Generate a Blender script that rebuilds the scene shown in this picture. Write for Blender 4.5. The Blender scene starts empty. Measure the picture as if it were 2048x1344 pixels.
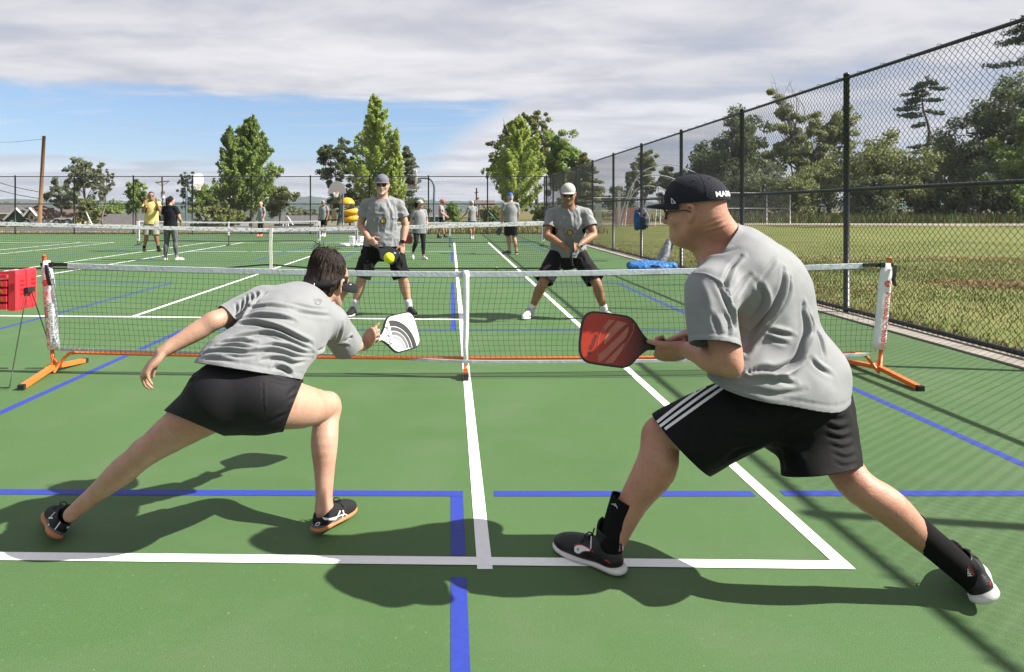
import bpy, bmesh, math, random
import numpy as np
from mathutils import Vector, Matrix
from mathutils.bvhtree import BVHTree

random.seed(7)
RNG = np.random.default_rng(7)
SC = bpy.context.scene
COL = SC.collection
R = math.radians

# ---------------------------------------------------------------- camera
# eye 1.36 m above the court, looking straight along the side lines (+Y)
F, CX, HY, EYE = 1312.0, 902.0, 417.0, 1.36
cam_data = bpy.data.cameras.new('camera')
cam = bpy.data.objects.new('camera', cam_data)
COL.objects.link(cam)
cam.location = (0, 0, EYE)
cam.rotation_euler = (R(90), 0, 0)
cam_data.sensor_width = 36
cam_data.lens = 36 * F / 2048
cam_data.shift_x = (1024 - CX) / 2048
cam_data.shift_y = -(672 - HY) / 2048
cam_data.clip_start = 0.05
cam_data.clip_end = 12000
SC.camera = cam

# ---------------------------------------------------------------- world
SUN_TO = Vector((1.137, -0.17, 1.0)).normalized()
sun_el = math.asin(SUN_TO.z)
sun_az = math.atan2(SUN_TO.x, SUN_TO.y)
world = bpy.data.worlds.new('World')
SC.world = world
world.use_nodes = True
nt = world.node_tree
nt.nodes.clear()
def wn(t, **kw):
    n = nt.nodes.new(t)
    for k, v in kw.items():
        setattr(n, k, v)
    return n
def wmath(op, a, b=None, c=None, clamp=False):
    n = wn('ShaderNodeMath', operation=op)
    n.use_clamp = clamp
    for i, v in enumerate((a, b, c)):
        if v is None:
            continue
        if isinstance(v, (int, float)):
            n.inputs[i].default_value = v
        else:
            nt.links.new(v, n.inputs[i])
    return n.outputs[0]
out = wn('ShaderNodeOutputWorld')
bg = wn('ShaderNodeBackground')
bg.inputs['Strength'].default_value = 0.1
nt.links.new(bg.outputs[0], out.inputs[0])
sky = wn('ShaderNodeTexSky', sky_type='NISHITA')
sky.sun_disc = False
sky.sun_elevation = sun_el
sky.sun_rotation = sun_az
sky.air_density = 1.0
sky.dust_density = 0.6
sky.ozone_density = 1.6
tc = wn('ShaderNodeTexCoord')
sep = wn('ShaderNodeSeparateXYZ')
nt.links.new(tc.outputs['Generated'], sep.inputs[0])
dx, dy, dz = sep.outputs
zz = wmath('MAXIMUM', dz, 0.0)
inv = wmath('DIVIDE', 1.0, wmath('ADD', zz, 0.075))
comb = wn('ShaderNodeCombineXYZ')
nt.links.new(wmath('MULTIPLY', dx, inv), comb.inputs[0])
nt.links.new(wmath('MULTIPLY', dy, inv), comb.inputs[1])
def wnoise(scale, detail, rough, off=(0, 0, 0), stretch=(1, 1, 1), dist=0.0):
    mp = wn('ShaderNodeMapping')
    mp.inputs['Location'].default_value = off
    mp.inputs['Scale'].default_value = stretch
    nt.links.new(comb.outputs[0], mp.inputs[0])
    n = wn('ShaderNodeTexNoise')
    n.inputs['Scale'].default_value = scale
    n.inputs['Detail'].default_value = detail
    n.inputs['Roughness'].default_value = rough
    n.inputs['Distortion'].default_value = dist
    nt.links.new(mp.outputs[0], n.inputs['Vector'])
    return n.outputs['Fac']
def wramp(v, lo, hi):
    n = wn('ShaderNodeMapRange', interpolation_type='SMOOTHSTEP')
    nt.links.new(v, n.inputs[0])
    n.inputs[1].default_value = lo
    n.inputs[2].default_value = hi
    return n.outputs[0]
def wmix(f, a, b):
    n = wn('ShaderNodeMix', data_type='RGBA')
    nt.links.new(f, n.inputs[0]) if not isinstance(f, (int, float)) else setattr(n.inputs[0], 'default_value', f)
    for i, v in ((6, a), (7, b)):
        if isinstance(v, tuple):
            n.inputs[i].default_value = (*v, 1)
        else:
            nt.links.new(v, n.inputs[i])
    return n.outputs[2]
big = wnoise(0.46, 5, 0.52, off=(3.1, 1.7, 0), stretch=(0.7, 1.0, 1), dist=0.15)
fine = wnoise(1.5, 7, 0.56, off=(8.2, 4.4, 2), stretch=(0.8, 1.2, 1), dist=0.25)
wisp = wnoise(3.4, 6, 0.6, off=(1.2, 9.4, 5), stretch=(0.3, 1.6, 1), dist=0.5)
# the cloud deck thins out towards the lower western sky (azimuth left of the
# side lines), where a clear band lies between the deck and the horizon clouds
nz = wmath('MULTIPLY', wmath('SUBTRACT', fine, 0.5), 0.075)
nb = wmath('MULTIPLY', wmath('SUBTRACT', big, 0.5), 0.03)
edge = wmath('ADD', zz, wmath('ADD', nz, nb))
deck = wramp(edge, 0.150, 0.176)
lowline = wmath('SUBTRACT', wmath('ADD', wmath('MULTIPLY', dx, 0.75), 0.095), wmath('ADD', zz, nz))
low = wmath('MULTIPLY', wramp(lowline, -0.03, 0.035), 0.95)
rim = wmath('MULTIPLY', wramp(wmath('SUBTRACT', 0.066, wmath('ADD', zz, nz)), -0.022, 0.022), 0.8)
low = wmath('MAXIMUM', low, rim)
cover = wmath('MAXIMUM', deck, low)
thin = wramp(wmath('ADD', wmath('MULTIPLY', big, 0.6), wmath('MULTIPLY', fine, 0.4)), 0.30, 0.52)
wispm = wmath('MULTIPLY', wramp(wisp, 0.50, 0.74), 0.45)
cover = wmath('MAXIMUM', wmath('MULTIPLY', cover, wmath('ADD', wmath('MULTIPLY', thin, 0.42), 0.58)), wispm)
shade = wmath('ADD', wmath('MULTIPLY', wramp(big, 0.28, 0.68), 0.52), wmath('MULTIPLY', wramp(fine, 0.32, 0.68), 0.48))
ccol = wmix(shade, (1.35, 1.38, 1.62), (2.85, 2.84, 2.95))
hz = wn('ShaderNodeMapRange')
nt.links.new(zz, hz.inputs[0])
hz.inputs[1].default_value = 0.0
hz.inputs[2].default_value = 0.07
hz.inputs[3].default_value = 0.55
hz.inputs[4].default_value = 0.0
clear = wmix(wmath('MULTIPLY', hz.outputs[0], 1.0), wmix(0.72, sky.outputs[0], (0.46, 0.86, 1.62)), (1.05, 1.3, 1.8))
nt.links.new(wmix(cover, clear, ccol), bg.inputs['Color'])

# ---------------------------------------------------------------- sun
sun_data = bpy.data.lights.new('sun', 'SUN')
sun_data.energy = 4.2
sun_data.angle = R(0.53)
sun_data.color = (1.0, 0.955, 0.88)
sun = bpy.data.objects.new('sun', sun_data)
COL.objects.link(sun)
sun.rotation_euler = SUN_TO.to_track_quat('Z', 'Y').to_euler()
sun.location = (20, -5, 20)

SC.render.engine = 'CYCLES'
SC.view_settings.view_transform = 'Standard'
SC.view_settings.look = 'None'
SC.view_settings.exposure = 1.65
SC.view_settings.gamma = 1.0
SC.view_settings.use_curve_mapping = False
SC.cycles.max_bounces = 6
SC.cycles.transparent_max_bounces = 16

# ================================================================ helpers
def P(x, y, d):
    """point seen at photo pixel (x, y) at distance d along the side lines"""
    return np.array([(x - CX) * d / F, d, EYE - (y - HY) * d / F])
def G(x, y, z=0.0):
    return P(x, y, F * (EYE - z) / (y - HY))
def V(*a):
    return np.array(a, float)
def unit(v):
    v = np.asarray(v, float)
    return v / (np.linalg.norm(v) + 1e-12)

def tag(o, label=None, cat=None, group=None, kind=None):
    if label: o['label'] = label
    if cat: o['category'] = cat
    if group: o['group'] = group
    if kind: o['kind'] = kind
    return o
def empty(name, loc=(0, 0, 0), rz=0.0):
    o = bpy.data.objects.new(name, None)
    o.empty_display_size = 0.1
    o.location = loc
    o.rotation_euler = (0, 0, rz)
    COL.objects.link(o)
    return o
def link(name, me, mat=None, parent=None):
    o = bpy.data.objects.new(name, me)
    COL.objects.link(o)
    if mat is not None and not len(me.materials):
        me.materials.append(mat)
    if parent is not None:
        o.parent = parent
        # all part meshes are written in world coordinates unless told otherwise
        o.matrix_parent_inverse = parent_world(parent).inverted()
    return o
def parent_world(o):
    m = o.matrix_basis.copy()
    if o.parent is not None:
        m = parent_world(o.parent) @ o.matrix_parent_inverse @ m
    return m
def copy_tree(o, parent=None):
    c = o.copy()
    COL.objects.link(c)
    if parent is not None:
        c.parent = parent
    for ch in [x for x in bpy.data.objects if x.parent is o]:
        copy_tree(ch, c)
    return c

def np_mesh(name, verts, faces, smooth=True):
    """faces: (n,k) int array or list of lists"""
    me = bpy.data.meshes.new(name)
    verts = np.asarray(verts, np.float32)
    if isinstance(faces, tuple):
        quads, polys = faces
        ln = np.concatenate([np.full(len(quads), 4), np.array([len(q) for q in polys], int)]).astype(np.int32)
        lv = np.concatenate([quads.ravel(), np.array([i for q in polys for i in q], int)]).astype(np.int32)
        me.vertices.add(len(verts))
        me.vertices.foreach_set('co', verts.ravel())
        me.loops.add(len(lv))
        me.loops.foreach_set('vertex_index', lv)
        me.polygons.add(len(ln))
        me.polygons.foreach_set('loop_start', np.concatenate([[0], np.cumsum(ln)[:-1]]).astype(np.int32))
        me.update(calc_edges=True)
    elif isinstance(faces, np.ndarray):
        n, k = faces.shape
        me.vertices.add(len(verts))
        me.vertices.foreach_set('co', verts.ravel())
        me.loops.add(n * k)
        me.loops.foreach_set('vertex_index', faces.astype(np.int32).ravel())
        me.polygons.add(n)
        me.polygons.foreach_set('loop_start', np.arange(0, n * k, k, dtype=np.int32))
        me.update(calc_edges=True)
    else:
        me.from_pydata(verts.tolist(), [], faces)
        me.update()
    if smooth:
        me.polygons.foreach_set('use_smooth', np.ones(len(me.polygons), bool))
    return me

class MB:
    """collects simple solids and links them as one mesh object"""
    def __init__(s):
        s.v, s.f = [], []
        s.n = 0
    def add(s, verts, faces):
        s.v.append(np.asarray(verts, float))
        s.f += [[i + s.n for i in f] for f in faces]
        s.n += len(verts)
        return s
    def box(s, c, size, rz=0.0, M=None):
        sx, sy, sz = [a / 2 for a in size]
        v = np.array([(x, y, z) for z in (-sz, sz) for x, y in ((-sx, -sy), (sx, -sy), (sx, sy), (-sx, sy))])
        if rz:
            c_, s_ = math.cos(rz), math.sin(rz)
            v = v @ np.array([[c_, s_, 0], [-s_, c_, 0], [0, 0, 1]])
        if M is not None:
            v = v @ np.asarray(M).T
        v = v + np.asarray(c, float)
        return s.add(v, [[3, 2, 1, 0], [4, 5, 6, 7], [0, 1, 5, 4], [1, 2, 6, 5], [2, 3, 7, 6], [3, 0, 4, 7]])
    def tube(s, pts, r, n=8, cap=True, closed=False):
        pts = np.asarray(pts, float)
        m = len(pts)
        r = np.broadcast_to(np.asarray(r, float), (m,))
        t = np.gradient(pts, axis=0)
        if closed:
            t = np.roll(pts, -1, 0) - np.roll(pts, 1, 0)
        t /= np.linalg.norm(t, axis=1)[:, None] + 1e-12
        up = V(0, 0, 1) if abs(t[0][2]) < 0.9 else V(1, 0, 0)
        a = unit(np.cross(t[0], up))
        rings = []
        for i in range(m):
            a = unit(a - t[i] * np.dot(a, t[i]))
            b = np.cross(t[i], a)
            ang = np.arange(n) * 2 * math.pi / n
            rings.append(pts[i] + r[i] * (np.cos(ang)[:, None] * a + np.sin(ang)[:, None] * b))
        v = np.concatenate(rings)
        f = []
        for i in range(m if closed else m - 1):
            i2 = (i + 1) % m
            for j in range(n):
                j2 = (j + 1) % n
                f.append([i * n + j, i2 * n + j, i2 * n + j2, i * n + j2][::-1])
        if cap and not closed:
            f.append(list(range(n)))
            f.append(list(range((m - 1) * n, m * n))[::-1])
        return s.add(v, f)
    def ring(s, verts_rows, close_u=True, cap0=False, cap1=False):
        """loft: list of equal length point rows"""
        n = len(verts_rows[0])
        f = []
        for i in range(len(verts_rows) - 1):
            for j in range(n if close_u else n - 1):
                j2 = (j + 1) % n
                f.append([i * n + j, i * n + j2, (i + 1) * n + j2, (i + 1) * n + j])
        if cap0: f.append(list(range(n))[::-1])
        if cap1: f.append(list(range((len(verts_rows) - 1) * n, len(verts_rows) * n)))
        return s.add(np.concatenate([np.asarray(r) for r in verts_rows]), f)
    def lathe(s, prof, c=(0, 0, 0), n=20, M=None):
        rows = []
        ang = np.arange(n) * 2 * math.pi / n
        for r, z in prof:
            rows.append(np.stack([r * np.cos(ang), r * np.sin(ang), np.full(n, z)], 1))
        rows = [(q if M is None else q @ np.asarray(M).T) + np.asarray(c, float) for q in rows]
        return s.ring(rows, True, prof[0][0] > 1e-5, prof[-1][0] > 1e-5)
    def ell(s, c, r, n=12, m=8, M=None):
        prof = [(max(math.cos(a), 1e-4), math.sin(a)) for a in np.linspace(-math.pi / 2, math.pi / 2, m)]
        A = np.diag(np.asarray(r, float) if np.ndim(r) else np.full(3, r))
        if M is not None: A = np.asarray(M) @ A
        return s.lathe(prof, c, n, A)
    def prism(s, outline, t, M=None, c=(0, 0, 0), bevel=0.0):
        """2-D outline (counter-clockwise) in local XY, thickness t along Z"""
        o = np.asarray(outline, float)
        n = len(o)
        rows = []
        zs = [(-t / 2, 1.0), (t / 2, 1.0)] if not bevel else [(-t / 2, 0), (-t / 2 + bevel, 1), (t / 2 - bevel, 1), (t / 2, 0)]
        if bevel:
            ctr = o.mean(0)
            e = np.roll(o, -1, 0) - np.roll(o, 1, 0)
            nr = np.stack([e[:, 1], -e[:, 0]], 1)
            nr /= np.linalg.norm(nr, axis=1)[:, None]
            ins = o - nr * bevel
        for z, k in zs:
            q = o if k else ins
            rows.append(np.concatenate([q, np.full((n, 1), z)], 1))
        A = np.eye(3) if M is None else np.asarray(M)
        rows = [q @ A.T + np.asarray(c, float) for q in rows]
        return s.ring(rows, True, True, True)
    def build(s, name, mat=None, parent=None, smooth=False):
        me = np_mesh(name, np.concatenate(s.v), s.f, smooth)
        return link(name, me, mat, parent)

def smooth_by_angle(o, deg=35):
    me = o.data
    me.polygons.foreach_set('use_smooth', np.ones(len(me.polygons), bool))
    try:
        me.set_sharp_from_angle(angle=R(deg))
    except Exception:
        pass
    return o

# ---------------------------------------------------------------- materials
MATS = {}
def mat(name, col, rough=0.6, var=0.12, scale=8.0, bump=0.0, bscale=60.0, metal=0.0, spec=0.4, coat=0.0,
        col2=None, detail=4.0, sheen=0.0, trans=0.0, sss=0.0, stretch=None):
    if name in MATS: return MATS[name]
    m = bpy.data.materials.new(name)
    m.use_nodes = True
    t = m.node_tree
    b = t.nodes['Principled BSDF']
    b.inputs['Roughness'].default_value = rough
    b.inputs['Metallic'].default_value = metal
    b.inputs['Specular IOR Level'].default_value = spec
    b.inputs['Coat Weight'].default_value = coat
    b.inputs['Sheen Weight'].default_value = sheen
    b.inputs['Transmission Weight'].default_value = trans
    tcn = t.nodes.new('ShaderNodeTexCoord')
    src = tcn.outputs['Object']
    if stretch:
        mp = t.nodes.new('ShaderNodeMapping')
        mp.inputs['Scale'].default_value = stretch
        t.links.new(src, mp.inputs[0])
        src = mp.outputs[0]
    n = t.nodes.new('ShaderNodeTexNoise')
    n.inputs['Scale'].default_value = scale
    n.inputs['Detail'].default_value = detail
    n.inputs['Roughness'].default_value = 0.6
    t.links.new(src, n.inputs['Vector'])
    cr = t.nodes.new('ShaderNodeMapRange')
    cr.inputs[1].default_value = 0.3
    cr.inputs[2].default_value = 0.7
    t.links.new(n.outputs['Fac'], cr.inputs[0])
    mx = t.nodes.new('ShaderNodeMix')
    mx.data_type = 'RGBA'
    c = np.array(col)
    ca, cb = (c * (1 - var), np.minimum(c * (1 + var), 1)) if col2 is None else (c, np.array(col2))
    mx.inputs[6].default_value = (*ca, 1)
    mx.inputs[7].default_value = (*cb, 1)
    t.links.new(cr.outputs[0], mx.inputs[0])
    t.links.new(mx.outputs[2], b.inputs['Base Color'])
    if bump:
        nb = t.nodes.new('ShaderNodeTexNoise')
        nb.inputs['Scale'].default_value = bscale
        nb.inputs['Detail'].default_value = 3
        t.links.new(src, nb.inputs['Vector'])
        bp = t.nodes.new('ShaderNodeBump')
        bp.inputs['Strength'].default_value = min(bump, 1)
        bp.inputs['Distance'].default_value = 0.02 if bump > 1 else 0.006
        t.links.new(nb.outputs['Fac'], bp.inputs['Height'])
        t.links.new(bp.outputs[0], b.inputs['Normal'])
    MATS[name] = m
    return m

# ---------------------------------------------------------------- implicit bodies
def catmull(pts, vals, per=4):
    pts = np.asarray(pts, float)
    vals = np.asarray(vals, float)
    if len(pts) == 2:
        return pts, vals
    q = np.concatenate([pts, vals.reshape(len(pts), -1)], 1)
    ext = np.concatenate([[2 * q[0] - q[1]], q, [2 * q[-1] - q[-2]]])
    o = []
    for i in range(len(q) - 1):
        p0, p1, p2, p3 = ext[i:i + 4]
        for k in range(per):
            t = k / per
            o.append(0.5 * ((2 * p1) + (-p0 + p2) * t + (2 * p0 - 5 * p1 + 4 * p2 - p3) * t * t + (-p0 + 3 * p1 - 3 * p2 + p3) * t ** 3))
    o.append(q[-1])
    o = np.array(o)
    return o[:, :3], (o[:, 3] if vals.ndim == 1 else o[:, 3:])

class Sdf:
    def __init__(s):
        s.p = []
    def limb(s, pts, radii, k=0.03, flat=None, per=4):
        """tapered chain; flat=(axis, ratio) squashes the section along axis"""
        p, r = catmull(pts, radii, per)
        s.p.append(('limb', p, r, k, flat))
        return s
    def ell(s, c, rad, k=0.03, M=None):
        s.p.append(('ell', np.asarray(c, float), np.asarray(rad, float) if np.ndim(rad) else np.full(3, float(rad)), k, np.eye(3) if M is None else np.asarray(M, float)))
        return s
    def xform(s, M, scale=1.0):
        """apply a rigid 4x4 with uniform scale to all primitives"""
        M = np.asarray(M, float)
        A, t = M[:3, :3], M[:3, 3]
        q = []
        for pr in s.p:
            if pr[0] == 'limb':
                fl = pr[4] and (A @ pr[4][0], pr[4][1])
                q.append(('limb', pr[1] * scale @ A.T + t, pr[2] * scale, pr[3] * scale, fl))
            else:
                q.append(('ell', A @ (pr[1] * scale) + t, pr[2] * scale, pr[3] * scale, A @ pr[4]))
        s.p = q
        return s
    def extend(s, o):
        s.p += o.p
        return s
    def bounds(s):
        lo, hi = np.full(3, 1e9), np.full(3, -1e9)
        for pr in s.p:
            if pr[0] == 'limb':
                m = pr[2].max() * max(1, (pr[4][1] if pr[4] else 1))
                lo = np.minimum(lo, pr[1].min(0) - m)
                hi = np.maximum(hi, pr[1].max(0) + m)
            else:
                m = pr[2].max()
                lo = np.minimum(lo, pr[1] - m)
                hi = np.maximum(hi, pr[1] + m)
        return lo, hi
    def eval(s, X, margin):
        D = np.full(len(X), 1.0, np.float32)
        for pr in s.p:
            k = pr[3]
            if pr[0] == 'limb':
                _, p, r, _, fl = pr
                m = r.max() * max(1, (fl[1] if fl else 1)) + margin + k
                lo, hi = p.min(0) - m, p.max(0) + m
            else:
                m = pr[2].max() + margin + k
                lo, hi = pr[1] - m, pr[1] + m
            idx = np.nonzero(((X > lo) & (X < hi)).all(1))[0]
            if not len(idx): continue
            Q = X[idx].astype(np.float64)
            if pr[0] == 'limb':
                sc = 1.0
                if fl:
                    n, q = np.asarray(fl[0], float), fl[1]
                    Q = Q + np.outer((Q - p[0]) @ n, n) * (1 / q - 1)
                    p = p + np.outer((p - p[0]) @ n, n) * (1 / q - 1)
                    sc = min(1.0, q)
                d = np.full(len(Q), 1e3)
                for i in range(len(p) - 1):
                    a, b = p[i], p[i + 1]
                    ab = b - a
                    L2 = ab @ ab + 1e-12
                    t = np.clip((Q - a) @ ab / L2, 0, 1)
                    w = Q - a - t[:, None] * ab
                    d = np.minimum(d, np.sqrt(np.einsum('ij,ij->i', w, w)) - (r[i] + t * (r[i + 1] - r[i])))
                d = d * sc
            else:
                L = (Q - pr[1]) @ pr[4]
                k0 = np.sqrt((L ** 2 / pr[2] ** 2).sum(1))
                k1 = np.sqrt((L ** 2 / pr[2] ** 4).sum(1)) + 1e-9
                d = k0 * (k0 - 1) / k1
            a = D[idx]
            if k > 0:
                h = np.maximum(k - np.abs(a - d), 0) / k
                D[idx] = np.minimum(a, d) - h * h * k * 0.25
            else:
                D[idx] = np.minimum(a, d)
        return D

def surf(sdf, h, smooth=1):
    """polygonise; returns verts, quads"""
    lo, hi = sdf.bounds()
    B = 4
    H4 = h * B
    lo = lo - 2 * H4
    n = np.ceil((hi - lo) / H4).astype(int) + 2
    ax = [lo[i] + np.arange(n[i] + 1) * H4 for i in range(3)]
    gx = np.stack(np.meshgrid(*ax, indexing='ij'), -1).reshape(-1, 3)
    thr = H4 * 2.2
    Dc = sdf.eval(gx, thr + H4).reshape(n + 1)
    near = np.abs(Dc) < thr
    cell = np.zeros(n, bool)
    for i in (0, 1):
        for j in (0, 1):
            for k in (0, 1):
                cell |= near[i:n[0] + i, j:n[1] + j, k:n[2] + k]
    fn = n * B
    cf = cell.repeat(B, 0).repeat(B, 1).repeat(B, 2)
    node = np.zeros(fn + 1, bool)
    for i in (0, 1):
        for j in (0, 1):
            for k in (0, 1):
                node[i:fn[0] + i, j:fn[1] + j, k:fn[2] + k] |= cf
    del cf
    ri = [np.clip((np.arange(fn[i] + 1) + B // 2) // B, 0, n[i]) for i in range(3)]
    D = Dc.astype(np.float32)[ri[0]][:, ri[1]][:, :, ri[2]]
    idx = np.argwhere(node)
    D[node] = sdf.eval((lo + idx * h).astype(np.float32), h * 3)
    del node
    S = D < 0
    cnt = np.zeros(fn, np.uint8)
    for i in (0, 1):
        for j in (0, 1):
            for k in (0, 1):
                cnt += S[i:fn[0] + i, j:fn[1] + j, k:fn[2] + k]
    cells = np.argwhere((cnt > 0) & (cnt < 8))
    del cnt
    flat = (cells[:, 0] * fn[1] + cells[:, 1]) * fn[2] + cells[:, 2]
    acc = np.zeros((len(cells), 3))
    num = np.zeros(len(cells))
    cr = [(i, j, k) for i in (0, 1) for j in (0, 1) for k in (0, 1)]
    cv = np.stack([D[cells[:, 0] + i, cells[:, 1] + j, cells[:, 2] + k] for i, j, k in cr], 1)
    for a in range(8):
        for b in range(a + 1, 8):
            pa, pb = np.array(cr[a]), np.array(cr[b])
            if np.abs(pa - pb).sum() != 1: continue
            va, vb = cv[:, a], cv[:, b]
            m = (va < 0) != (vb < 0)
            t = np.where(m, va / np.where(m, va - vb, 1), 0)
            acc += np.where(m[:, None], pa + t[:, None] * (pb - pa), 0)
            num += m
    verts = lo + (cells + acc / num[:, None]) * h
    quads = []
    for axis in range(3):
        o = [0, 1, 2]
        o.remove(axis)
        u, v = o
        sl0 = [slice(None)] * 3
        sl1 = [slice(None)] * 3
        sl0[axis] = slice(0, -1)
        sl1[axis] = slice(1, None)
        A, Bm = S[tuple(sl0)], S[tuple(sl1)]
        e = np.argwhere(A != Bm)
        e = e[(e[:, u] > 0) & (e[:, v] > 0)]
        ins = S[e[:, 0], e[:, 1], e[:, 2]]
        def vid(du, dv):
            c = e.copy()
            c[:, u] -= du
            c[:, v] -= dv
            fl = (c[:, 0] * fn[1] + c[:, 1]) * fn[2] + c[:, 2]
            return np.searchsorted(flat, fl)
        q = np.stack([vid(1, 1), vid(0, 1), vid(0, 0), vid(1, 0)], 1)
        flip = ins if axis != 1 else ~ins
        q[~flip] = q[~flip][:, ::-1]
        quads.append(q)
    quads = np.concatenate(quads)
    quads = np.clip(quads, 0, len(verts) - 1)
    for _ in range(smooth):
        verts = laplace(verts, quads, 0.5)
    return verts, quads

def laplace(v, q, lam):
    s = np.zeros_like(v)
    c = np.zeros(len(v))
    for i in range(4):
        a, b = q[:, i], q[:, (i + 1) % 4]
        for d in range(3):
            s[:, d] += np.bincount(a, v[b, d], len(v)) + np.bincount(b, v[a, d], len(v))
        c += np.bincount(a, minlength=len(v)) + np.bincount(b, minlength=len(v))
    c = np.maximum(c, 1)
    return v + lam * (s / c[:, None] - v)

def trim(verts, quads, cuts):
    """clip the mesh cleanly along planes (each limited to a ball); returns verts and (quads, other faces)"""
    polys = []
    V_ = [verts]
    nv = len(verts)
    for cut in cuts:
        verts = np.concatenate(V_) if len(V_) > 1 else V_[0]
        V_ = [verts]
        nv = len(verts)
        pt, nr, rad = cut[:3]
        nr = unit(nr)
        d = (verts - pt) @ nr
        d = np.where(np.linalg.norm(verts - (cut[3] if len(cut) > 3 else pt), axis=1) < rad, d, -1.0)
        out = d > 0
        k = out[quads].sum(1)
        crossing = [list(q) for q in quads[(k > 0) & (k < 4)]]
        quads = quads[k == 0]
        rest = []
        for q in polys:
            c = sum(out[i] for i in q)
            if c == 0: rest.append(q)
            elif c < len(q): crossing.append(q)
        polys = rest
        cache = {}
        new = []
        for q in crossing:
            o = []
            for i in range(len(q)):
                a, b = q[i], q[(i + 1) % len(q)]
                if not out[a]: o.append(a)
                if out[a] != out[b]:
                    key = (min(a, b), max(a, b))
                    if key not in cache:
                        if d[key[0]] == -1.0 or d[key[1]] == -1.0: t = 0.5
                        else: t = d[key[0]] / (d[key[0]] - d[key[1]])
                        cache[key] = nv + len(new)
                        new.append(verts[key[0]] + t * (verts[key[1]] - verts[key[0]]))
                    o.append(cache[key])
            if len(o) > 2: polys.append(o)
        if new: V_.append(np.array(new))
    verts = np.concatenate(V_)
    tri = np.array([(q[0], q[i], q[i + 1]) for q in polys for i in range(1, len(q) - 1)], int).reshape(-1, 3)
    if len(cuts):
        lab = np.arange(len(verts))
        while True:
            new = lab.copy()
            m = lab[quads].min(1)
            for i in range(4): np.minimum.at(new, quads[:, i], m)
            m = lab[tri].min(1)
            for i in range(3): np.minimum.at(new, tri[:, i], m)
            new = new[new]
            new = new[new]
            if (new == lab).all(): break
            lab = new
        ql = lab[quads[:, 0]]
        u, c = np.unique(ql, return_counts=True)
        best = u[np.argmax(c)]
        quads = quads[ql == best]
        polys = [q for q in polys if lab[q[0]] == best]
    used = np.zeros(len(verts), bool)
    used[quads.ravel()] = True
    for q in polys: used[q] = True
    mp = np.cumsum(used) - 1
    return verts[used], (mp[quads], [[int(mp[i]) for i in q] for q in polys])

def vnormals(v, q):
    fnm = np.cross(v[q[:, 2]] - v[q[:, 0]], v[q[:, 3]] - v[q[:, 1]])
    n = np.zeros_like(v)
    for i in range(4):
        for d in range(3):
            n[:, d] += np.bincount(q[:, i], fnm[:, d], len(v))
    return n / (np.linalg.norm(n, axis=1)[:, None] + 1e-12)

def skin(name, sdf, h, m, parent=None, smooth=1, cuts=(), disp=None, solid=0.0):
    v, q = surf(sdf, h, smooth)
    if disp is not None:
        nr = vnormals(v, q)
        v = v + nr * disp(v, nr)[:, None]
    if len(cuts):
        v, q = trim(v, q, cuts)
    o = link(name, np_mesh(name, v, q, True), m, parent)
    if solid:
        md = o.modifiers.new('thickness', 'SOLIDIFY')
        md.thickness = solid
        md.offset = -1
    return o

# cheap value noise for cloth and ground relief
_perm = np.random.default_rng(3).permutation(512)
_gr = np.random.default_rng(4).uniform(-1, 1, 512)
def vnoise(X, scale=1.0, seed=0):
    X = np.asarray(X, float) * scale + seed * 17.31
    i = np.floor(X).astype(int)
    f = X - i
    f = f * f * (3 - 2 * f)
    r = 0
    for a in (0, 1):
        for b in (0, 1):
            for c in (0, 1):
                h = _perm[(_perm[(_perm[(i[:, 0] + a) & 511] + i[:, 1] + b) & 511] + i[:, 2] + c) & 511]
                w = np.where(a, f[:, 0], 1 - f[:, 0]) * np.where(b, f[:, 1], 1 - f[:, 1]) * np.where(c, f[:, 2], 1 - f[:, 2])
                r = r + w * _gr[h]
    return r

def fold_field(folds, axis_view=(0, -1, 0)):
    """folds: [(polyline of world points, depth, width)]: creases pressed into the cloth
    along the lines, with a raised lip on the upper side"""
    def f(v, nr):
        o = np.zeros(len(v))
        for line, dep, wid in folds:
            line = np.asarray(line)
            pl, _ = catmull(line, np.zeros(len(line)), 5)
            best = np.full(len(v), 9.0)
            side = np.zeros(len(v))
            tt = np.zeros(len(v))
            sel = np.nonzero(((v > pl.min(0) - 0.12) & (v < pl.max(0) + 0.12)).all(1))[0]
            if not len(sel): continue
            Q = v[sel]
            bb = np.full(len(sel), 9.0)
            ss = np.zeros(len(sel))
            ts = np.zeros(len(sel))
            for i in range(len(pl) - 1):
                a, b = pl[i], pl[i + 1]
                ab = b - a
                t = np.clip((Q - a) @ ab / (ab @ ab + 1e-12), 0, 1)
                w = Q - a - t[:, None] * ab
                far = np.linalg.norm(w, axis=1) > 0.03 + 3 * wid
                n3 = nr[sel]
                w = w - n3 * np.einsum('ij,ij->i', w, n3)[:, None]
                dd = np.where(far, 9.0, np.linalg.norm(w, axis=1))
                cr = np.cross(np.broadcast_to(ab, w.shape), w)
                sg = np.sign(np.einsum('ij,ij->i', cr, n3))
                m = dd < bb
                bb[m] = dd[m]
                ss[m] = sg[m]
                ts[m] = (i + t[m]) / (len(pl) - 1)
            taper = np.sin(np.clip(ts, 0.02, 0.98) * math.pi) ** 0.6
            x = bb / wid
            prof = -np.exp(-(x * ss + 0.0) ** 2 * 2.2) + 0.9 * np.exp(-((x * ss - 1.5) / 0.95) ** 2) + 0.25 * np.exp(-((x * ss + 1.6) / 0.9) ** 2)
            prof = np.where(bb < 5 * wid, prof, 0)
            o[sel] += dep * prof * taper
        return o
    return f

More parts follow.
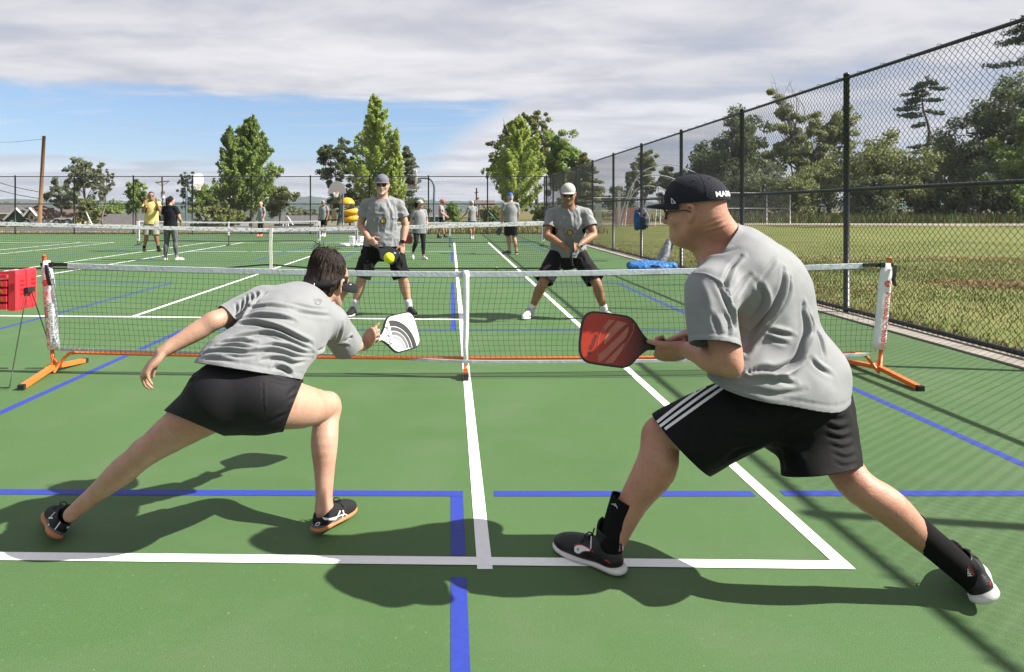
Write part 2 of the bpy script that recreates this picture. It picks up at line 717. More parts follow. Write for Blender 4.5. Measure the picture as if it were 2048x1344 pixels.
# ---------------------------------------------------------------- lettering
def text_mesh(txt, size=1.0, align='CENTER', space=1.0, bold=0.0):
    cu = bpy.data.curves.new('lettering', 'FONT')
    cu.body = txt
    cu.size = size
    cu.align_x = align
    cu.align_y = 'CENTER'
    cu.space_character = space
    cu.offset = bold * size
    cu.resolution_u = 3
    ob = bpy.data.objects.new('lettering', cu)
    COL.objects.link(ob)
    bpy.context.view_layer.update()
    me = bpy.data.meshes.new_from_object(ob.evaluated_get(bpy.context.evaluated_depsgraph_get()))
    v = np.array([x.co for x in me.vertices]).reshape(-1, 3)
    f = [list(p.vertices) for p in me.polygons]
    bpy.data.objects.remove(ob)
    bpy.data.curves.remove(cu)
    bpy.data.meshes.remove(me)
    return v, f

def decal(name, verts, faces, origin, ux, uy, target, mat_, parent, lift=0.0012, reach=0.25, smooth=True):
    """lay flat print (local XY) on a surface: drop every corner along -Z of the frame on to target"""
    ux = unit(ux)
    uz = unit(np.cross(ux, uy))
    uy = np.cross(uz, ux)
    tgts = target if isinstance(target, (list, tuple)) else [target]
    trees = []
    for t in tgts:
        trees.append(BVHTree.FromPolygons([v.co[:] for v in t.data.vertices], [p.vertices[:] for p in t.data.polygons]))
    out_ = []
    origin = np.asarray(origin, float)
    for x, y, z in np.asarray(verts):
        p = origin + ux * x + uy * y
        best = None
        for tr in trees:
            hit = tr.ray_cast(Vector(p + uz * reach), Vector(-uz), reach * 2)
            if hit[0] is not None and (best is None or hit[3] < best[3]):
                best = hit
        out_.append(np.array(best[0]) + np.array(best[1]) * lift if best else p)
    return link(name, np_mesh(name, np.array(out_), faces, smooth), mat_, parent)

def grid_patch(poly_fn, nu, nv):
    """patch from a (u,v)->(x,y) function"""
    v = []
    for i in range(nu + 1):
        for j in range(nv + 1):
            x, y = poly_fn(i / nu, j / nv)
            v.append((x, y, 0))
    f = [[i * (nv + 1) + j, (i + 1) * (nv + 1) + j, (i + 1) * (nv + 1) + j + 1, i * (nv + 1) + j + 1] for i in range(nu) for j in range(nv)]
    return np.array(v), f
def stroke(pts, w, per=5):
    """2-D ribbon along a polyline"""
    p = np.array([(x, y, 0) for x, y in pts], float)
    ww = np.broadcast_to(np.asarray(w, float), (len(p),))
    p, ww = catmull(p, ww, per)
    t = np.gradient(p, axis=0)
    n = np.stack([-t[:, 1], t[:, 0], 0 * t[:, 0]], 1)
    n /= np.linalg.norm(n, axis=1)[:, None] + 1e-9
    v = np.concatenate([p + n * ww[:, None] / 2, p - n * ww[:, None] / 2])
    m = len(p)
    f = [[i, i + m, i + 1 + m, i + 1] for i in range(m - 1)]
    return v, f
def merge(*vf):
    v, f, n = [], [], 0
    for a, b in vf:
        v.append(np.asarray(a))
        f += [[i + n for i in q] for q in b]
        n += len(a)
    return np.concatenate(v), f

# ================================================================ setting
def lin(r, g, b):
    f = lambda c: (c / 255 / 12.92 if c / 255 <= 0.04045 else ((c / 255 + 0.055) / 1.055) ** 2.4)
    return (f(r), f(g), f(b))

def court_material():
    m = mat('court_green', (0.063, 0.124, 0.041), rough=0.62, spec=0.25, scale=0.55, var=0.10, bump=0.55, bscale=420.0)
    t = m.node_tree
    b = t.nodes['Principled BSDF']
    old = b.inputs['Base Color'].links[0].from_socket
    tcn = t.nodes.new('ShaderNodeTexCoord')
    def noise(scale, det, lo, hi, off=0.0):
        mp = t.nodes.new('ShaderNodeMapping')
        mp.inputs['Location'].default_value = (off, off * 2, off)
        t.links.new(tcn.outputs['Object'], mp.inputs[0])
        n = t.nodes.new('ShaderNodeTexNoise')
        n.inputs['Scale'].default_value = scale
        n.inputs['Detail'].default_value = det
        t.links.new(mp.outputs[0], n.inputs['Vector'])
        r = t.nodes.new('ShaderNodeMapRange')
        r.inputs[1].default_value, r.inputs[2].default_value = lo, hi
        t.links.new(n.outputs['Fac'], r.inputs[0])
        return r.outputs[0]
    def mix(f, a, col, amt):
        k = t.nodes.new('ShaderNodeMath')
        k.operation = 'MULTIPLY'
        k.inputs[1].default_value = amt
        t.links.new(f, k.inputs[0])
        x = t.nodes.new('ShaderNodeMix')
        x.data_type = 'RGBA'
        t.links.new(k.outputs[0], x.inputs[0])
        t.links.new(a, x.inputs[6])
        x.inputs[7].default_value = (*col, 1)
        return x.outputs[2]
    c = mix(noise(260, 2, 0.42, 0.66), old, (0.040, 0.085, 0.026), 0.55)       # sand grain of the coating
    c = mix(noise(34, 4, 0.60, 0.72, 3), c, (0.10, 0.16, 0.07), 0.30)            # scuffs
    c = mix(noise(2.1, 6, 0.50, 0.70, 7), c, (0.080, 0.128, 0.055), 0.60)        # worn, dusty areas
    c = mix(noise(70, 1, 0.765, 0.79, 11), c, (0.30, 0.33, 0.22), 0.5)          # specks of grit
    t.links.new(c, b.inputs['Base Color'])
    return m
M_COURT = court_material()
M_WHITE = mat('line_white', (0.80, 0.80, 0.78), rough=0.6, var=0.04, scale=30, bump=0.3, bscale=400)
M_BLUE = mat('line_blue', (0.017, 0.034, 0.255), rough=0.6, var=0.10, scale=40, bump=0.3, bscale=400)
M_CONC = mat('concrete', (0.235, 0.210, 0.180), rough=0.9, var=0.22, scale=3.5, bump=0.6, bscale=90)
M_GRASS = mat('meadow', (0.078, 0.102, 0.024), rough=0.95, spec=0.1, scale=0.5, var=0.0, col2=(0.150, 0.150, 0.052), bump=1.0, bscale=9, detail=8)
M_STRAW = mat('dry_ground', (0.16, 0.13, 0.06), rough=0.95, spec=0.1, scale=0.8, var=0.0, col2=(0.085, 0.09, 0.035), bump=1.0, bscale=7, detail=8)
M_GRAVEL = mat('gravel', (0.20, 0.17, 0.135), rough=0.95, var=0.25, scale=2.0, bump=0.8, bscale=40)
M_ASPH = mat('asphalt', (0.085, 0.080, 0.080), rough=0.9, var=0.25, scale=1.3, bump=0.5, bscale=50)
M_BLACK = mat('black_vinyl', (0.010, 0.011, 0.012), rough=0.38, var=0.2, scale=30, spec=0.5)
M_WIRE = mat('fence_wire', (0.013, 0.014, 0.015), rough=0.35, var=0.2, scale=30, spec=0.6)

def terrain_z(x, y):
    z = np.zeros_like(x)
    s = np.clip((y - 46) / 60, 0, 1)
    s = s * s * (3 - 2 * s)
    lft = np.clip((6 - x) / 30, 0, 1)
    z -= 2.2 * s * lft
    fall = np.clip((y - 130) / 400, 0, 1)
    z -= 14 * fall * np.clip((60 - x) / 90, 0, 1)
    return z
def sheet(name, xs, ys, z, m, zfun=None, kind='structure'):
    X, Y = np.meshgrid(np.asarray(xs, float), np.asarray(ys, float), indexing='ij')
    Z = np.full(X.shape, z) + (zfun(X, Y) if zfun else 0)
    v = np.stack([X.ravel(), Y.ravel(), Z.ravel()], 1)
    nx, ny = len(xs), len(ys)
    i, j = np.meshgrid(np.arange(nx - 1), np.arange(ny - 1), indexing='ij')
    a = (i * ny + j).ravel()
    f = np.stack([a, a + ny, a + ny + 1, a + 1], 1)
    o = link(name, np_mesh(name, v, f, True), m)
    if kind: o['kind'] = kind
    return o

xs = np.concatenate([[-3000, -1200, -500, -250], np.linspace(-140, 140, 57), [250, 500, 1200, 3000]])
ys = np.concatenate([[-60, -20, 0, 10, 20, 30, 36, 40], np.linspace(45, 260, 60), [330, 450, 600, 900, 1400, 2600, 5000]])
ground = sheet('ground', xs, ys, -0.045, M_STRAW, terrain_z)
lawn = sheet('lawn', np.concatenate([[5.17, 5.6, 6.5], np.linspace(8, 130, 40)]), np.concatenate([np.linspace(-8, 40, 33), np.linspace(42, 66, 13)]), -0.012, M_GRASS,
             lambda X, Y: 0.03 * np.sin(X * 1.3) * np.sin(Y * 0.9) * np.clip((X - 5.3) / 2, 0, 1) + 0.008)
court = sheet('court', np.linspace(-34, 4.835, 14), np.linspace(-6, 34.75, 14), 0.0, M_COURT)
path = sheet('gravel_path', np.linspace(9, 90, 28), np.linspace(0, 1, 5), 0.02, M_GRAVEL, None)
for v_ in path.data.vertices:
    x, t = v_.co.x, v_.co.y
    v_.co.y = 51 + 7.5 * t + 1.5 * math.sin(x * 0.09) - 0.02 * (x - 40) + 0.5 * math.sin(x * 0.31 + t * 9)
    v_.co.z = 0.035
pad = sheet('basketball_court', np.linspace(-30, -1.6, 10), np.linspace(35.4, 58, 10), -0.02, M_ASPH, terrain_z)
street = sheet('street', np.linspace(-90, -20, 16), np.linspace(52, 66, 6), -0.012, M_ASPH, terrain_z)

cb = MB()
for i in range(14):
    y0 = -5 + i * 2.85
    cb.box((5.0, y0 + 1.42, -0.03), (0.32, 2.842, 0.10))
curb = cb.build('concrete_kerb', M_CONC)
curb['kind'] = 'structure'
gp = MB().box((4.838, 14.8, 0.0), (0.012, 40, 0.010)).build('court_edge', mat('edge_seal', (0.07, 0.07, 0.072), rough=0.8))
gp['kind'] = 'structure'

# ---- painted lines: (x0,y0)-(x1,y1)
LW = 0.058
def line(name, a, b, m, z, w=LW, ext=True):
    a, b = np.array(a, float), np.array(b, float)
    t = (b - a) / np.linalg.norm(b - a)
    n = np.array([-t[1], t[0]]) * w / 2
    if ext: a, b = a - t * w / 2, b + t * w / 2
    v = [(*(a + n), z), (*(a - n), z), (*(b - n), z), (*(b + n), z)]
    f = [[0, 1, 2, 3]]
    nx = max(1, int(np.linalg.norm(b - a) / 4))
    o = link(name, np_mesh(name, v, f, False), m, court)
    return o
WL = [((0.128, 2.50), (0.128, 26.28)), ((1.495, 2.50), (1.495, 26.28)), ((-4.0, 8.24), (-4.0, 20.79)),
      ((-8.3, 2.70), (-8.3, 26.28)), ((-9.7, 2.70), (-9.7, 26.28)),
      ((-13.5, 2.5), (-13.5, 26.28)), ((-14.8, 2.5), (-14.8, 26.28)), ((-19.0, 8.0), (-19.0, 20.79)), ((-23.1, 2.5), (-23.1, 26.28)), ((-24.5, 2.5), (-24.5, 26.28))]
for i, (a, b) in enumerate(WL):
    line('white_line', a, b, M_WHITE, 0.0022)
WX = [((-9.7, 2.72), (1.495, 2.499)), ((-8.3, 8.43), (0.128, 8.027)), ((-8.3, 20.79), (0.128, 20.79)), ((-9.7, 26.28), (1.495, 26.28)),
      ((-24.5, 26.28), (-13.5, 26.28)), ((-23.1, 20.79), (-14.8, 20.79)), ((-23.1, 8.3), (-14.8, 8.3))]
for a, b in WX:
    line('white_line', a, b, M_WHITE, 0.0030)
BX = 0.028
BL = [((BX, 3.10), (BX, 2.60)), ((BX, 2.39), (BX, 0.4)), ((BX, 7.37), (BX, 11.95)), ((3.04, 11.9), (3.04, 0.3)), ((-3.0, 11.9), (-3.0, 0.3)),
      ((-5.1, 12.0), (-5.1, 1.0)), ((-8.15, 12.0), (-8.15, 7.4)),
      ((BX, 16.9), (BX, 21.3)), ((3.04, 16.8), (3.04, 30.2)), ((-3.0, 16.8), (-3.0, 30.2)), ((-5.1, 16.8), (-5.1, 30.2)), ((-8.15, 16.8), (-8.15, 21.4)), ((-11.2, 16.8), (-11.2, 30.2)), ((BX, 25.6), (BX, 30.2))]
for a, b in BL:
    line('blue_line', a, b, M_BLUE, 0.0012)
BXs = [((-3.0, 3.155), (BX, 3.126)), ((0.235, 3.126), (1.41, 3.126)), ((1.61, 3.13), (3.04, 3.13)), ((4.6, 3.13), (3.10, 3.13)),
       ((-3.0, 7.34), (3.04, 7.34)), ((-3.0, 12.0), (3.04, 12.0)), ((-11.2, 12.1), (-5.1, 12.0)), ((-11.2, 7.6), (-5.1, 7.4)),
       ((-3.0, 16.8), (3.04, 16.8)), ((-3.0, 21.4), (3.04, 21.4)), ((-3.0, 25.6), (3.04, 25.6)), ((-3.0, 30.2), (3.04, 30.2)), ((-11.2, 16.8), (-5.1, 16.8)), ((-11.2, 21.4), (-5.1, 21.4)), ((-11.2, 30.2), (-5.1, 30.2))]
for a, b in BXs:
    line('blue_line', a, b, M_BLUE, 0.0017)

# ---------------------------------------------------------------- chain link fences
def wire_panel(w, h, pitch=0.0385, r=0.0030):
    n = int(round(w / pitch))
    pitch = w / n
    rows = int(round(h / pitch))
    dz = h / rows
    v, f = [], []
    ang = np.arange(3) * 2 * math.pi / 3 + 0.3
    base = 0
    for k in range(n):
        i = np.arange(rows + 1)
        ph = (i + k) % 2
        y = (k + ph * 1.06 - 0.03) * pitch
        z = i * dz
        x = np.where(ph == 1, 0.003, -0.003) * (1 if k % 2 else -1)
        c = np.stack([x, y, z], 1)
        ring = np.stack([r * np.cos(ang), r * np.sin(ang), 0 * ang], 1)
        q = (c[:, None] + ring[None]).reshape(-1, 3)
        v.append(q)
        for j in range(3):
            j2 = (j + 1) % 3
            a = base + np.arange(rows) * 3
            f.append(np.stack([a + j, a + j2, a + 3 + j2, a + 3 + j], 1))
        base += len(q)
    return np_mesh('wire_panel', np.concatenate(v), np.concatenate(f), True)

def chain_fence(name, label, p0, direction, spans, step, height=3.05, mid=1.6, panel=None, group=None, post_r=0.036):
    d = unit(direction)
    rz = math.atan2(d[1], d[0]) - math.pi / 2
    root = empty(name, p0, rz)
    tag(root, label, 'fence', group)
    pm = MB().tube([(0, 0, -0.05), (0, 0, height + 0.04)], post_r, 10)
    pm.ell((0, 0, height + 0.045), (post_r * 1.15, post_r * 1.15, 0.03), 10, 6)
    post_me = np_mesh('post', np.concatenate(pm.v), pm.f, True)
    post_me.materials.append(M_BLACK)
    tm = MB()
    for z in np.arange(0.3, height, 0.38):
        tm.tube([(0.0, -post_r * 1.1, z), (-post_r * 1.25, 0, z), (0, post_r * 1.1, z)], 0.004, 4)
    L = spans * step
    def local(nm, me, loc=(0, 0, 0)):
        o = bpy.data.objects.new(nm, me)
        COL.objects.link(o)
        o.parent = root
        o.location = loc
        if not len(me.materials): me.materials.append(M_BLACK)
        return o
    for i in range(spans + 1):
        local('post', post_me, (0.045, i * step, 0))
    for nm, z, r in (('top_rail', height, 0.022), ('middle_rail', mid, 0.024), ('bottom_rail', 0.06, 0.026)):
        b = MB()
        b.tube([(0.042, y, z) for y in np.linspace(0, L, spans * 3 + 1)], r, 8)
        # wire ties that hold the mesh to the rail
        for y in np.arange(0.2, L, 0.45 if step < 4 and height > 2 else 2):
            b.tube([(0.0, y - 0.004, z - r * 1.2), (-0.003, y, z), (0.0, y + 0.004, z + r * 1.3), (0.05, y + 0.006, z + r * 1.25)], 0.0035, 4)
        local(nm, np_mesh(nm, np.concatenate(b.v), b.f, True))
    for i in range(spans):
        local('wire_panel', panel, (0.0, i * step, 0.03))
    return root
PANEL = wire_panel(3.05, 3.02)
PANEL.materials.append(M_WIRE)
chain_fence('chain_link_fence', 'tall black chain link fence running along the right side of the court beside the lawn', (5.08, 5.45 - 3 * 3.05, 0), (0, 1, 0), 13, 3.05, panel=PANEL, group='black fences round the court')
PANEL_B = wire_panel(3.12, 3.02, pitch=0.045, r=0.0028)
PANEL_B.materials.append(M_WIRE)
chain_fence('chain_link_fence', 'black chain link fence across the far end of the court', (5.05, 34.62, 0), (-1, 0, 0), 11, 3.12, panel=PANEL_B, group='black fences round the court')

# ---------------------------------------------------------------- grass blades and hay
def blades(name, n, xr, yr, hgt, m_list, lean=0.6, seed=1, dens=None, flat=False, wid=0.006):
    g = np.random.default_rng(seed)
    x = g.uniform(*xr, n)
    y = g.uniform(*yr, n)
    if dens is not None:
        k = g.random(n) < dens(x, y)
        x, y = x[k], y[k]
    n = len(x)
    h = hgt * g.uniform(0.35, 1.2, n)
    a = g.uniform(0, 2 * math.pi, n)
    w = wid * g.uniform(0.6, 1.5, n)
    base = np.stack([x, y, np.full(n, 0.0)], 1)
    side = np.stack([np.cos(a), np.sin(a), 0 * a], 1) * w[:, None]
    la = g.uniform(0, 2 * math.pi, n)
    ln = g.uniform(0.1, lean, n) * h
    off = np.stack([np.cos(la) * ln, np.sin(la) * ln, h if not flat else h * 0.15 + g.uniform(0, 0.06, n)], 1)
    if flat: off[:, :2] *= 2.0
    mid = base + off * np.array([0.4, 0.4, 0.62])
    v = np.stack([base - side, base + side, mid + side * 0.7, mid - side * 0.7, base + off], 1).reshape(-1, 3)
    i = np.arange(n) * 5
    q = np.stack([i, i + 1, i + 2, i + 3], 1)
    t = np.stack([i + 3, i + 2, i + 4, i + 4], 1)
    t = t[:, :3]
    me = bpy.data.meshes.new(name)
    allf = np.concatenate([q.ravel(), t.ravel()])
    me.vertices.add(len(v)); me.vertices.foreach_set('co', v.astype(np.float32).ravel())
    me.loops.add(len(allf)); me.loops.foreach_set('vertex_index', allf.astype(np.int32))
    me.polygons.add(2 * n)
    me.polygons.foreach_set('loop_start', np.concatenate([np.arange(n) * 4, 4 * n + np.arange(n) * 3]).astype(np.int32))
    mi = g.integers(0, len(m_list), n)
    me.polygons.foreach_set('material_index', np.concatenate([mi, mi]).astype(np.int32))
    me.update(calc_edges=True)
    for mm in m_list: me.materials.append(mm)
    o = bpy.data.objects.new(name, me)
    COL.objects.link(o)
    o['kind'] = 'stuff'
    return o
M_G1 = mat('grass_green', (0.085, 0.125, 0.030), rough=0.6, var=0.3, scale=2, spec=0.2)
M_G2 = mat('grass_olive', (0.115, 0.140, 0.040), rough=0.7, var=0.3, scale=2, spec=0.2)
M_G3 = mat('grass_straw', (0.34, 0.275, 0.135), rough=0.8, var=0.25, scale=2, spec=0.2)
M_G4 = mat('hay_brown', (0.24, 0.16, 0.085), rough=0.9, var=0.3, scale=2, spec=0.1)
def near_d(x, y):
    p = vnoise(np.stack([x * 0.5, y * 0.7, 0 * x], 1), 1.0)
    return np.clip(0.75 + 0.5 * p, 0.1, 1) * np.clip(2.2 - (x - 5.2) / 5, 0.15, 1)
blades('grass', 95000, (5.22, 15), (3.5, 17), 0.046, [M_G1, M_G1, M_G1, M_G2, M_G2, M_G2, M_G3], seed=2, dens=near_d, wid=0.004)
blades('grass', 50000, (5.25, 22), (12, 27), 0.026, [M_G1, M_G2, M_G2, M_G2, M_G2], seed=3, dens=lambda x, y: np.clip(0.9 - 0.02 * x, 0.2, 1), wid=0.005)
blades('dry_grass', 5000, (5.16, 5.45), (3.0, 34), 0.10, [M_G3, M_G2, M_G4], seed=4, lean=1.4)
def hay_rows(x, y):
    p = vnoise(np.stack([x * 0.35, y * 0.8, 0 * x + 3], 1), 1.0)
    r = np.exp(-((y - 11.3 - 0.25 * (x - 8)) / 0.55) ** 2) + 0.8 * np.exp(-((y - 8.6 - 0.05 * (x - 8)) / 0.4) ** 2) + 0.9 * np.exp(-((y - 19.0 + 0.1 * x) / 0.7) ** 2) + 0.6 * np.exp(-((y - 14.6) / 0.4) ** 2)
    return np.clip(r * (0.45 + p), 0, 1)
blades('hay', 150000, (5.4, 22), (6.5, 24), 0.10, [M_G3, M_G3, M_G4], seed=5, dens=hay_rows, flat=True, wid=0.007)
blades('hay', 9000, (8.5, 10.4), (10.9, 12.6), 0.16, [M_G4, M_G4, M_G3], seed=8, flat=True, wid=0.008, dens=lambda x, y: np.exp(-((x - 9.4) / 0.55) ** 2 - ((y - 11.7) / 0.4) ** 2))
# tall meadow grass along the wood and behind the far fence
M_G5 = mat('meadow_brown', (0.135, 0.095, 0.045), rough=0.9, var=0.3, scale=2, spec=0.1)
blades('tall_grass', 22000, (22, 80), (60, 74), 0.9, [M_G2, M_G2, M_G1, M_G5], seed=6, lean=0.35, wid=0.03, dens=lambda x, y: np.clip((x - 18) / 14, 0.05, 1))
blades('dry_grass', 15000, (-2.0, 8.5), (35.2, 50), 0.35, [M_G2, M_G3, M_G3, M_G1], seed=7, lean=0.5, wid=0.014)
blades('dry_grass', 5000, (-26, -12), (35.0, 38), 0.08, [M_G3, M_G3, M_G2], seed=9, lean=0.5, wid=0.014)

# ---------------------------------------------------------------- trees
LEAF = {}
def leaf_mat(name, col, col2, trans=0.45):
    if name in LEAF: return LEAF[name]
    m = mat(name, col, rough=0.55, var=0.0, col2=col2, scale=0.9, spec=0.25, detail=2)
    t = m.node_tree
    b = t.nodes['Principled BSDF']
    o = [n for n in t.nodes if n.type == 'OUTPUT_MATERIAL'][0]
    tr = t.nodes.new('ShaderNodeBsdfTranslucent')
    t.links.new(b.inputs['Base Color'].links[0].from_socket, tr.inputs['Color'])
    mx = t.nodes.new('ShaderNodeMixShader')
    mx.inputs[0].default_value = trans
    t.links.new(b.outputs[0], mx.inputs[1])
    t.links.new(tr.outputs[0], mx.inputs[2])
    t.links.new(mx.outputs[0], o.inputs[0])
    LEAF[name] = m
    return m
L_BRIGHT = leaf_mat('leaf_bright', (0.235, 0.325, 0.060), (0.410, 0.480, 0.125))
L_MID = leaf_mat('leaf_mid', (0.140, 0.215, 0.052), (0.270, 0.345, 0.100))
L_OLIVE = leaf_mat('leaf_olive', (0.135, 0.165, 0.055), (0.260, 0.280, 0.105))
L_DARK = leaf_mat('leaf_dark', (0.062, 0.088, 0.036), (0.135, 0.160, 0.070))
L_GREY = leaf_mat('leaf_grey', (0.105, 0.129, 0.069), (0.191, 0.212, 0.121))
L_PINE = leaf_mat('needle', (0.034, 0.061, 0.026), (0.084, 0.115, 0.048), 0.15)
M_BARK = mat('bark', (0.085, 0.062, 0.045), rough=0.95, var=0.4, scale=6, bump=0.9, bscale=30)
M_BARKG = mat('bark_grey', (0.13, 0.115, 0.10), rough=0.95, var=0.35, scale=6, bump=0.9, bscale=30)

def leaf_cards(ctr, size, g, droop=0.0):
    n = len(ctr)
    a = unit_rows(g.normal(size=(n, 3)))
    b = g.normal(size=(n, 3))
    b -= a * (a * b).sum(1)[:, None]
    b = unit_rows(b)
    s = size * g.uniform(0.55, 1.35, n)
    a *= s[:, None]
    b *= (s * g.uniform(0.4, 0.65, n))[:, None]
    c = np.cross(a, b)
    c = unit_rows(c) * (s * 0.18)[:, None]
    v = np.stack([ctr - a, ctr + b + c, ctr + a, ctr - b + c], 1).reshape(-1, 3)
    i = np.arange(n) * 4
    return v, np.stack([i, i + 1, i + 2, i + 3], 1)
def unit_rows(a):
    return a / (np.linalg.norm(a, axis=1)[:, None] + 1e-9)

def tree(name, label, x, y, h, w, kind, leaf, nleaf=10535, size=0.163, seed=0, group=None, z0=None, trunk_r=None, lean=(0, 0), bark=None, crown_from=0.12, cat='tree'):
    g = np.random.default_rng(100 + seed)
    if z0 is None: z0 = float(terrain_z(np.array([x]), np.array([y]))[0]) - 0.05
    root = empty(name, (x, y, z0))
    tag(root, label, cat, group)
    tr = trunk_r or max(0.05, h * 0.016)
    m = MB()
    top = np.array([x + lean[0], y + lean[1], z0 + h])
    base = np.array([x, y, z0])
    tp = [base + (top - base) * t + np.array([g.normal() * 0.015 * h, g.normal() * 0.015 * h, 0]) * (0 < t < 1) for t in (0, 0.2, 0.4, 0.6, 0.8, 0.97)]
    tp, trr = catmull(tp, [tr * 1.25, tr, tr * 0.8, tr * 0.55, tr * 0.3, tr * 0.08], 3)
    m.tube(tp, trr, 7)
    def axis(t):
        i = min(int(t * (len(tp) - 1)), len(tp) - 2)
        f = t * (len(tp) - 1) - i
        return tp[i] * (1 - f) + tp[i + 1] * f
    cl = []          # clump centres, radius, weight
    if kind == 'cone':        # spiky layered broad-leaved cone
        nl = 95
        for i in range(nl):
            t = crown_from + (1 - crown_from) * (i + g.random()) / nl
            r = w / 2 * min(1.0, (1 - t) ** 0.75 * 1.25 + 0.03) * (0.55 + 0.45 * min(1, (t - crown_from) / 0.12)) * g.uniform(0.72, 1.12)
            az = i * 2.4 + g.normal() * 0.4
            a0 = axis(t * 0.97)
            tip = a0 + np.array([math.cos(az) * r, math.sin(az) * r, r * 0.62 + h * 0.03])
            if i % 2 == 0: m.tube(catmull([a0, (a0 + tip) / 2 - V(0, 0, 0.05 * r), tip], [0, 0, 0], 3)[0], np.linspace(tr * 0.28 * (1 - t) + 0.012, 0.008, 7), 5)
            for s_ in np.linspace(0.25, 1.0, 6):
                cl.append((a0 + (tip - a0) * s_, (h * 0.012 + r * 0.11 * (1.25 - 0.95 * s_), h * 0.009 + r * 0.10 * (1.2 - 0.95 * s_)), 0.55 + 0.6 * s_))
        for q_ in (0.86, 0.9, 0.94, 0.98, 1.01):
            cl.append((axis(min(q_, 1.0)) + V(0, 0, h * max(0, q_ - 0.99)), (h * 0.022, h * 0.05 * (1.05 - q_) + 0.06), 1.2))
    elif kind == 'pine':      # open flat-layered conifer
        nl = 26
        for i in range(nl):
            t = crown_from + (1 - crown_from) * (i + g.random() * 0.8) / nl
            tq = (t - crown_from) / (1 - crown_from)
            if tq < 0.5 and g.random() < 0.55: continue
            r = w / 2 * (0.95 - 0.55 * tq ** 2.2) * g.uniform(0.5, 1.1)
            az = g.uniform(0, 2 * math.pi)
            a0 = axis(t)
            tip = a0 + np.array([math.cos(az) * r, math.sin(az) * r, 0.10 * r - 0.03 * h])
            m.tube([a0, (a0 + tip) / 2 + V(0, 0, 0.04 * r), tip], [tr * 0.25, tr * 0.15, 0.01], 5)
            for s_ in np.linspace(0.35, 1.05, 6):
                cl.append((a0 + (tip - a0) * s_, (h * 0.010, h * 0.028), 0.4 + s_))
        cl.append((axis(1.0), h * 0.02, 1.0))
    elif kind == 'spruce':
        nl = 70
        for i in range(nl):
            t = crown_from + (1 - crown_from) * (i + g.random()) / nl
            r = w / 2 * (1.02 - ((t - crown_from) / (1 - crown_from))) ** 0.9 * g.uniform(0.55, 1.15)
            az = g.uniform(0, 2 * math.pi)
            a0 = axis(t * 0.98)
            tip = a0 + np.array([math.cos(az) * r, math.sin(az) * r, -0.10 * r])
            if i % 2: m.tube([a0, tip], [tr * 0.18, 0.01], 4)
            for s_ in np.linspace(0.3, 1.0, 5):
                cl.append((a0 + (tip - a0) * s_, (h * 0.016, h * 0.026 + 0.10 * r), 0.4 + s_))
    else:                     # 'round' / 'open' / 'bush': limbs that branch into leafy lobes
        nl = {'round': 16, 'open': 13, 'bush': 22}[kind]
        for i in range(nl):
            t0 = crown_from + g.random() * (0.55 if kind != 'bush' else 0.25)
            az = i * 2.4 + g.normal() * 0.3
            el = g.uniform(0.05, 1.35)
            q = g.uniform(0.62, 1.0) if kind != 'bush' else g.uniform(0.5, 1.0)
            cz = (crown_from + 1) / 2 + (0.04 if kind == 'round' else 0)
            ctr = axis(cz)
            el2 = g.uniform(-0.75, 1.45)
            tip = ctr + np.array([math.cos(az) * math.cos(el2) * w / 2 * q, math.sin(az) * math.cos(el2) * w / 2 * q, math.sin(el2) * h * (1 - crown_from) / 2 * q * 0.92])
            a0 = axis(max(0.05, min(t0, (tip[2] - z0) / h - 0.05)))
            midp = (a0 + tip) / 2 + np.array([g.normal() * 0.05 * w, g.normal() * 0.05 * w, 0.04 * h])
            lp, lr = catmull([a0, midp, tip], [tr * 0.42, tr * 0.25, 0.012], 4)
            m.tube(lp, lr, 5)
            for _ in range(7 if kind != 'open' else 6):
                s_ = g.uniform(0.55, 1.1)
                c = a0 + (tip - a0) * s_ + g.normal(size=3) * np.array([0.085 * w, 0.085 * w, 0.055 * h])
                if g.random() < 0.5: m.tube([lp[min(int(s_ * 8), 8)], c], [tr * 0.10 + 0.008, 0.006], 4)
                cl.append((c, min(w, h) * (0.075 if kind != 'open' else 0.055) * g.uniform(0.7, 1.3), g.uniform(0.6, 1.2)))
        if kind == 'bush':
            for _ in range(26):
                az, q = g.uniform(0, 6.28), math.sqrt(g.random())
                cl.append((np.array([x + math.cos(az) * w * 0.46 * q, y + math.sin(az) * w * 0.46 * q, z0 + h * g.uniform(0.08, 0.45)]), min(w, h) * 0.11, 1.0))
    wts = np.array([c[2] for c in cl])
    wts /= wts.sum()
    pick = g.choice(len(cl), nleaf, p=wts)
    ctr = np.array([c[0] for c in cl])[pick]
    rad = np.array([(c[1][1], c[1][1], c[1][0]) if isinstance(c[1], tuple) else (c[1], c[1], c[1] * 0.8) for c in cl])[pick]
    dirs = unit_rows(g.normal(size=(nleaf, 3))) * (g.random(nleaf) ** 0.45)[:, None] * 1.35
    v, f = leaf_cards(ctr + dirs * rad, size, g)
    v[:, 2] = np.maximum(v[:, 2], z0 + 0.03)
    m.build('trunk', bark or M_BARK, root, True)
    link('crown', np_mesh('crown', v, f, False), leaf, root)
    return root
def tree_at(name, label, px, ptop, d, wpx, kind, leaf, **kw):
    x = (px - CX) * d / F
    z0 = float(terrain_z(np.array([x]), np.array([d]))[0])
    return tree(name, label, x, d, EYE - (ptop - HY) * d / F - z0, wpx * d / F, kind, leaf, **kw)

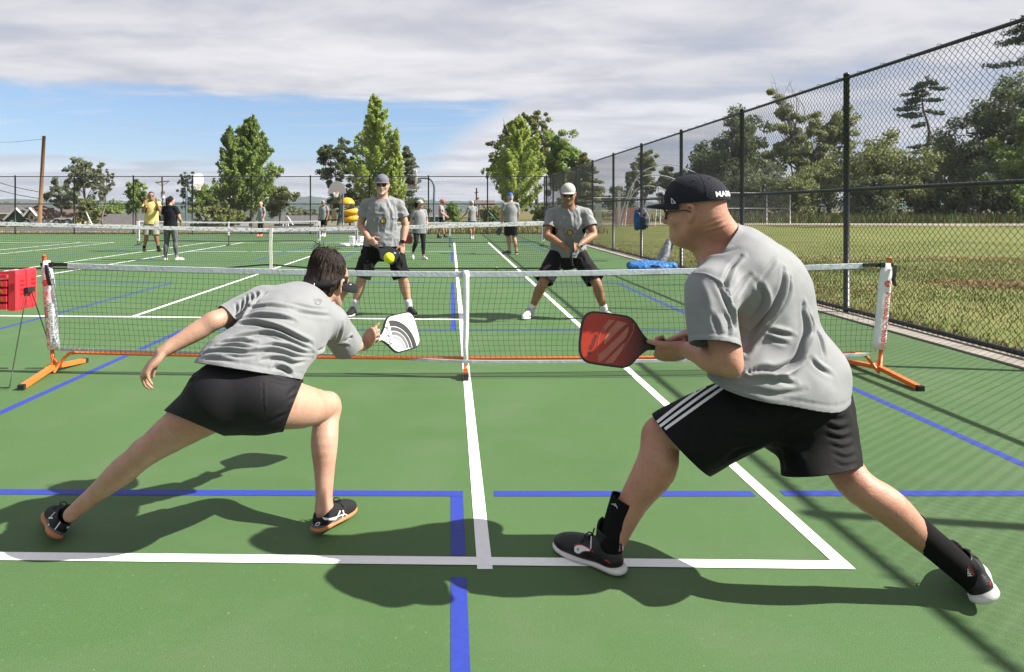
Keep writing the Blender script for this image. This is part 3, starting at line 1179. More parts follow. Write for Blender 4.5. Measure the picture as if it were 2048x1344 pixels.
T = tree_at
T('sweetgum_tree', 'tall bright green pointed tree rising behind the man in the grey cap', 750, 188, 72, 112, 'cone', L_BRIGHT, nleaf=22575, size=0.155, seed=1)
T('sweetgum_tree', 'short bright side tree leaning against the tallest pointed tree, on its right', 792, 255, 71, 46, 'cone', L_BRIGHT, nleaf=5267, size=0.148, seed=41)
T('sweetgum_tree', 'mid green pointed tree with two spires left of the fan shaped hoop', 502, 232, 64, 118, 'cone', L_MID, nleaf=19565, size=0.148, seed=2)
T('sweetgum_tree', 'shorter left spire beside the two spired mid green tree', 466, 252, 63, 78, 'cone', L_MID, nleaf=9782, size=0.148, seed=3)
T('sweetgum_tree', 'light green full tree left of the fence corner, in front of the brown crowns', 1035, 232, 74, 124, 'cone', L_BRIGHT, nleaf=22575, size=0.155, seed=4, crown_from=0.08)
T('maple_tree', 'broad yellow green tree just left of the fence corner', 1128, 262, 78, 104, 'round', L_MID, nleaf=13545, size=0.178, seed=5)
T('madrone_tree', 'brownish open tree behind the light green one, its left crown', 1012, 230, 84, 74, 'round', L_OLIVE, nleaf=7525, size=0.178, seed=6)
T('madrone_tree', 'brownish open tree behind the light green one, its taller right crown', 1074, 216, 86, 76, 'open', L_OLIVE, nleaf=7525, size=0.178, seed=7, crown_from=0.45)
T('madrone_tree', 'dark spreading tree with a bare leaning trunk left of the tallest tree', 676, 274, 78, 92, 'open', L_DARK, nleaf=7826, size=0.155, seed=8, crown_from=0.48)
T('madrone_tree', 'dark low crown between the fan shaped hoop and the tallest tree', 700, 345, 80, 100, 'open', L_DARK, nleaf=6321, size=0.155, seed=9, crown_from=0.2)
T('fir_tree', 'dark narrow evergreen right of the tallest bright tree', 812, 286, 80, 86, 'spruce', L_GREY, nleaf=9782, size=0.148, seed=10)
T('birch_tree', 'thin airy tree with a pale trunk left of the man in yellow', 166, 310, 70, 84, 'open', L_GREY, nleaf=4515, size=0.155, seed=11, bark=M_BARKG, crown_from=0.3)
T('birch_tree', 'pale airy low crown left of the thin tree, over the brown roof', 122, 356, 74, 66, 'open', L_GREY, nleaf=3311, size=0.155, seed=12, bark=M_BARKG, crown_from=0.3)
T('birch_tree', 'small pale crown on the right of the thin tree', 206, 340, 74, 40, 'open', L_GREY, nleaf=1655, size=0.148, seed=13, bark=M_BARKG, crown_from=0.5)
T('shrub', 'yellow green bush under the thin airy tree', 176, 388, 69, 46, 'bush', L_OLIVE, nleaf=3311, size=0.148, seed=14, cat='shrub')
T('maple_tree', 'round dark green tree behind the man in yellow', 272, 366, 68, 52, 'round', L_MID, nleaf=5418, size=0.163, seed=15)
T('poplar_tree', 'slim grey green tree behind the left basketball hoop', 374, 338, 86, 34, 'open', L_GREY, nleaf=2257, size=0.163, seed=16, crown_from=0.3)
T('maple_tree', 'low green tree right of the left basketball hoop', 412, 366, 70, 74, 'round', L_MID, nleaf=6622, size=0.163, seed=17)
T('maple_tree', 'low olive tree at the right foot of the two spired tree', 560, 372, 76, 66, 'round', L_OLIVE, nleaf=4816, size=0.163, seed=18)
T('shrub', 'green bush below the two spired tree', 440, 400, 62, 110, 'bush', L_OLIVE, nleaf=6020, size=0.148, seed=19, cat='shrub')
T('shrub', 'small green bush between the two men at the far end', 905, 405, 60, 34, 'bush', L_MID, nleaf=2107, size=0.118, seed=20, cat='shrub')
T('shrub', 'green bush under the light green tree, left of the brown trunk', 985, 412, 62, 60, 'bush', L_OLIVE, nleaf=3612, size=0.133, seed=21, cat='shrub')
T('shrub', 'dark bush below the broad yellow green tree', 1100, 404, 66, 90, 'bush', L_OLIVE, nleaf=5117, size=0.148, seed=22, cat='shrub')
T('shrub', 'dark bush behind the woman in the white cap', 822, 396, 74, 74, 'bush', L_DARK, nleaf=4515, size=0.148, seed=23, cat='shrub')
T('shrub', 'far green treetops behind the town, between hoop and tall tree', 600, 412, 120, 80, 'bush', L_GREY, nleaf=3913, size=0.259, seed=24, cat='shrub')
T('shrub', 'rounded green treetop over the left roofs', 22, 402, 110, 60, 'bush', L_OLIVE, nleaf=3311, size=0.222, seed=25, cat='shrub')
T('shrub', 'green treetops between the thin tree and the man in yellow', 224, 400, 100, 56, 'bush', L_MID, nleaf=3311, size=0.222, seed=26, cat='shrub')
# the wood beyond the field on the right
T('fir_tree', 'dark green tree beyond the fence corner on the right', 1170, 300, 64, 120, 'spruce', L_OLIVE, nleaf=12040, size=0.148, seed=30)
T('maple_tree', 'far small tree seen through the fence left of the backstop', 1232, 372, 96, 60, 'round', L_GREY, nleaf=3913, size=0.192, seed=31)
T('fir_tree', 'small dark conifer seen through the fence behind the backstop', 1258, 340, 92, 26, 'spruce', L_DARK, nleaf=2408, size=0.178, seed=32)
T('maple_tree', 'yellowish tree behind the arch of the backstop', 1290, 305, 84, 62, 'round', L_OLIVE, nleaf=5418, size=0.185, seed=33)
T('maple_tree', 'greyish tree between the backstop arch and the capped man', 1340, 330, 80, 76, 'open', L_GREY, nleaf=4816, size=0.178, seed=34)
T('maple_tree', 'large dark round tree above the capped man, left of the second post', 1462, 248, 76, 176, 'round', L_DARK, nleaf=18060, size=0.192, seed=35, crown_from=0.08)
T('oak_tree', 'tall ragged tree with bare top twigs between the two near fence posts', 1592, 190, 78, 132, 'open', L_OLIVE, nleaf=12792, size=0.185, seed=36, crown_from=0.12)
T('oak_tree', 'leafy tree just left of the nearest fence post in view', 1660, 222, 80, 120, 'round', L_OLIVE, nleaf=12792, size=0.185, seed=37, crown_from=0.1)
T('hawthorn_tree', 'rounded olive tree right of the nearest fence post, below the lone pine', 1776, 262, 70, 150, 'bush', L_OLIVE, nleaf=16555, size=0.163, seed=38, cat='tree')
T('pine_tree', 'lone tall flat topped pine right of the nearest fence post', 1852, 146, 92, 98, 'pine', L_PINE, nleaf=3268, size=0.21, seed=39, crown_from=0.48, bark=M_BARK)
T('hawthorn_tree', 'low olive bushy tree between the lone pine and the big dark tree', 1902, 274, 74, 130, 'bush', L_OLIVE, nleaf=13545, size=0.163, seed=40, cat='tree')
T('oak_tree', 'big dark tree at the right edge seen through the fence', 2010, 160, 72, 220, 'round', L_DARK, nleaf=22575, size=0.192, seed=42, crown_from=0.06)
T('oak_tree', 'green tree in front of the big dark tree at the right edge', 2060, 210, 66, 130, 'round', L_MID, nleaf=12040, size=0.163, seed=43, crown_from=0.05)
T('pine_tree', 'pine branch reaching in at the top right corner behind the fence', 2110, 0, 46, 230, 'pine', L_PINE, nleaf=6321, size=0.104, seed=44, crown_from=0.70)
for i, (px, pt, d, w, lf, lab) in enumerate([
        (1420, 330, 74, 110, L_GREY, 'grey green bush behind the capped head'), (1520, 318, 70, 120, L_GREY, 'pale green bush between the two near posts'),
        (1590, 330, 68, 110, L_OLIVE, 'yellow green bush left of the nearest post in view'), (1660, 300, 70, 110, L_OLIVE, 'tall yellow green bush touching the nearest post'),
        (1850, 340, 70, 130, L_DARK, 'dark bush under the lone pine'), (1960, 330, 66, 140, L_DARK, 'dark bush in front of the big dark tree'),
        (2050, 350, 64, 110, L_MID, 'green bush at the right edge above the tall grass'), (1740, 352, 66, 90, L_DARK, 'dark bush just right of the nearest post'),
        (2200, 250, 70, 260, L_DARK, 'dark bush past the right edge'), (1480, 345, 82, 90, L_DARK, 'reddish dark bush over the pale fence')]):
    T('shrub', lab, px, pt, d, w, 'bush', lf, nleaf=7826, size=0.148, seed=60 + i, cat='shrub')
# bare twigs over the ragged oak
tw = MB()
g_ = np.random.default_rng(5)
b0 = P(1584, 250, 78)
for i in range(16):
    a = b0 + np.array([g_.normal() * 0.5, g_.normal() * 0.3, 0])
    e = P(1555 + g_.uniform(-14, 30), 160 + g_.uniform(0, 40), 78 + g_.uniform(-1, 1))
    mid = (a + e) / 2 + g_.normal(size=3) * 0.35
    tw.tube(catmull([a, mid, e], [0, 0, 0], 4)[0], np.linspace(0.05, 0.012, 9), 4)
    for k in range(3):
        s = mid + (e - mid) * g_.random()
        tw.tube([s, s + g_.normal(size=3) * 0.5 + V(0, 0, 0.4)], [0.018, 0.008], 3)
twigs = tw.build('bare_branch', M_BARKG)
tag(twigs, 'bare grey twigs standing above the ragged tree left of the nearest post', 'branch')

# ---------------------------------------------------------------- far hills
def ridge(name, d, pts, depth, m, seed, rough):
    g = np.random.default_rng(seed)
    px = np.linspace(pts[0][0], pts[-1][0], 360)
    py = np.interp(px, [p[0] for p in pts], [p[1] for p in pts])
    py = py - np.abs(g.normal(size=360)) * rough
    x = (px - CX) * d / F
    zt = EYE - (py - HY) * d / F
    rows = []
    for t, k in ((0, -0.35), (0.3, 0.35), (0.65, 0.75), (1.0, 1.0), (1.3, 0.9)):
        rows.append(np.stack([x, np.full_like(x, d + (t - 1) * depth), np.maximum(zt, -10) * k - (1 - k) * 20], 1))
    m_ = MB().ring(rows, False)
    o = m_.build(name, m, None, True)
    o['kind'] = 'structure'
    return o
M_HILL = mat('forest_hill', (0.045, 0.065, 0.050), rough=1.0, var=0.35, scale=0.02, spec=0.0, bump=0)
ridge('hills', 2100, [(-900, 402), (-100, 399), (60, 400), (150, 402), (300, 406), (480, 404), (560, 396), (620, 393), (680, 400), (740, 405), (800, 404), (860, 402), (960, 403), (1050, 405), (1300, 406), (1700, 402), (2600, 405)], 700, M_HILL, 3, 1.6)
ridge('hills', 1250, [(-900, 408), (0, 406), (140, 409), (300, 411), (520, 409), (600, 411), (720, 412), (900, 409), (1100, 410), (2400, 411)], 400, M_HILL, 4, 1.4)

# ================================================================ nets
M_ORANGE = mat('orange_paint', (0.62, 0.135, 0.020), rough=0.38, var=0.08, scale=12, spec=0.5)
M_CAP = mat('black_rubber', (0.012, 0.012, 0.012), rough=0.7, var=0.2)
M_TAPE = mat('white_vinyl', (0.66, 0.68, 0.70), rough=0.5, var=0.06, scale=6, bump=0.5, bscale=30)
M_TAPEG = mat('grey_tape', (0.36, 0.40, 0.43), rough=0.55, var=0.12, scale=8, bump=0.6, bscale=25)
M_NET = mat('net_cord', (0.006, 0.020, 0.010), rough=0.8, var=0.2, scale=40)
M_NETB = mat('net_cord_black', (0.007, 0.010, 0.009), rough=0.8, var=0.2, scale=40)
M_REDPRINT = mat('orange_print', (0.62, 0.075, 0.018), rough=0.5, var=0.03)
M_BLACKPRINT = mat('black_print', (0.02, 0.02, 0.022), rough=0.6, var=0.05)

def cords(name, xs_fn, y_fn, z0_fn, z1_fn, nx, nz, r, m, parent, wob=0.0, seed=0, nseg=4):
    """knotted net: nx verticals and nz horizontals between two edges; s runs 0..1 along the net"""
    g = np.random.default_rng(seed)
    b = MB()
    S = np.linspace(0, 1, nx)
    sk = 0.0
    ph = g.uniform(0, 6.28, 4)
    def sag(s, t):
        return wob * (np.sin(9 * s + ph[0] + 2 * t) * 0.6 + np.sin(23 * s + ph[1] - 3 * t) * 0.4) * np.sin(t * math.pi)
    def pt(s, t):
        s2 = s + 0.0035 * math.sin(t * 5 + s * 17) * (wob > 0)
        return V(xs_fn(s2), y_fn(s2) + sag(s2, t) * 1.5, z0_fn(s2) + (z1_fn(s2) - z0_fn(s2)) * t + 0.6 * sag(s2, t))
    for s in S:
        b.tube([pt(s, t) for t in np.linspace(0, 1, nseg + 1)], r, 3, cap=False)
    for t in np.linspace(0.02, 0.98, nz):
        b.tube([pt(s, t) for s in np.linspace(0, 1, max(nx // 4, 12))], r, 3, cap=False)
    return b.build(name, m, parent, True)

def band(name, line, hgt, thick, m, parent, seg=None):
    """sewn tape following a line of points (top edge), hanging hgt below it"""
    rows = []
    prof = [(-0.5, -0.05), (-0.36, 0.0), (0.36, 0.0), (0.5, -0.05), (0.5, -0.5), (0.5, -0.95), (0.36, -1.0), (-0.36, -1.0), (-0.5, -0.95), (-0.5, -0.5)]
    line = np.asarray(line)
    for p in line:
        rows.append(np.array([(p[0], p[1] + a * thick, p[2] + c * hgt) for a, c in prof]))
    return MB().ring([q[::-1] for q in rows], True, True, True).build(name, m, parent, False)

# ---- the orange framed net in front
NL, NR, NC = P(107, 738, 5.42), P(1759, 737, 5.38), P(934, 750, 5.27)
net = empty('pickleball_net', (NC[0], NC[1], 0))
tag(net, 'orange framed portable net with a white top tape in front, between the four players', 'net', 'portable nets')
def nx_(s): return NL[0] + (NR[0] - NL[0]) * s
def ny_(s): return 5.27 + 0.13 * (2 * s - 1) ** 2
TOPL, TOPR = P(88, 511, 5.42), P(1779, 516, 5.38)
for base, top, sgn in ((NL, TOPL, 1), (NR, TOPR, -1)):
    b = MB()
    lo_ = V(base[0], base[1], 0.05)
    b.tube([lo_, lo_ + (top - lo_) * 0.5, top], 0.0165, 10)
    b.ell(top, (0.0165, 0.0165, 0.006), 10, 5)
    post = b.build('post', M_ORANGE, net, True)
    f = MB()
    fx = base[0] + 0.045 * sgn
    A, B_ = (G(45, 779), G(168, 726)) if sgn > 0 else (G(1838, 781), G(1694, 727))
    mid = V(base[0] + 0.0, base[1], 0.055)
    for e in (A, B_):
        e = V(e[0], e[1], 0.022)
        d = unit(e - mid)
        sd = unit(np.cross(d, V(0, 0, 1)))
        up = np.cross(sd, d)
        Mx = np.stack([d, sd, up], 1)
        L = np.linalg.norm(e - mid)
        f.box((e + mid) / 2, (L, 0.042, 0.034), M=Mx)
        MB().box(e + d * 0.012, (0.035, 0.046, 0.039), M=Mx).build('foot_cap', M_CAP, post)
    f.build('foot', M_ORANGE, net)
    base = V(base[0], base[1], 0.0)
    br = MB()
    br.tube([base + V(0.012 * sgn, -0.01, 0.015), base + V(0.10 * sgn, -0.01, 0.135), base + V(0.135 * sgn, -0.01, 0.165), base + V(0.21 * sgn, -0.01, 0.172)], 0.013, 8)
    br.tube([base + V(0.0, -0.005, 0.125), base + V(0.035 * sgn, -0.012, 0.09), base + V(0.065 * sgn, -0.012, 0.085)], 0.008, 6)
    br.build('brace', M_ORANGE, net, True)
ZB = lambda s: 0.178 - 0.018 * (1 - (2 * s - 1) ** 2) - 0.01 * s
bar = MB().tube([(nx_(s), ny_(s) + 0.012, ZB(s)) for s in np.linspace(0.028, 0.972, 24)], 0.0135, 8).build('bottom_bar', M_ORANGE, net, True)
ZT = lambda s: 0.915 - 0.062 * (1 - abs(2 * s - 1) ** 1.5) - 0.012 * s * 0
ln = [(nx_(s), ny_(s), ZT(s)) for s in np.linspace(0.020, 0.987, 40)]
M_TAPE2 = mat('sewn_top_tape', (0.42, 0.46, 0.50), rough=0.55, var=0.10, scale=7, bump=0.6, bscale=40)
band('top_tape', ln, 0.044, 0.010, M_TAPE2, net)
# the bottom tape hangs just behind the bar on the left and in front of it on the right
lb = [(nx_(s), ny_(s) + 0.016 - 0.05 * max(0, min(1, (s - 0.42) / 0.1)), ZB(s) + 0.034 - 0.040 * max(0, min(1, (s - 0.32) / 0.16)) + 0.022 * max(0, (s - 0.8) / 0.2)) for s in np.linspace(0.01, 0.985, 50)]
band('bottom_tape', lb, 0.024, 0.010, M_TAPEG, net)
cords('net_mesh', nx_, lambda s: ny_(s) - 0.004, lambda s: ZB(s) + 0.006, lambda s: ZT(s) - 0.035, 158, 16, 0.00125, M_NET, net, 0.007, 3, 6)
# centre leg, its sleeve and rubber foot
c0 = P(931, 752, 5.27)
MB().tube([V(c0[0], 5.27, 0.03), V(c0[0] + 0.005, 5.27, 0.84)], 0.013, 8).build('centre_post', M_ORANGE, net, True)
sl = []
for z, w, t in ((0.105, 0.019, 0.017), (0.25, 0.021, 0.018), (0.45, 0.023, 0.019), (0.70, 0.024, 0.019), (0.83, 0.026, 0.02), (0.862, 0.024, 0.018)):
    a = np.linspace(0, 2 * math.pi, 12, endpoint=False)
    wob = 0.003 * math.sin(z * 19)
    sl.append(np.stack([c0[0] + 0.004 * z + wob + w * np.cos(a), 5.262 + t * np.sin(a), np.full(12, z)], 1))
MB().ring(sl, True, True, True).build('centre_sleeve', M_TAPE, net, True)
b = MB().box((c0[0], 5.26, 0.048), (0.038, 0.11, 0.03))
b.box((c0[0], 5.235, 0.072), (0.030, 0.04, 0.03))
foot = b.build('centre_foot', M_ORANGE, net)
MB().box((c0[0] + 0.003, 5.195, 0.027), (0.040, 0.06, 0.050)).build('foot_cap', M_CAP, foot)
MB().box((c0[0] + 0.003, 5.345, 0.024), (0.040, 0.06, 0.042)).build('foot_cap', M_CAP, foot)

# sleeves at both ends with their printing
def sleeve(base, top, sgn, name_side):
    d = top - base
    q = []
    n = 16
    for t in np.linspace(0.175, 0.955, 12):
        c = base + d * t + V(0.020 * sgn, -0.002, 0)
        w = 0.050 if t < 0.86 else 0.050 - 0.05 * (t - 0.86) / 0.1 * 0.55
        a = np.linspace(0, 2 * math.pi, n, endpoint=False)
        ca, sa = np.cos(a), np.sin(a)
        wr = 0.0022 * np.sin(t * 31 + a * 2) + 0.0015 * np.sin(t * 67 + a * 3)
        q.append(np.stack([c[0] + w * np.sign(ca) * np.abs(ca) ** 0.7, c[1] + (0.021 + wr) * np.sign(sa) * np.abs(sa) ** 0.8, np.full(n, c[2])], 1))
    o = MB().ring(q, True, True, True).build('end_sleeve', M_TAPE, net, True)
    down = unit(base - top)
    xdir = V(1, 0, 0)
    # lettering reads from top to bottom: its baseline runs along 'down'
    mid = base + d * 0.50
    tv, tf = text_mesh('PickleballCentral', 0.062, bold=0.012, space=0.95)
    tv[:, 0] *= 0.46 / (tv[:, 0].max() - tv[:, 0].min())
    ux = down
    uy = unit(np.cross(V(0, -1, 0), ux))
    off = (-0.026 if sgn > 0 else 0.018)
    side = 0.032 if sgn > 0 else -0.024
    decal('lettering', tv, tf, mid + V(off, 0, 0.0) + V(0.02 * sgn, 0, 0) + down * 0.055, ux, uy, o, M_REDPRINT, o, lift=0.002)
    tv, tf = text_mesh('RALLY PORTABLE NET', 0.026, bold=0.004, space=1.1)
    tv[:, 0] *= 0.33 / (tv[:, 0].max() - tv[:, 0].min())
    decal('lettering', tv, tf, mid + V(0.012 if sgn > 0 else 0.030, 0, 0) + V(0.02 * sgn, 0, 0) + down * 0.085, ux, uy, o, M_BLACKPRINT, o, lift=0.003)
    # round ball mark
    a = np.linspace(0, 2 * math.pi, 20, endpoint=False)
    ring_ = [(0, 0, 0)] + [(0.027 * math.cos(x), 0.027 * math.sin(x), 0) for x in a]
    decal('ball_mark', np.array(ring_), [[0, i + 1, (i + 1) % 20 + 1] for i in range(20)], mid - down * 0.245 + V(off * 0.6, 0, 0) + V(0.02 * sgn, 0, 0), ux, uy, o, M_REDPRINT, o, lift=0.002)
    dots = []
    for hx, hy in ((0, 0.0), (0.012, 0.008), (-0.011, 0.010), (0.008, -0.012), (-0.010, -0.009)):
        dv = [(hx, hy, 0)] + [(hx + 0.0042 * math.cos(x), hy + 0.0042 * math.sin(x), 0) for x in a[::3]]
        dots.append((np.array(dv), [[0, i + 1, (i + 1) % 7 + 1] for i in range(7)]))
    dv, df = merge(*dots)
    decal('ball_hole', dv, df, mid - down * 0.245 + V(off * 0.6, 0, 0) + V(0.02 * sgn, 0, 0), ux, uy, o, M_TAPE, o, lift=0.0022)
    # black tension strap round the post and its loose end
    st = MB()
    zs = ZT(0.0) if sgn > 0 else ZT(1.0)
    zc = zs - 0.018
    x0 = base[0] + (top - base)[0] * (zc / top[2]) - 0.025 * sgn
    st.box((x0 + 0.115 * sgn, base[1] - 0.004, zc), (0.24, 0.016, 0.030))
    st.box((x0 + 0.085 * sgn, base[1] - 0.012, zc + 0.001), (0.035, 0.016, 0.038))
    sp = st.build('strap', M_CAP, net)
    hang = [V(x0 + 0.055 * sgn * (1 if sgn > 0 else -0.1), base[1] - 0.03, zc), V(x0 + (0.062 if sgn > 0 else 0.0), base[1] - 0.034, zc - 0.06), V(x0 + (0.074 if sgn > 0 else -0.012), base[1] - 0.033, zc - 0.12), V(x0 + (0.088 if sgn > 0 else 0.006), base[1] - 0.031, zc - 0.17)]
    rows = []
    for p, w in zip(hang, (0.012, 0.014, 0.015, 0.013)):
        rows.append(np.array([p + V(-w, -0.003, 0), p + V(w, -0.003, 0), p + V(w, 0.003, 0), p + V(-w, 0.003, 0)]))
    MB().ring(rows, True, True, True).build('strap_end', M_CAP, sp)
    return o
sleeve(NL, TOPL, 1, 0)
sleeve(NR, TOPR, -1, 1)

# ---- tennis net across the middle of the court
TN = 14.39
tnet = empty('tennis_net', (-3.95, TN, 0))
tag(tnet, 'long black tennis net with a printed white headband across the middle of the court', 'net')
TX0, TX1 = -10.45, 2.43
tx = lambda s: TX0 + (TX1 - TX0) * s
tzt = lambda s: 0.925 + 0.155 * abs(2 * s - 1) ** 1.15
tzb = lambda s: 0.045 + 0.085 * max(0, 1 - abs(2 * s - 1) / 0.16)
M_HEAD = mat('headband', (0.70, 0.70, 0.70), rough=0.6, var=0.05, scale=6)
_t = M_HEAD.node_tree
_n = _t.nodes.new('ShaderNodeTexNoise')
_m = _t.nodes.new('ShaderNodeMapping')
_m.inputs['Scale'].default_value = (9, 1, 16)
_c = _t.nodes.new('ShaderNodeTexCoord')
_t.links.new(_c.outputs['Object'], _m.inputs[0])
_t.links.new(_m.outputs[0], _n.inputs['Vector'])
_n.inputs['Scale'].default_value = 2.2
_n.inputs['Detail'].default_value = 1
_r = _t.nodes.new('ShaderNodeMapRange')
_r.inputs[1].default_value, _r.inputs[2].default_value = 0.52, 0.60
_t.links.new(_n.outputs['Fac'], _r.inputs[0])
_x = _t.nodes.new('ShaderNodeMix'); _x.data_type = 'RGBA'
_b = _t.nodes['Principled BSDF']
_t.links.new(_r.outputs[0], _x.inputs[0])
_t.links.new(_b.inputs['Base Color'].links[0].from_socket, _x.inputs[6])
_x.inputs[7].default_value = (0.36, 0.37, 0.39, 1)
_t.links.new(_x.outputs[2], _b.inputs['Base Color'])
band('headband', [(tx(s), TN, tzt(s)) for s in np.linspace(0.0, 0.985, 60)], 0.082, 0.016, M_HEAD, tnet)
cords('net_mesh', tx, lambda s: TN, tzb, lambda s: tzt(s) - 0.07, 290, 20, 0.0019, M_NETB, tnet, 0.006, 5, 4)
band('bottom_hem', [(tx(s), TN, tzb(s) + 0.02) for s in np.linspace(0, 1, 60)], 0.034, 0.014, M_CAP, tnet)
rows = []
for z in np.linspace(0.02, 0.93, 8):
    rows.append(np.array([(-3.95 + a + 0.006 * math.sin(z * 9), TN - 0.02 + bq, z) for a, bq in ((-0.032, 0), (0.032, 0), (0.032, 0.03), (-0.032, 0.03))]))
MB().ring(rows, True, True, True).build('centre_strap', mat('cream_strap', (0.62, 0.60, 0.54), rough=0.7, var=0.12, scale=8), tnet)
for s in (0, 1):
    MB().tube([(tx(s) + (0.06 if s else -0.06), TN, 0), (tx(s) + (0.06 if s else -0.06), TN, 1.10)], 0.04, 12).build('net_post', M_BLACK, tnet, True)

# ---- further portable nets on the far half
M_DARKTUBE = mat('dark_tube', (0.018, 0.018, 0.02), rough=0.45, var=0.2)
def far_net(cx, d, half, label):
    r = empty('pickleball_net', (cx, d, 0))
    tag(r, label, 'net', 'portable nets')
    X = lambda s: cx - half + 2 * half * s
    zt = lambda s: 0.915 - 0.05 * (1 - (2 * s - 1) ** 2)
    zb = lambda s: 0.17
    band('top_tape', [(X(s), d, zt(s)) for s in np.linspace(0.01, 0.99, 16)], 0.05, 0.016, M_TAPE, r)
    cords('net_mesh', X, lambda s: d, zb, lambda s: zt(s) - 0.04, 150, 15, 0.0013, M_NETB, r, 0.004, 7, 3)
    b = MB()
    pts = [(X(0), d, 0.03), (X(0.04), d, 0.17), (X(0.5), d, 0.15), (X(0.96), d, 0.17), (X(1.0), d, 0.03)]
    b.tube(pts, 0.017, 6)
    b.build('bottom_bar', M_DARKTUBE, r, True)
    for s in (0, 1):
        x = X(s)
        MB().tube([(x, d, 0.03), (x, d, 0.95)], 0.018, 8).build('post', M_DARKTUBE, r, True)
        q = MB().box((x + (0.03 if s == 0 else -0.03), d - 0.01, 0.54), (0.095, 0.05, 0.72)).build('end_sleeve', M_TAPE, r)
        MB().box((x + (0.03 if s == 0 else -0.03), d - 0.0365, 0.50), (0.035, 0.003, 0.5)).build('print_strip', mat('grey_print', (0.10, 0.10, 0.12), rough=0.6, var=0.6, scale=30), q)
        ft = MB()
        for e in (-0.42, 0.42):
            ft.tube([(x, d, 0.05), (x + 0.10 * (1 if e < 0 else -1), d + e, 0.018)], 0.018, 6)
        ft.build('foot', M_DARKTUBE, r, True)
    MB().box((cx, d, 0.62), (0.042, 0.04, 0.50)).build('centre_sleeve', M_TAPE, r)
    MB().tube([(cx, d, 0.02), (cx, d, 0.5)], 0.017, 6).build('centre_post', M_DARKTUBE, r, True)
    MB().box((cx, d - 0.05, 0.02), (0.05, 0.3, 0.035)).build('centre_foot', M_DARKTUBE, r)
    return r
far_net(-0.04, 23.4, 3.36, 'black framed portable net behind the tennis net, right of the grey capped man')
far_net(-8.2, 24.2, 3.36, 'black framed portable net behind the tennis net, left of the white buckets')

# ================================================================ balls
M_BALL = mat('yellow_ball', (0.62, 0.66, 0.012), rough=0.45, var=0.04, spec=0.4)
M_HOLE = mat('ball_hole', (0.25, 0.26, 0.01), rough=0.8, var=0.1)
def ball(c, r, label, holes=26):
    b = MB()
    b.ell(c, r, 28, 18)
    o = b.build('pickleball', M_BALL, None, True)
    tag(o, label, 'ball', 'yellow perforated balls')
    h = MB()
    for i in range(holes):
        z = 1 - 2 * (i + 0.5) / holes
        a = i * 2.399963
        q = math.sqrt(1 - z * z)
        n = V(q * math.cos(a), q * math.sin(a), z)
        t1 = unit(np.cross(n, V(0.3, 0.2, 1)))
        t2 = np.cross(n, t1)
        an = np.linspace(0, 2 * math.pi, 10, endpoint=False)
        c0_ = np.asarray(c) + n * r * 0.997
        ring_ = [c0_ + r * 0.11 * (math.cos(x) * t1 + math.sin(x) * t2) for x in an]
        h.add([c0_] + ring_, [[0, k + 1, (k + 1) % 10 + 1] for k in range(10)])
    h.build('ball_hole', M_HOLE, o)
    return o
ball(P(778, 516, 4.48), 0.0370, 'bright yellow ball in the air in front of the black shorts')
ball(G(993, 540) + V(0, 0, 0.036), 0.037, 'yellow ball on the court just in front of the tennis net')
ball(G(1096, 475) + V(0, 0, 0.036), 0.037, 'yellow ball lying at the far corner by the fence')
ball(G(95, 746) + V(0.0, 0.02, 0.036), 0.037, 'yellow ball half hidden behind the left orange foot of the net')

# ================================================================ ball basket
M_RED = mat('red_plastic', (0.50, 0.024, 0.035), rough=0.35, var=0.08, scale=10, spec=0.5)
M_REDSHADE = mat('red_plastic_shade', (0.23, 0.010, 0.012), rough=0.5, var=0.2, scale=10)  # dimmer copy of the red: shade inside basket and slots put into colour
M_GREENWIRE = mat('dark_green_wire', (0.014, 0.024, 0.012), rough=0.4, var=0.2)
M_LABEL = mat('ochre_label', (0.34, 0.10, 0.02), rough=0.5, var=0.5, scale=30)
bd = 5.10
B0 = P(78, 622, bd)
bx1 = P(40, 545, 5.06)[0] - 0.05
zt_, zb_ = P(0, 545, bd)[2], P(0, 621, bd)[2]
bk = empty('ball_basket', (bx1 - 0.2, bd + 0.1, 0))
tag(bk, 'red slatted ball basket on dark green wire legs at the left end of the net', 'basket')
bw, bdp = 0.46, 0.26
for k in range(5):
    zz_ = zb_ + (zt_ - zb_) * (k + 0.5) / 5
    hh = (zt_ - zb_) / 5 * 0.72
    for yy, nm in ((bd - 0.0, 'slat'), (bd + bdp, 'slat')):
        MB().box((bx1 - 0.08 - bw / 2, yy, zz_), (bw, 0.012, hh if k < 4 else hh * 0.7)).build(nm, M_RED, bk)
M_ = MB()
M_.box((bx1 - 0.08 - bw / 2, bd + bdp / 2, zb_ + 0.01), (bw, bdp - 0.03, 0.012))
M_.box((bx1 - 0.08 - bw / 2, bd + bdp / 2, (zt_ + zb_) / 2 - 0.02), (bw - 0.03, bdp - 0.05, zt_ - zb_ - 0.08))  # solid block fills the basket; inner shade painted as darker red
M_.build('tray', M_REDSHADE, bk)
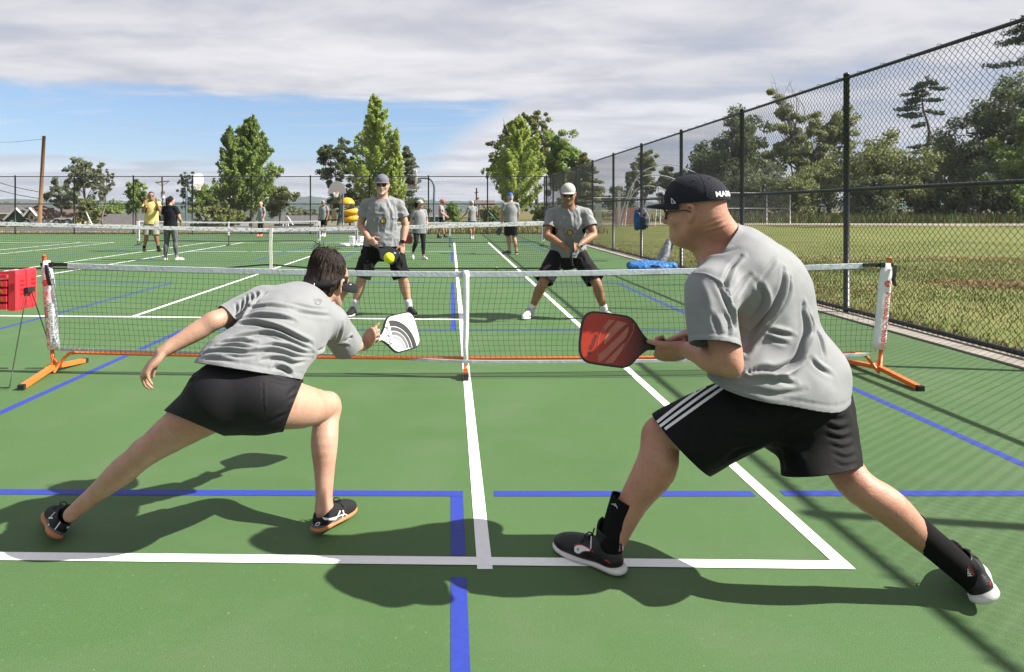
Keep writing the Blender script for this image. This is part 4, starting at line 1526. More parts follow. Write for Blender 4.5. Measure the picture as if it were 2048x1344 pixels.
for k in range(2):
    # end wall: two ribbed halves with slots
    y0 = bd + 0.005 + k * (bdp / 2 + 0.004)
    w_ = bdp / 2 - 0.01
    e = MB()
    prof = [(0, 0), (0.055, 0.0), (0.07, 0.02), (0.07, w_ - 0.02), (0.055, w_), (0, w_)]
    rows = []
    for z in (zb_ - 0.005, zb_ + 0.02, zt_ - 0.02, zt_ + 0.012):
        s_ = 0.94 if z in (zb_ - 0.005, zt_ + 0.012) else 1.0
        rows.append(np.array([(bx1 - 0.07 + px_ * s_, y0 + py_, z) for px_, py_ in prof]))
    e.ring(rows, True, True, True)
    ew = e.build('end_wall', M_RED, bk)
    sl_ = MB()
    for j in range(4):
        sl_.box((bx1 + 0.0005, y0 + w_ / 2, zt_ - 0.07 - j * 0.034), (0.006, w_ * 0.40, 0.015))  # raised bars stand for openings, their shade painted darker red
    sl_.build('slot', M_REDSHADE, ew)
    MB().box((bx1 - 0.035, y0 - 0.0035, zt_ - 0.11), (0.03, 0.005, 0.05)).build('slot', M_REDSHADE, ew)
for k in (1, 2, 3):
    zz_ = zb_ + (zt_ - zb_) * (k + 0.5) / 5
    MB().box((bx1 - 0.20, bd - 0.0085, zz_), (0.18, 0.003, 0.026)).build('label', M_LABEL if k < 3 else M_LABEL, bk)
wl = MB()
pA, pB = P(45, 590, bd - 0.03), P(75, 595, bd - 0.03)
hx_ = bx1 + 0.015
def leg(x, sgn):
    return catmull([V(x + 0.03 * sgn, bd - 0.16, 0.012), V(x, bd + 0.08, zb_ + 0.10), V(x, bd + 0.12, zb_ + 0.145), V(x, bd + 0.16, zb_ + 0.10), V(x + 0.03 * sgn, bd + 0.44, 0.012)], [0] * 5, 5)[0]
for x, sgn, nm in ((bx1 + 0.02, 1, 'leg'), (bx1 - 0.62, -1, 'leg')):
    w = MB().tube(leg(x, sgn), 0.0042, 6)
    w.tube([V(x + 0.03 * sgn, bd - 0.16, 0.012), V(x - 0.25 * sgn, bd - 0.18, 0.010)], 0.0042, 6)
    w.tube([V(x + 0.03 * sgn, bd + 0.44, 0.012), V(x - 0.25 * sgn, bd + 0.45, 0.010)], 0.0042, 6)
    w.build(nm, M_GREENWIRE, bk, True)
MB().box((bx1 + 0.022, bd + 0.12, zb_ + 0.15), (0.03, 0.09, 0.035)).build('grip', M_CAP, bk)

# ================================================================ bags by the fence
M_BLUEBAG = mat('blue_nylon', (0.014, 0.115, 0.33), rough=0.55, var=0.35, scale=6, bump=1.2, bscale=14)
M_GREYBAG = mat('grey_nylon', (0.14, 0.15, 0.17), rough=0.55, var=0.5, scale=9, bump=1.2, bscale=20)
M_DKBAG = mat('dark_nylon', (0.022, 0.027, 0.036), rough=0.6, var=0.3, scale=9, bump=1.0, bscale=20)
c = P(1304, 530, 13.6)
c[2] = 0.155
s_ = Sdf()
for q in (-0.05, 0.05):
    s_.limb([c + V(-0.42, q * 1.6, q * 0.3), c + V(-0.2, q * 2.2, q * 0.5), c + V(0.15, q * 2.2, q * 0.4), c + V(0.42, q * 1.6, -q * 0.3)], [0.085, 0.098, 0.100, 0.085], 0.05)
bag = skin('sports_bag', s_, 0.014, M_BLUEBAG, None, 1, (), lambda v, n: 0.012 * vnoise(v, 9) + 0.007 * vnoise(v, 24, 3))
tag(bag, 'bright blue sports bag lying on the kerb beside the fence', 'bag')
MB().box(c + V(0, -0.185, -0.03), (0.30, 0.02, 0.025)).build('handle', M_DKBAG, bag)
MB().tube(catmull([c + V(-0.2, -0.13, 0.0), c + V(-0.05, -0.21, 0.04), c + V(0.1, -0.2, 0.03), c + V(0.25, -0.13, 0)], [0] * 4, 4)[0], 0.012, 6).build('strap', M_DKBAG, bag, True)
# grey racket bag leaning
a_, b_ = P(1318, 532, 14.2), P(1336, 484, 14.5)
a_[2] = max(a_[2], 0.06)
s_ = Sdf()
s_.limb([a_, (a_ * 0.5 + b_ * 0.5) + V(0.02, 0, 0), b_], [0.15, 0.17, 0.09], 0.03, flat=(unit(V(0.9, 0.1, -0.35)), 0.55))
rb = skin('racket_bag', s_, 0.018, M_GREYBAG)
tag(rb, 'grey racket bag leaning upright behind the blue bag', 'bag')
MB().tube([a_ + V(0.10, -0.06, 0.05), (a_ + b_) / 2 + V(0.12, -0.08, 0), b_ + V(0.09, -0.04, -0.03)], 0.018, 6).build('strap', M_DKBAG, rb, True)
MB().tube([a_ * 0.75 + b_ * 0.25 + V(-0.04, -0.15, 0), (a_ + b_) / 2 + V(0.0, -0.16, 0.02), a_ * 0.2 + b_ * 0.8 + V(0.02, -0.13, 0)], 0.012, 5).build('zip', mat('silver_trim', (0.5, 0.5, 0.52), rough=0.3, var=0.1), rb, True)
# blue backpack hanging on the fence mesh
c = P(1290, 436, 16.9)
c[0] = 4.93
s_ = Sdf()
for qx in (-0.05, 0.06):
    s_.limb([c + V(qx * 0.7, 0.02, 0.20), c + V(qx, 0, 0.02), c + V(qx * 0.9, 0.0, -0.20)], [0.075, 0.105, 0.100], 0.05)
s_.limb([c + V(0.04, -0.08, -0.02), c + V(0.04, -0.09, -0.18)], [0.075, 0.08], 0.03)
bp = skin('backpack', s_, 0.014, M_DKBAG, None, 1, (), lambda v, n: 0.008 * vnoise(v, 14))
tag(bp, 'blue and grey backpack hanging on the fence behind the cap peak', 'bag')
s_ = Sdf()
s_.limb([c + V(-0.15, 0.02, 0.17), c + V(-0.15, 0.0, -0.02), c + V(-0.14, 0.0, -0.25)], [0.05, 0.075, 0.07], 0.03)
s_.limb([c + V(-0.11, -0.05, 0.10), c + V(-0.10, -0.06, -0.22)], [0.045, 0.06], 0.03)
skin('pocket', s_, 0.014, mat('deep_blue_nylon', (0.012, 0.06, 0.16), rough=0.6, var=0.4, scale=9), bp, 1, (), lambda v, n: 0.008 * vnoise(v, 16))
MB().tube(catmull([c + V(0.02, 0, 0.26), c + V(0.06, 0.02, 0.33), c + V(0.10, 0.0, 0.25)], [0] * 3, 4)[0], 0.010, 5).build('strap', M_BLUEBAG, bp, True)
MB().tube(catmull([c + V(0.08, -0.10, 0.16), c + V(0.13, -0.14, -0.05), c + V(0.07, -0.08, -0.27)], [0] * 3, 4)[0], 0.014, 5).build('strap', mat('pale_strap', (0.3, 0.32, 0.34), rough=0.7), bp, True)

# ================================================================ white buckets near the far net
M_PAIL = mat('white_plastic', (0.72, 0.72, 0.73), rough=0.4, var=0.04)
for px_, base_, hgt, r_, lab in ((706, 492, 0.36, 0.155, 'white plastic bucket on the court left of the grey capped man'), (720, 491, 0.34, 0.14, 'white bucket half hidden behind the grey capped man')):
    c = G(px_, base_)
    o = MB().lathe([(r_ * 0.88, 0), (r_ * 0.9, 0.02), (r_ * 0.98, hgt * 0.86), (r_ * 1.05, hgt * 0.87), (r_ * 1.05, hgt * 0.93), (r_, hgt * 0.94), (r_, hgt), (r_ * 0.94, hgt), (r_ * 0.86, 0.03), (0.0, 0.03)], c, 24).build('bucket', M_PAIL)
    smooth_by_angle(o)
    tag(o, lab, 'bucket', 'white buckets on the court')
    MB().tube(catmull([c + V(-r_, 0, hgt * 0.85), c + V(0, -r_ * 1.1, hgt * 0.5), c + V(r_, 0, hgt * 0.85)], [0] * 3, 5)[0], 0.005, 5).build('handle', mat('wire', (0.4, 0.4, 0.4), rough=0.3, metal=0.8), o, True)
for px_, lab, sd in ((692, 'crumpled white bag on the court at the foot of the bucket', 1), (722, 'white lid and bag beside the second bucket', 2)):
    c = G(px_, 493)
    s_ = Sdf()
    g_ = np.random.default_rng(sd)
    for k in range(7):
        s_.ell(c + V(g_.uniform(-0.22, 0.2), g_.uniform(-0.1, 0.1), 0.05), (0.10, 0.09, 0.06), 0.05)
    o = skin('plastic_bag', s_, 0.025, M_PAIL, None, 1, (), lambda v, n: 0.02 * vnoise(v, 16))
    tag(o, lab, 'bag')

# ================================================================ people: shared builders
def skin_mat(name, c):
    m = mat(name, c, rough=0.52, var=0.10, scale=14, spec=0.35, bump=0.25, bscale=160)
    t = m.node_tree
    b = t.nodes['Principled BSDF']
    tcn = t.nodes.new('ShaderNodeTexCoord')
    src = b.inputs['Base Color'].links[0].from_socket
    for sc_, lo_, hi_, cc_, am_ in ((9.0, 0.46, 0.66, (0.92, 0.62, 0.55), 0.42), (55.0, 0.54, 0.70, (0.80, 0.60, 0.52), 0.30), (210.0, 0.60, 0.72, (0.70, 0.52, 0.44), 0.28)):
        n_ = t.nodes.new('ShaderNodeTexNoise')
        n_.inputs['Scale'].default_value = sc_
        n_.inputs['Detail'].default_value = 4
        t.links.new(tcn.outputs['Object'], n_.inputs['Vector'])
        r_ = t.nodes.new('ShaderNodeMapRange')
        r_.inputs[1].default_value, r_.inputs[2].default_value, r_.inputs[4].default_value = lo_, hi_, am_
        t.links.new(n_.outputs['Fac'], r_.inputs[0])
        x_ = t.nodes.new('ShaderNodeMix')
        x_.data_type, x_.blend_type = 'RGBA', 'MULTIPLY'
        t.links.new(r_.outputs[0], x_.inputs[0])
        t.links.new(src, x_.inputs[6])
        x_.inputs[7].default_value = (*cc_, 1)
        src = x_.outputs[2]
    t.links.new(src, b.inputs['Base Color'])
    b.inputs['Subsurface Weight'].default_value = 0.12
    b.inputs['Subsurface Radius'].default_value = (0.02, 0.008, 0.004)
    return m
SK_FAIR = skin_mat('skin_fair', (0.375, 0.225, 0.160))
SK_RED = skin_mat('skin_ruddy', (0.365, 0.190, 0.130))
SK_TAN = skin_mat('skin_tanned', (0.250, 0.130, 0.075))
M_SHIRT = mat('grey_jersey', (0.170, 0.176, 0.182), rough=0.7, var=0.07, scale=9, bump=0.35, bscale=420, sheen=0.15)
M_SHIRTD = mat('dark_jersey', (0.007, 0.008, 0.010), rough=0.8, spec=0.15, var=0.15, scale=9, bump=0.35, bscale=300)
M_SHIRTY = mat('yellow_jersey', (0.52, 0.42, 0.14), rough=0.75, var=0.06, scale=9, bump=0.35, bscale=300)
M_BLK = mat('black_cloth', (0.0050, 0.0052, 0.0056), rough=0.75, var=0.15, scale=9, bump=0.35, bscale=320, spec=0.15)
M_BLKM = mat('black_stretch', (0.0085, 0.0080, 0.0100), rough=0.68, spec=0.2, var=0.12, scale=9, bump=0.3, bscale=380)
M_CHAR = mat('charcoal_cloth', (0.0135, 0.0135, 0.0140), rough=0.85, spec=0.1, var=0.15, scale=9, bump=0.35, bscale=320)
M_KHAKI = mat('khaki_cloth', (0.20, 0.19, 0.15), rough=0.8, var=0.1, scale=9, bump=0.3, bscale=200)
M_LEGG = mat('patterned_stretch', (0.035, 0.037, 0.042), rough=0.6, var=0.0, col2=(0.13, 0.13, 0.14), scale=22, detail=3)
M_NAVY = mat('navy_cap', (0.0165, 0.0175, 0.0250), rough=0.85, spec=0.15, var=0.12, scale=12, bump=0.5, bscale=240)
M_CAPW = mat('white_cap', (0.34, 0.335, 0.31), rough=0.8, var=0.08, scale=20, bump=0.4, bscale=120)
M_CAPG = mat('grey_cap', (0.105, 0.112, 0.135), rough=0.85, var=0.15, scale=20, bump=0.5, bscale=120)
M_CAPO = mat('orange_cap', (0.42, 0.085, 0.035), rough=0.8, var=0.08, scale=20)
M_CAPB = mat('blue_cap', (0.020, 0.085, 0.40), rough=0.7, var=0.08, scale=20)
M_VISOR = mat('black_visor', (0.010, 0.010, 0.011), rough=0.85, spec=0.15, var=0.15, scale=20)
M_HAIRD = mat('dark_hair', (0.020, 0.012, 0.0085), rough=0.62, var=0.5, scale=60, spec=0.25, bump=0.8, bscale=120, stretch=(1, 1, 0.3))
M_HAIRB = mat('black_hair', (0.007, 0.006, 0.006), rough=0.7, var=0.4, scale=50, spec=0.15, bump=0.6, bscale=120)
M_HAIRG = mat('grey_hair', (0.30, 0.29, 0.28), rough=0.7, var=0.3, scale=50, bump=0.6, bscale=120)
M_HAIRW = mat('white_beard', (0.42, 0.40, 0.38), rough=0.8, var=0.2, scale=60, bump=0.7, bscale=200)
M_GOAT = mat('grizzled_beard', (0.15, 0.115, 0.09), rough=0.8, var=0.6, scale=45, bump=0.7, bscale=200)
M_LENS = mat('dark_lens', (0.006, 0.006, 0.007), rough=0.08, var=0.05, spec=0.7)
M_FRAME = mat('dark_frame', (0.012, 0.012, 0.013), rough=0.35, var=0.05)
M_SHOEB = mat('black_shoe', (0.0085, 0.0085, 0.0090), rough=0.45, var=0.25, scale=22, spec=0.35, bump=0.3, bscale=60)
M_SHOEM = mat('black_mesh_shoe', (0.010, 0.010, 0.0115), rough=0.7, spec=0.25, var=0.3, scale=60, bump=0.8, bscale=380)
M_SHOEW = mat('white_shoe', (0.58, 0.58, 0.59), rough=0.55, var=0.08, scale=20)
M_SOLEW = mat('white_sole', (0.52, 0.51, 0.48), rough=0.6, var=0.12, scale=16)
M_GUM = mat('gum_sole', (0.34, 0.135, 0.050), rough=0.6, var=0.15, scale=16)
M_SOLEG = mat('grey_sole', (0.075, 0.075, 0.085), rough=0.6, var=0.2, scale=30)
M_SOCKB = mat('black_sock', (0.0065, 0.0065, 0.0068), rough=0.95, spec=0.1, var=0.2, scale=30)
M_SOCKW = mat('white_sock', (0.55, 0.55, 0.55), rough=0.9, var=0.1, scale=30)
M_LACE = mat('black_lace', (0.008, 0.008, 0.008), rough=0.8)
M_WPRINT = mat('white_print', (0.62, 0.62, 0.63), rough=0.5, var=0.03)
M_RPRINT = mat('red_print', (0.42, 0.012, 0.022), rough=0.5, var=0.05)
M_GPRINT = mat('faded_print', (0.075, 0.080, 0.088), rough=0.7, var=0.2, scale=60)
M_YPRINT = mat('yellow_print', (0.50, 0.37, 0.03), rough=0.6, var=0.05)
M_ORSHOE = mat('orange_shoe', (0.60, 0.17, 0.06), rough=0.5, var=0.1)
M_REDSHOE = mat('red_shoe', (0.42, 0.035, 0.02), rough=0.5, var=0.1)
M_EYE = mat('eye_white', (0.5, 0.5, 0.48), rough=0.2)
M_LIP = mat('lip', (0.26, 0.085, 0.065), rough=0.5)

def frame(f, u):
    """columns right, forward, up"""
    f = unit(f)
    r = unit(np.cross(f, u))
    u = np.cross(r, f)
    return np.stack([r, f, u], 1)

def head_prims(S, c, M, s=1.0, nose=1.0):
    c = np.asarray(c, float)
    T = lambda x, y, z: c + M @ (V(x, y, z) * s)
    S.ell(T(0, -0.012, 0.035), V(0.076, 0.098, 0.090) * s, 0.02, M)
    S.limb([T(0, 0.030, 0.03), T(0, 0.042, -0.03), T(0, 0.047, -0.078)], V(0.062, 0.056, 0.042) * s, 0.03 * s)
    S.limb([T(-0.052, -0.002, -0.045), T(-0.040, 0.040, -0.082), T(0, 0.064, -0.096), T(0.040, 0.040, -0.082), T(0.052, -0.002, -0.045)], V(0.026, 0.022, 0.022, 0.022, 0.026) * s, 0.03 * s)
    S.ell(T(0, 0.076, -0.094), 0.021 * s, 0.02 * s)
    S.limb([T(0, 0.086, 0.018), T(0, 0.101, -0.010), T(0, 0.112 * nose, -0.029)], V(0.009, 0.011, 0.0145) * s, 0.012 * s)
    for q in (-1, 1):
        S.ell(T(0.012 * q, 0.099, -0.034), 0.0105 * s, 0.008 * s)
        S.ell(T(0.043 * q, 0.058, -0.022), 0.028 * s, 0.03 * s)
        S.limb([T(0.079 * q, 0.008, 0.014), T(0.090 * q, -0.002, 0.026), T(0.095 * q, -0.018, 0.020), T(0.093 * q, -0.019, -0.004), T(0.084 * q, -0.004, -0.032)], V(0.006, 0.007, 0.0075, 0.007, 0.0085) * s, 0.004 * s)
        S.ell(T(0.080 * q, -0.005, -0.006), V(0.006, 0.015, 0.024) * s, 0.008 * s, M)
    S.limb([T(-0.042, 0.074, 0.024), T(-0.02, 0.085, 0.029), T(0, 0.085, 0.024), T(0.02, 0.085, 0.029), T(0.042, 0.074, 0.024)], V(0.011, 0.012, 0.011, 0.012, 0.011) * s, 0.012 * s)
    S.limb([T(-0.024, 0.081, -0.060), T(0, 0.091, -0.057), T(0.024, 0.081, -0.060)], V(0.006, 0.009, 0.006) * s, 0.008 * s)
    S.limb([T(-0.020, 0.081, -0.069), T(0, 0.089, -0.070), T(0.020, 0.081, -0.069)], V(0.005, 0.009, 0.005) * s, 0.008 * s)
    return T

def hand_prims(S, wrist, d, back, right=True, curl=(0.3, 0.3, 0.2), spread=0.06, s=1.0, thumb=(0.5, 0.8, -0.25), per_finger=None, thumb_curl=0.35, k=0.006):
    x = unit(d)
    z = unit(np.asarray(back, float) - x * np.dot(back, x))
    y = np.cross(z, x)
    M = np.stack([x, y, z], 1)
    t = 1.0 if right else -1.0
    T = lambda a, b, c: np.asarray(wrist) + M @ (V(a, b, c) * s)
    S.limb([T(-0.02, 0, 0), T(0.025, 0, 0), T(0.06, 0, 0.002), T(0.088, 0, 0)], V(0.029, 0.034, 0.041, 0.040) * s, 0.015 * s, flat=(z, 0.36))
    S.ell(T(0.036, 0.026 * t, -0.010), V(0.030, 0.015, 0.015) * s, 0.015 * s, M)
    S.ell(T(0.036, -0.026 * t, -0.008), V(0.032, 0.013, 0.013) * s, 0.015 * s, M)
    L = [(0.043, 0.026, 0.020), (0.048, 0.030, 0.021), (0.044, 0.028, 0.021), (0.034, 0.021, 0.018)]
    RR = [0.0094, 0.0096, 0.0090, 0.0080]
    for i in range(4):
        yo = (0.030, 0.0105, -0.0105, -0.030)[i] * t
        sp = (1.2, 0.3, -0.5, -1.3)[i] * spread * t
        cu = per_finger[i] if per_finger else curl
        p = V(0.086 - 0.006 * abs(i - 1), yo, 0.002)
        a = 0.0
        pts = [p - V(0.02, 0, 0), p]
        for j in range(3):
            a += cu[j]
            dv = V(math.cos(a) * math.cos(sp), math.cos(a) * math.sin(sp) + (sp * 0.3), -math.sin(a))
            p = p + unit(dv) * L[i][j]
            pts.append(p)
        r = V(1.0, 1.08, 0.95, 0.90, 0.74) * RR[i] * s
        q = [T(*v) for v in pts]
        S.p.append(('limb', np.array(q), r, k * s, None))
    p = V(0.020, 0.024 * t, -0.008)
    dv = unit(V(thumb[0], thumb[1] * t, thumb[2]))
    pts = [p]
    for j, l in enumerate((0.045, 0.034, 0.026)):
        p = p + dv * l
        pts.append(p)
        dv = unit(dv + V(thumb_curl, -thumb_curl * 0.9 * t, -0.12))
    S.p.append(('limb', np.array([T(*v) for v in pts]), V(0.0145, 0.0118, 0.0104, 0.0082) * s, 0.008 * s, None))
    return T

def cap_parts(parent, c, M, s, m, tilt=0.0, brim=0.075, name='cap', low=0.028, h=0.006, back=0.0, mbrim=None, brimdrop=0.0, wide=1.0):
    """baseball cap on a head frame; returns the crown object"""
    ct, st = math.cos(tilt), math.sin(tilt)
    Rt = np.array([[1, 0, 0], [0, ct, st], [0, -st, ct]])      # tilt forward
    A = M @ Rt
    T = lambda x, y, z: np.asarray(c) + A @ (V(x, y, z) * s)
    S = Sdf()
    S.ell(T(0, -0.010, 0.040), V(0.0865, 0.110, 0.094) * s, 0.02, A)
    S.ell(T(0, 0.030, 0.058), V(0.070, 0.066, 0.068) * s, 0.03, A)
    crown = skin(name, S, h, m, parent, 1, [(T(0, 0, low), -A[:, 2], 1.0)], None, 0.003 * s)
    # seams are ridges pressed along the panels
    b = MB()
    for k in range(3):
        a = k * math.pi / 3
        row = []
        for t in np.linspace(0.10, math.pi - 0.10, 17):
            q = V(math.cos(t) * math.sin(a) * 0.0865, math.cos(t) * math.cos(a) * 0.110, 0)
            row.append(T(q[0], q[1] - 0.010, 0.040 + 0.094 * math.sin(t) * 1.0))
        b.tube(row, 0.0011 * s, 5)
    b.ell(T(0, -0.010, 0.1345), V(0.009, 0.009, 0.005) * s, 10, 5)
    b.build('seam', m, crown, True)
    rows = []
    n = 19
    for v, zz in ((0, -0.0018), (1, -0.0018), (1, 0.0018), (0, 0.0018)):
        pass
    top, bot = [], []
    for j, w in enumerate(np.linspace(0, 1, 6)):
        rt, rb = [], []
        for t in np.linspace(-1, 1, n):
            a = t * R(68)
            ex, ey = 0.082 * math.sin(a), -0.006 + 0.102 * math.cos(a)
            ext = brim * (1 - abs(t) ** 2.6) * w
            x = ex * (1 + 0.10 * w * (wide - 0.0))
            y = ey + ext
            z = low + 0.004 - 0.018 * (x / 0.08) ** 2 * w - brimdrop * w * w + 0.006 * w
            rt.append(T(x, y, z + 0.0016))
            rb.append(T(x, y, z - 0.0016))
        top.append(rt)
        bot.append(rb)
    rows = [np.array(q) for q in top] + [np.array(q) for q in bot[::-1]] + [np.array(top[0])]
    br = MB().ring([q[::-1] for q in rows], False).build('peak', mbrim or m, crown, True)
    return crown, T

def sunglasses(parent, c, M, s, lens=M_LENS, fr=M_FRAME, clear=False, wrap=1.0):
    T = lambda x, y, z: np.asarray(c) + M @ (V(x, y, z) * s)
    g = None
    b = MB()
    for q in (-1, 1):
        a = np.linspace(0, 2 * math.pi, 14, endpoint=False)
        rows = []
        for dy in (0.0, 0.003):
            rows.append(np.array([T(q * (0.034 + 0.028 * np.sign(math.cos(t)) * abs(math.cos(t)) ** 0.75), 0.098 + dy - 0.016 * (abs(0.034 + 0.028 * math.cos(t) * 1.0) / 0.06) ** 2, 0.004 + 0.019 * np.sign(math.sin(t)) * abs(math.sin(t)) ** 0.8) for t in a]))
        if clear:
            for r_ in rows[:1]:
                b.tube(r_, 0.0016 * s, 5, closed=True)
        else:
            b.ring(rows if q < 0 else [x[::-1] for x in rows], True, True, True)
    if not clear: lens_o = b.build('glasses', lens, parent)
    f = MB()
    f.tube([T(-0.010, 0.101, 0.008), T(0, 0.103, 0.011), T(0.010, 0.101, 0.008)], 0.0022 * s, 5)
    for q in (-1, 1):
        f.tube(catmull([T(q * 0.062, 0.086, 0.013), T(q * 0.076, 0.060, 0.012), T(q * 0.083, 0.0, 0.012), T(q * 0.082, -0.022, -0.004)], [0] * 4, 4)[0], 0.0022 * s, 5)
    if clear:
        f.v += b.v
        f.f += [[i + f.n for i in q] for q in b.f]
        f.n += b.n
        return f.build('glasses', fr, parent, True)
    f.build('temple', fr, lens_o, True)
    return lens_o

def shoe(parent, M4, L=0.29, upper=M_SHOEB, sole=M_SOLEW, high=0.0, name='shoe', h=0.006, lace=M_LACE, sole2=None, wide=1.0, collar_open=True):
    """M4 maps local (x toe, y left, z up; origin below the heel) to world"""
    k = L / 0.29
    M4 = np.asarray(M4, float)
    A, t = M4[:3, :3], M4[:3, 3]
    T = lambda x, y, z: A @ (V(x, y, z) * k) + t
    W = lambda pts: [T(*p) for p in pts]
    U = Sdf()
    yA = A[:, 1]
    U.limb(W([(0.040, 0, 0.045), (0.10, 0, 0.050), (0.165, 0.002, 0.043), (0.225, 0.003, 0.036), (0.258, 0.002, 0.033)]), V(0.033, 0.036, 0.040, 0.038, 0.026) * k * wide, 0.03 * k)
    U.limb(W([(0.10, 0, 0.075), (0.16, 0, 0.062), (0.20, 0, 0.052)]), V(0.026, 0.024, 0.020) * k, 0.03 * k)
    U.limb(W([(0.050, 0, 0.050), (0.054, 0, 0.085), (0.058, 0, 0.115 + high)]), V(0.036, 0.037, 0.041) * k, 0.03 * k, flat=(yA, 0.92))
    up = skin(name, U, h * k, upper, parent, 1, [(T(0.05, 0, 0.092 + high), unit(A @ V(-0.28, 0, 1)), 0.12 * k)], None, 0.006 * k)
    S = Sdf()
    zA = A[:, 2]
    S.limb(W([(0.032, 0, 0.013), (0.10, -0.001, 0.013), (0.18, 0.003, 0.013), (0.235, 0.004, 0.014), (0.262, 0.003, 0.018)]), V(0.0365, 0.036, 0.0455, 0.041, 0.028) * k * wide, 0.01 * k, flat=(zA, 0.36))
    S.limb(W([(0.030, 0, 0.022), (0.06, 0, 0.022)]), V(0.037, 0.036) * k * wide, 0.01 * k, flat=(zA, 0.36))
    so = skin('sole', S, h * 0.8 * k, sole, up, 1)
    if sole2 is not None:
        S2 = Sdf()
        S2.limb(W([(0.030, 0, 0.030), (0.09, 0, 0.029), (0.14, 0.001, 0.026)]), V(0.0365, 0.0365, 0.037) * k * wide, 0.01 * k, flat=(zA, 0.26))
        skin('midsole', S2, h * 0.8 * k, sole2, up, 1)
    lb = MB()
    for j, x in enumerate((0.125, 0.145, 0.165, 0.185)):
        z = 0.1015 - 0.42 * (x - 0.115)
        lb.tube(catmull(W([(x - 0.005, -0.024, z - 0.014), (x, -0.010, z - 0.0005), (x + 0.003, 0.010, z - 0.0005), (x - 0.004, 0.024, z - 0.014)]), [0] * 4, 3)[0], 0.0028 * k, 5)
    for q in (-1, 1):
        lb.tube(catmull(W([(0.122, 0, 0.103), (0.125, 0.018 * q, 0.120), (0.138, 0.034 * q, 0.104), (0.128, 0.012 * q, 0.101)]), [0] * 4, 4)[0], 0.0024 * k, 5)
        lb.tube(catmull(W([(0.124, 0, 0.102), (0.140, 0.024 * q, 0.098), (0.155, 0.040 * q, 0.070)]), [0] * 3, 4)[0], 0.0022 * k, 5)
    lb.build('lace', lace, up, True)
    tg = Sdf().limb(W([(0.098, 0, 0.085), (0.088, 0, 0.118 + high * 0.9)]), V(0.022, 0.025) * k, 0.01, flat=(unit(A @ V(1, 0, 0.2)), 0.30))
    skin('tongue', tg, h * k, upper, up, 1)
    return up, T, A

def foot_frame(heel, toe, roll=0.0, up=(0, 0, 1)):
    x = unit(np.asarray(toe, float) - heel)
    up = np.asarray(up, float)
    y = unit(np.cross(up, x))
    z = np.cross(x, y)
    c, s = math.cos(roll), math.sin(roll)
    y2, z2 = c * y + s * z, -s * y + c * z
    M4 = np.eye(4)
    M4[:3, 0], M4[:3, 1], M4[:3, 2], M4[:3, 3] = x, y2, z2, heel
    return M4

# ---- paddles
def paddle(label, M4, face_mat, s=1.0, edge_mat=M_FRAME, group='paddles held by the players', handle_mat=None, name='paddle'):
    M4 = np.asarray(M4, float)
    A, t = M4[:3, :3], M4[:3, 3]
    half = [(-0.004, 0.017), (0.018, 0.021), (0.045, 0.046), (0.070, 0.078), (0.092, 0.094), (0.12, 0.0985), (0.215, 0.0985), (0.245, 0.094), (0.264, 0.080), (0.274, 0.058), (0.278, 0.03)]
    hp, _ = catmull([(x, y, 0) for x, y in half], [0] * len(half), 3)
    o = [(x, -y) for x, y, _ in hp] + [(x, y) for x, y, _ in hp[::-1]]
    o = np.array(o) * s
    root = MB().prism(o, 0.0135 * s, A, t, 0.003 * s).build(name, edge_mat)
    tag(root, label, 'paddle', group)
    ctr = o.mean(0)
    e = np.roll(o, -1, 0) - np.roll(o, 1, 0)
    nr = np.stack([e[:, 1], -e[:, 0]], 1)
    nr /= np.linalg.norm(nr, axis=1)[:, None] + 1e-9
    ins = o - nr * 0.0075 * s
    MB().prism(ins, 0.0150 * s, A, t, 0.0006).build('face', face_mat, root)
    h = MB()
    a = np.linspace(0, 2 * math.pi, 10, endpoint=False) + math.pi / 10
    rows = []
    for x, rr in ((0.004, 0.0150), (-0.01, 0.0165), (-0.10, 0.0165), (-0.112, 0.0185), (-0.122, 0.0190), (-0.124, 0.0175)):
        rows.append(np.array([A @ (V(x, 1.0 * rr * math.cos(q), 0.82 * rr * math.sin(q)) * s) + t for q in a]))
    h.ring([r_[::-1] for r_ in rows], True, True, True)
    h.build('handle', handle_mat or M_LACE, root)
    return root, lambda x, y, z=0.0: A @ (V(x, y, z) * s) + t, A

def flat_print(name, vf, A, t, z, m, parent, s=1.0):
    v, f = vf
    w = [A @ (V(p[0], p[1], 0) * s + V(0, 0, z)) + t for p in v]
    return link(name, np_mesh(name, w, f, False), m, parent)

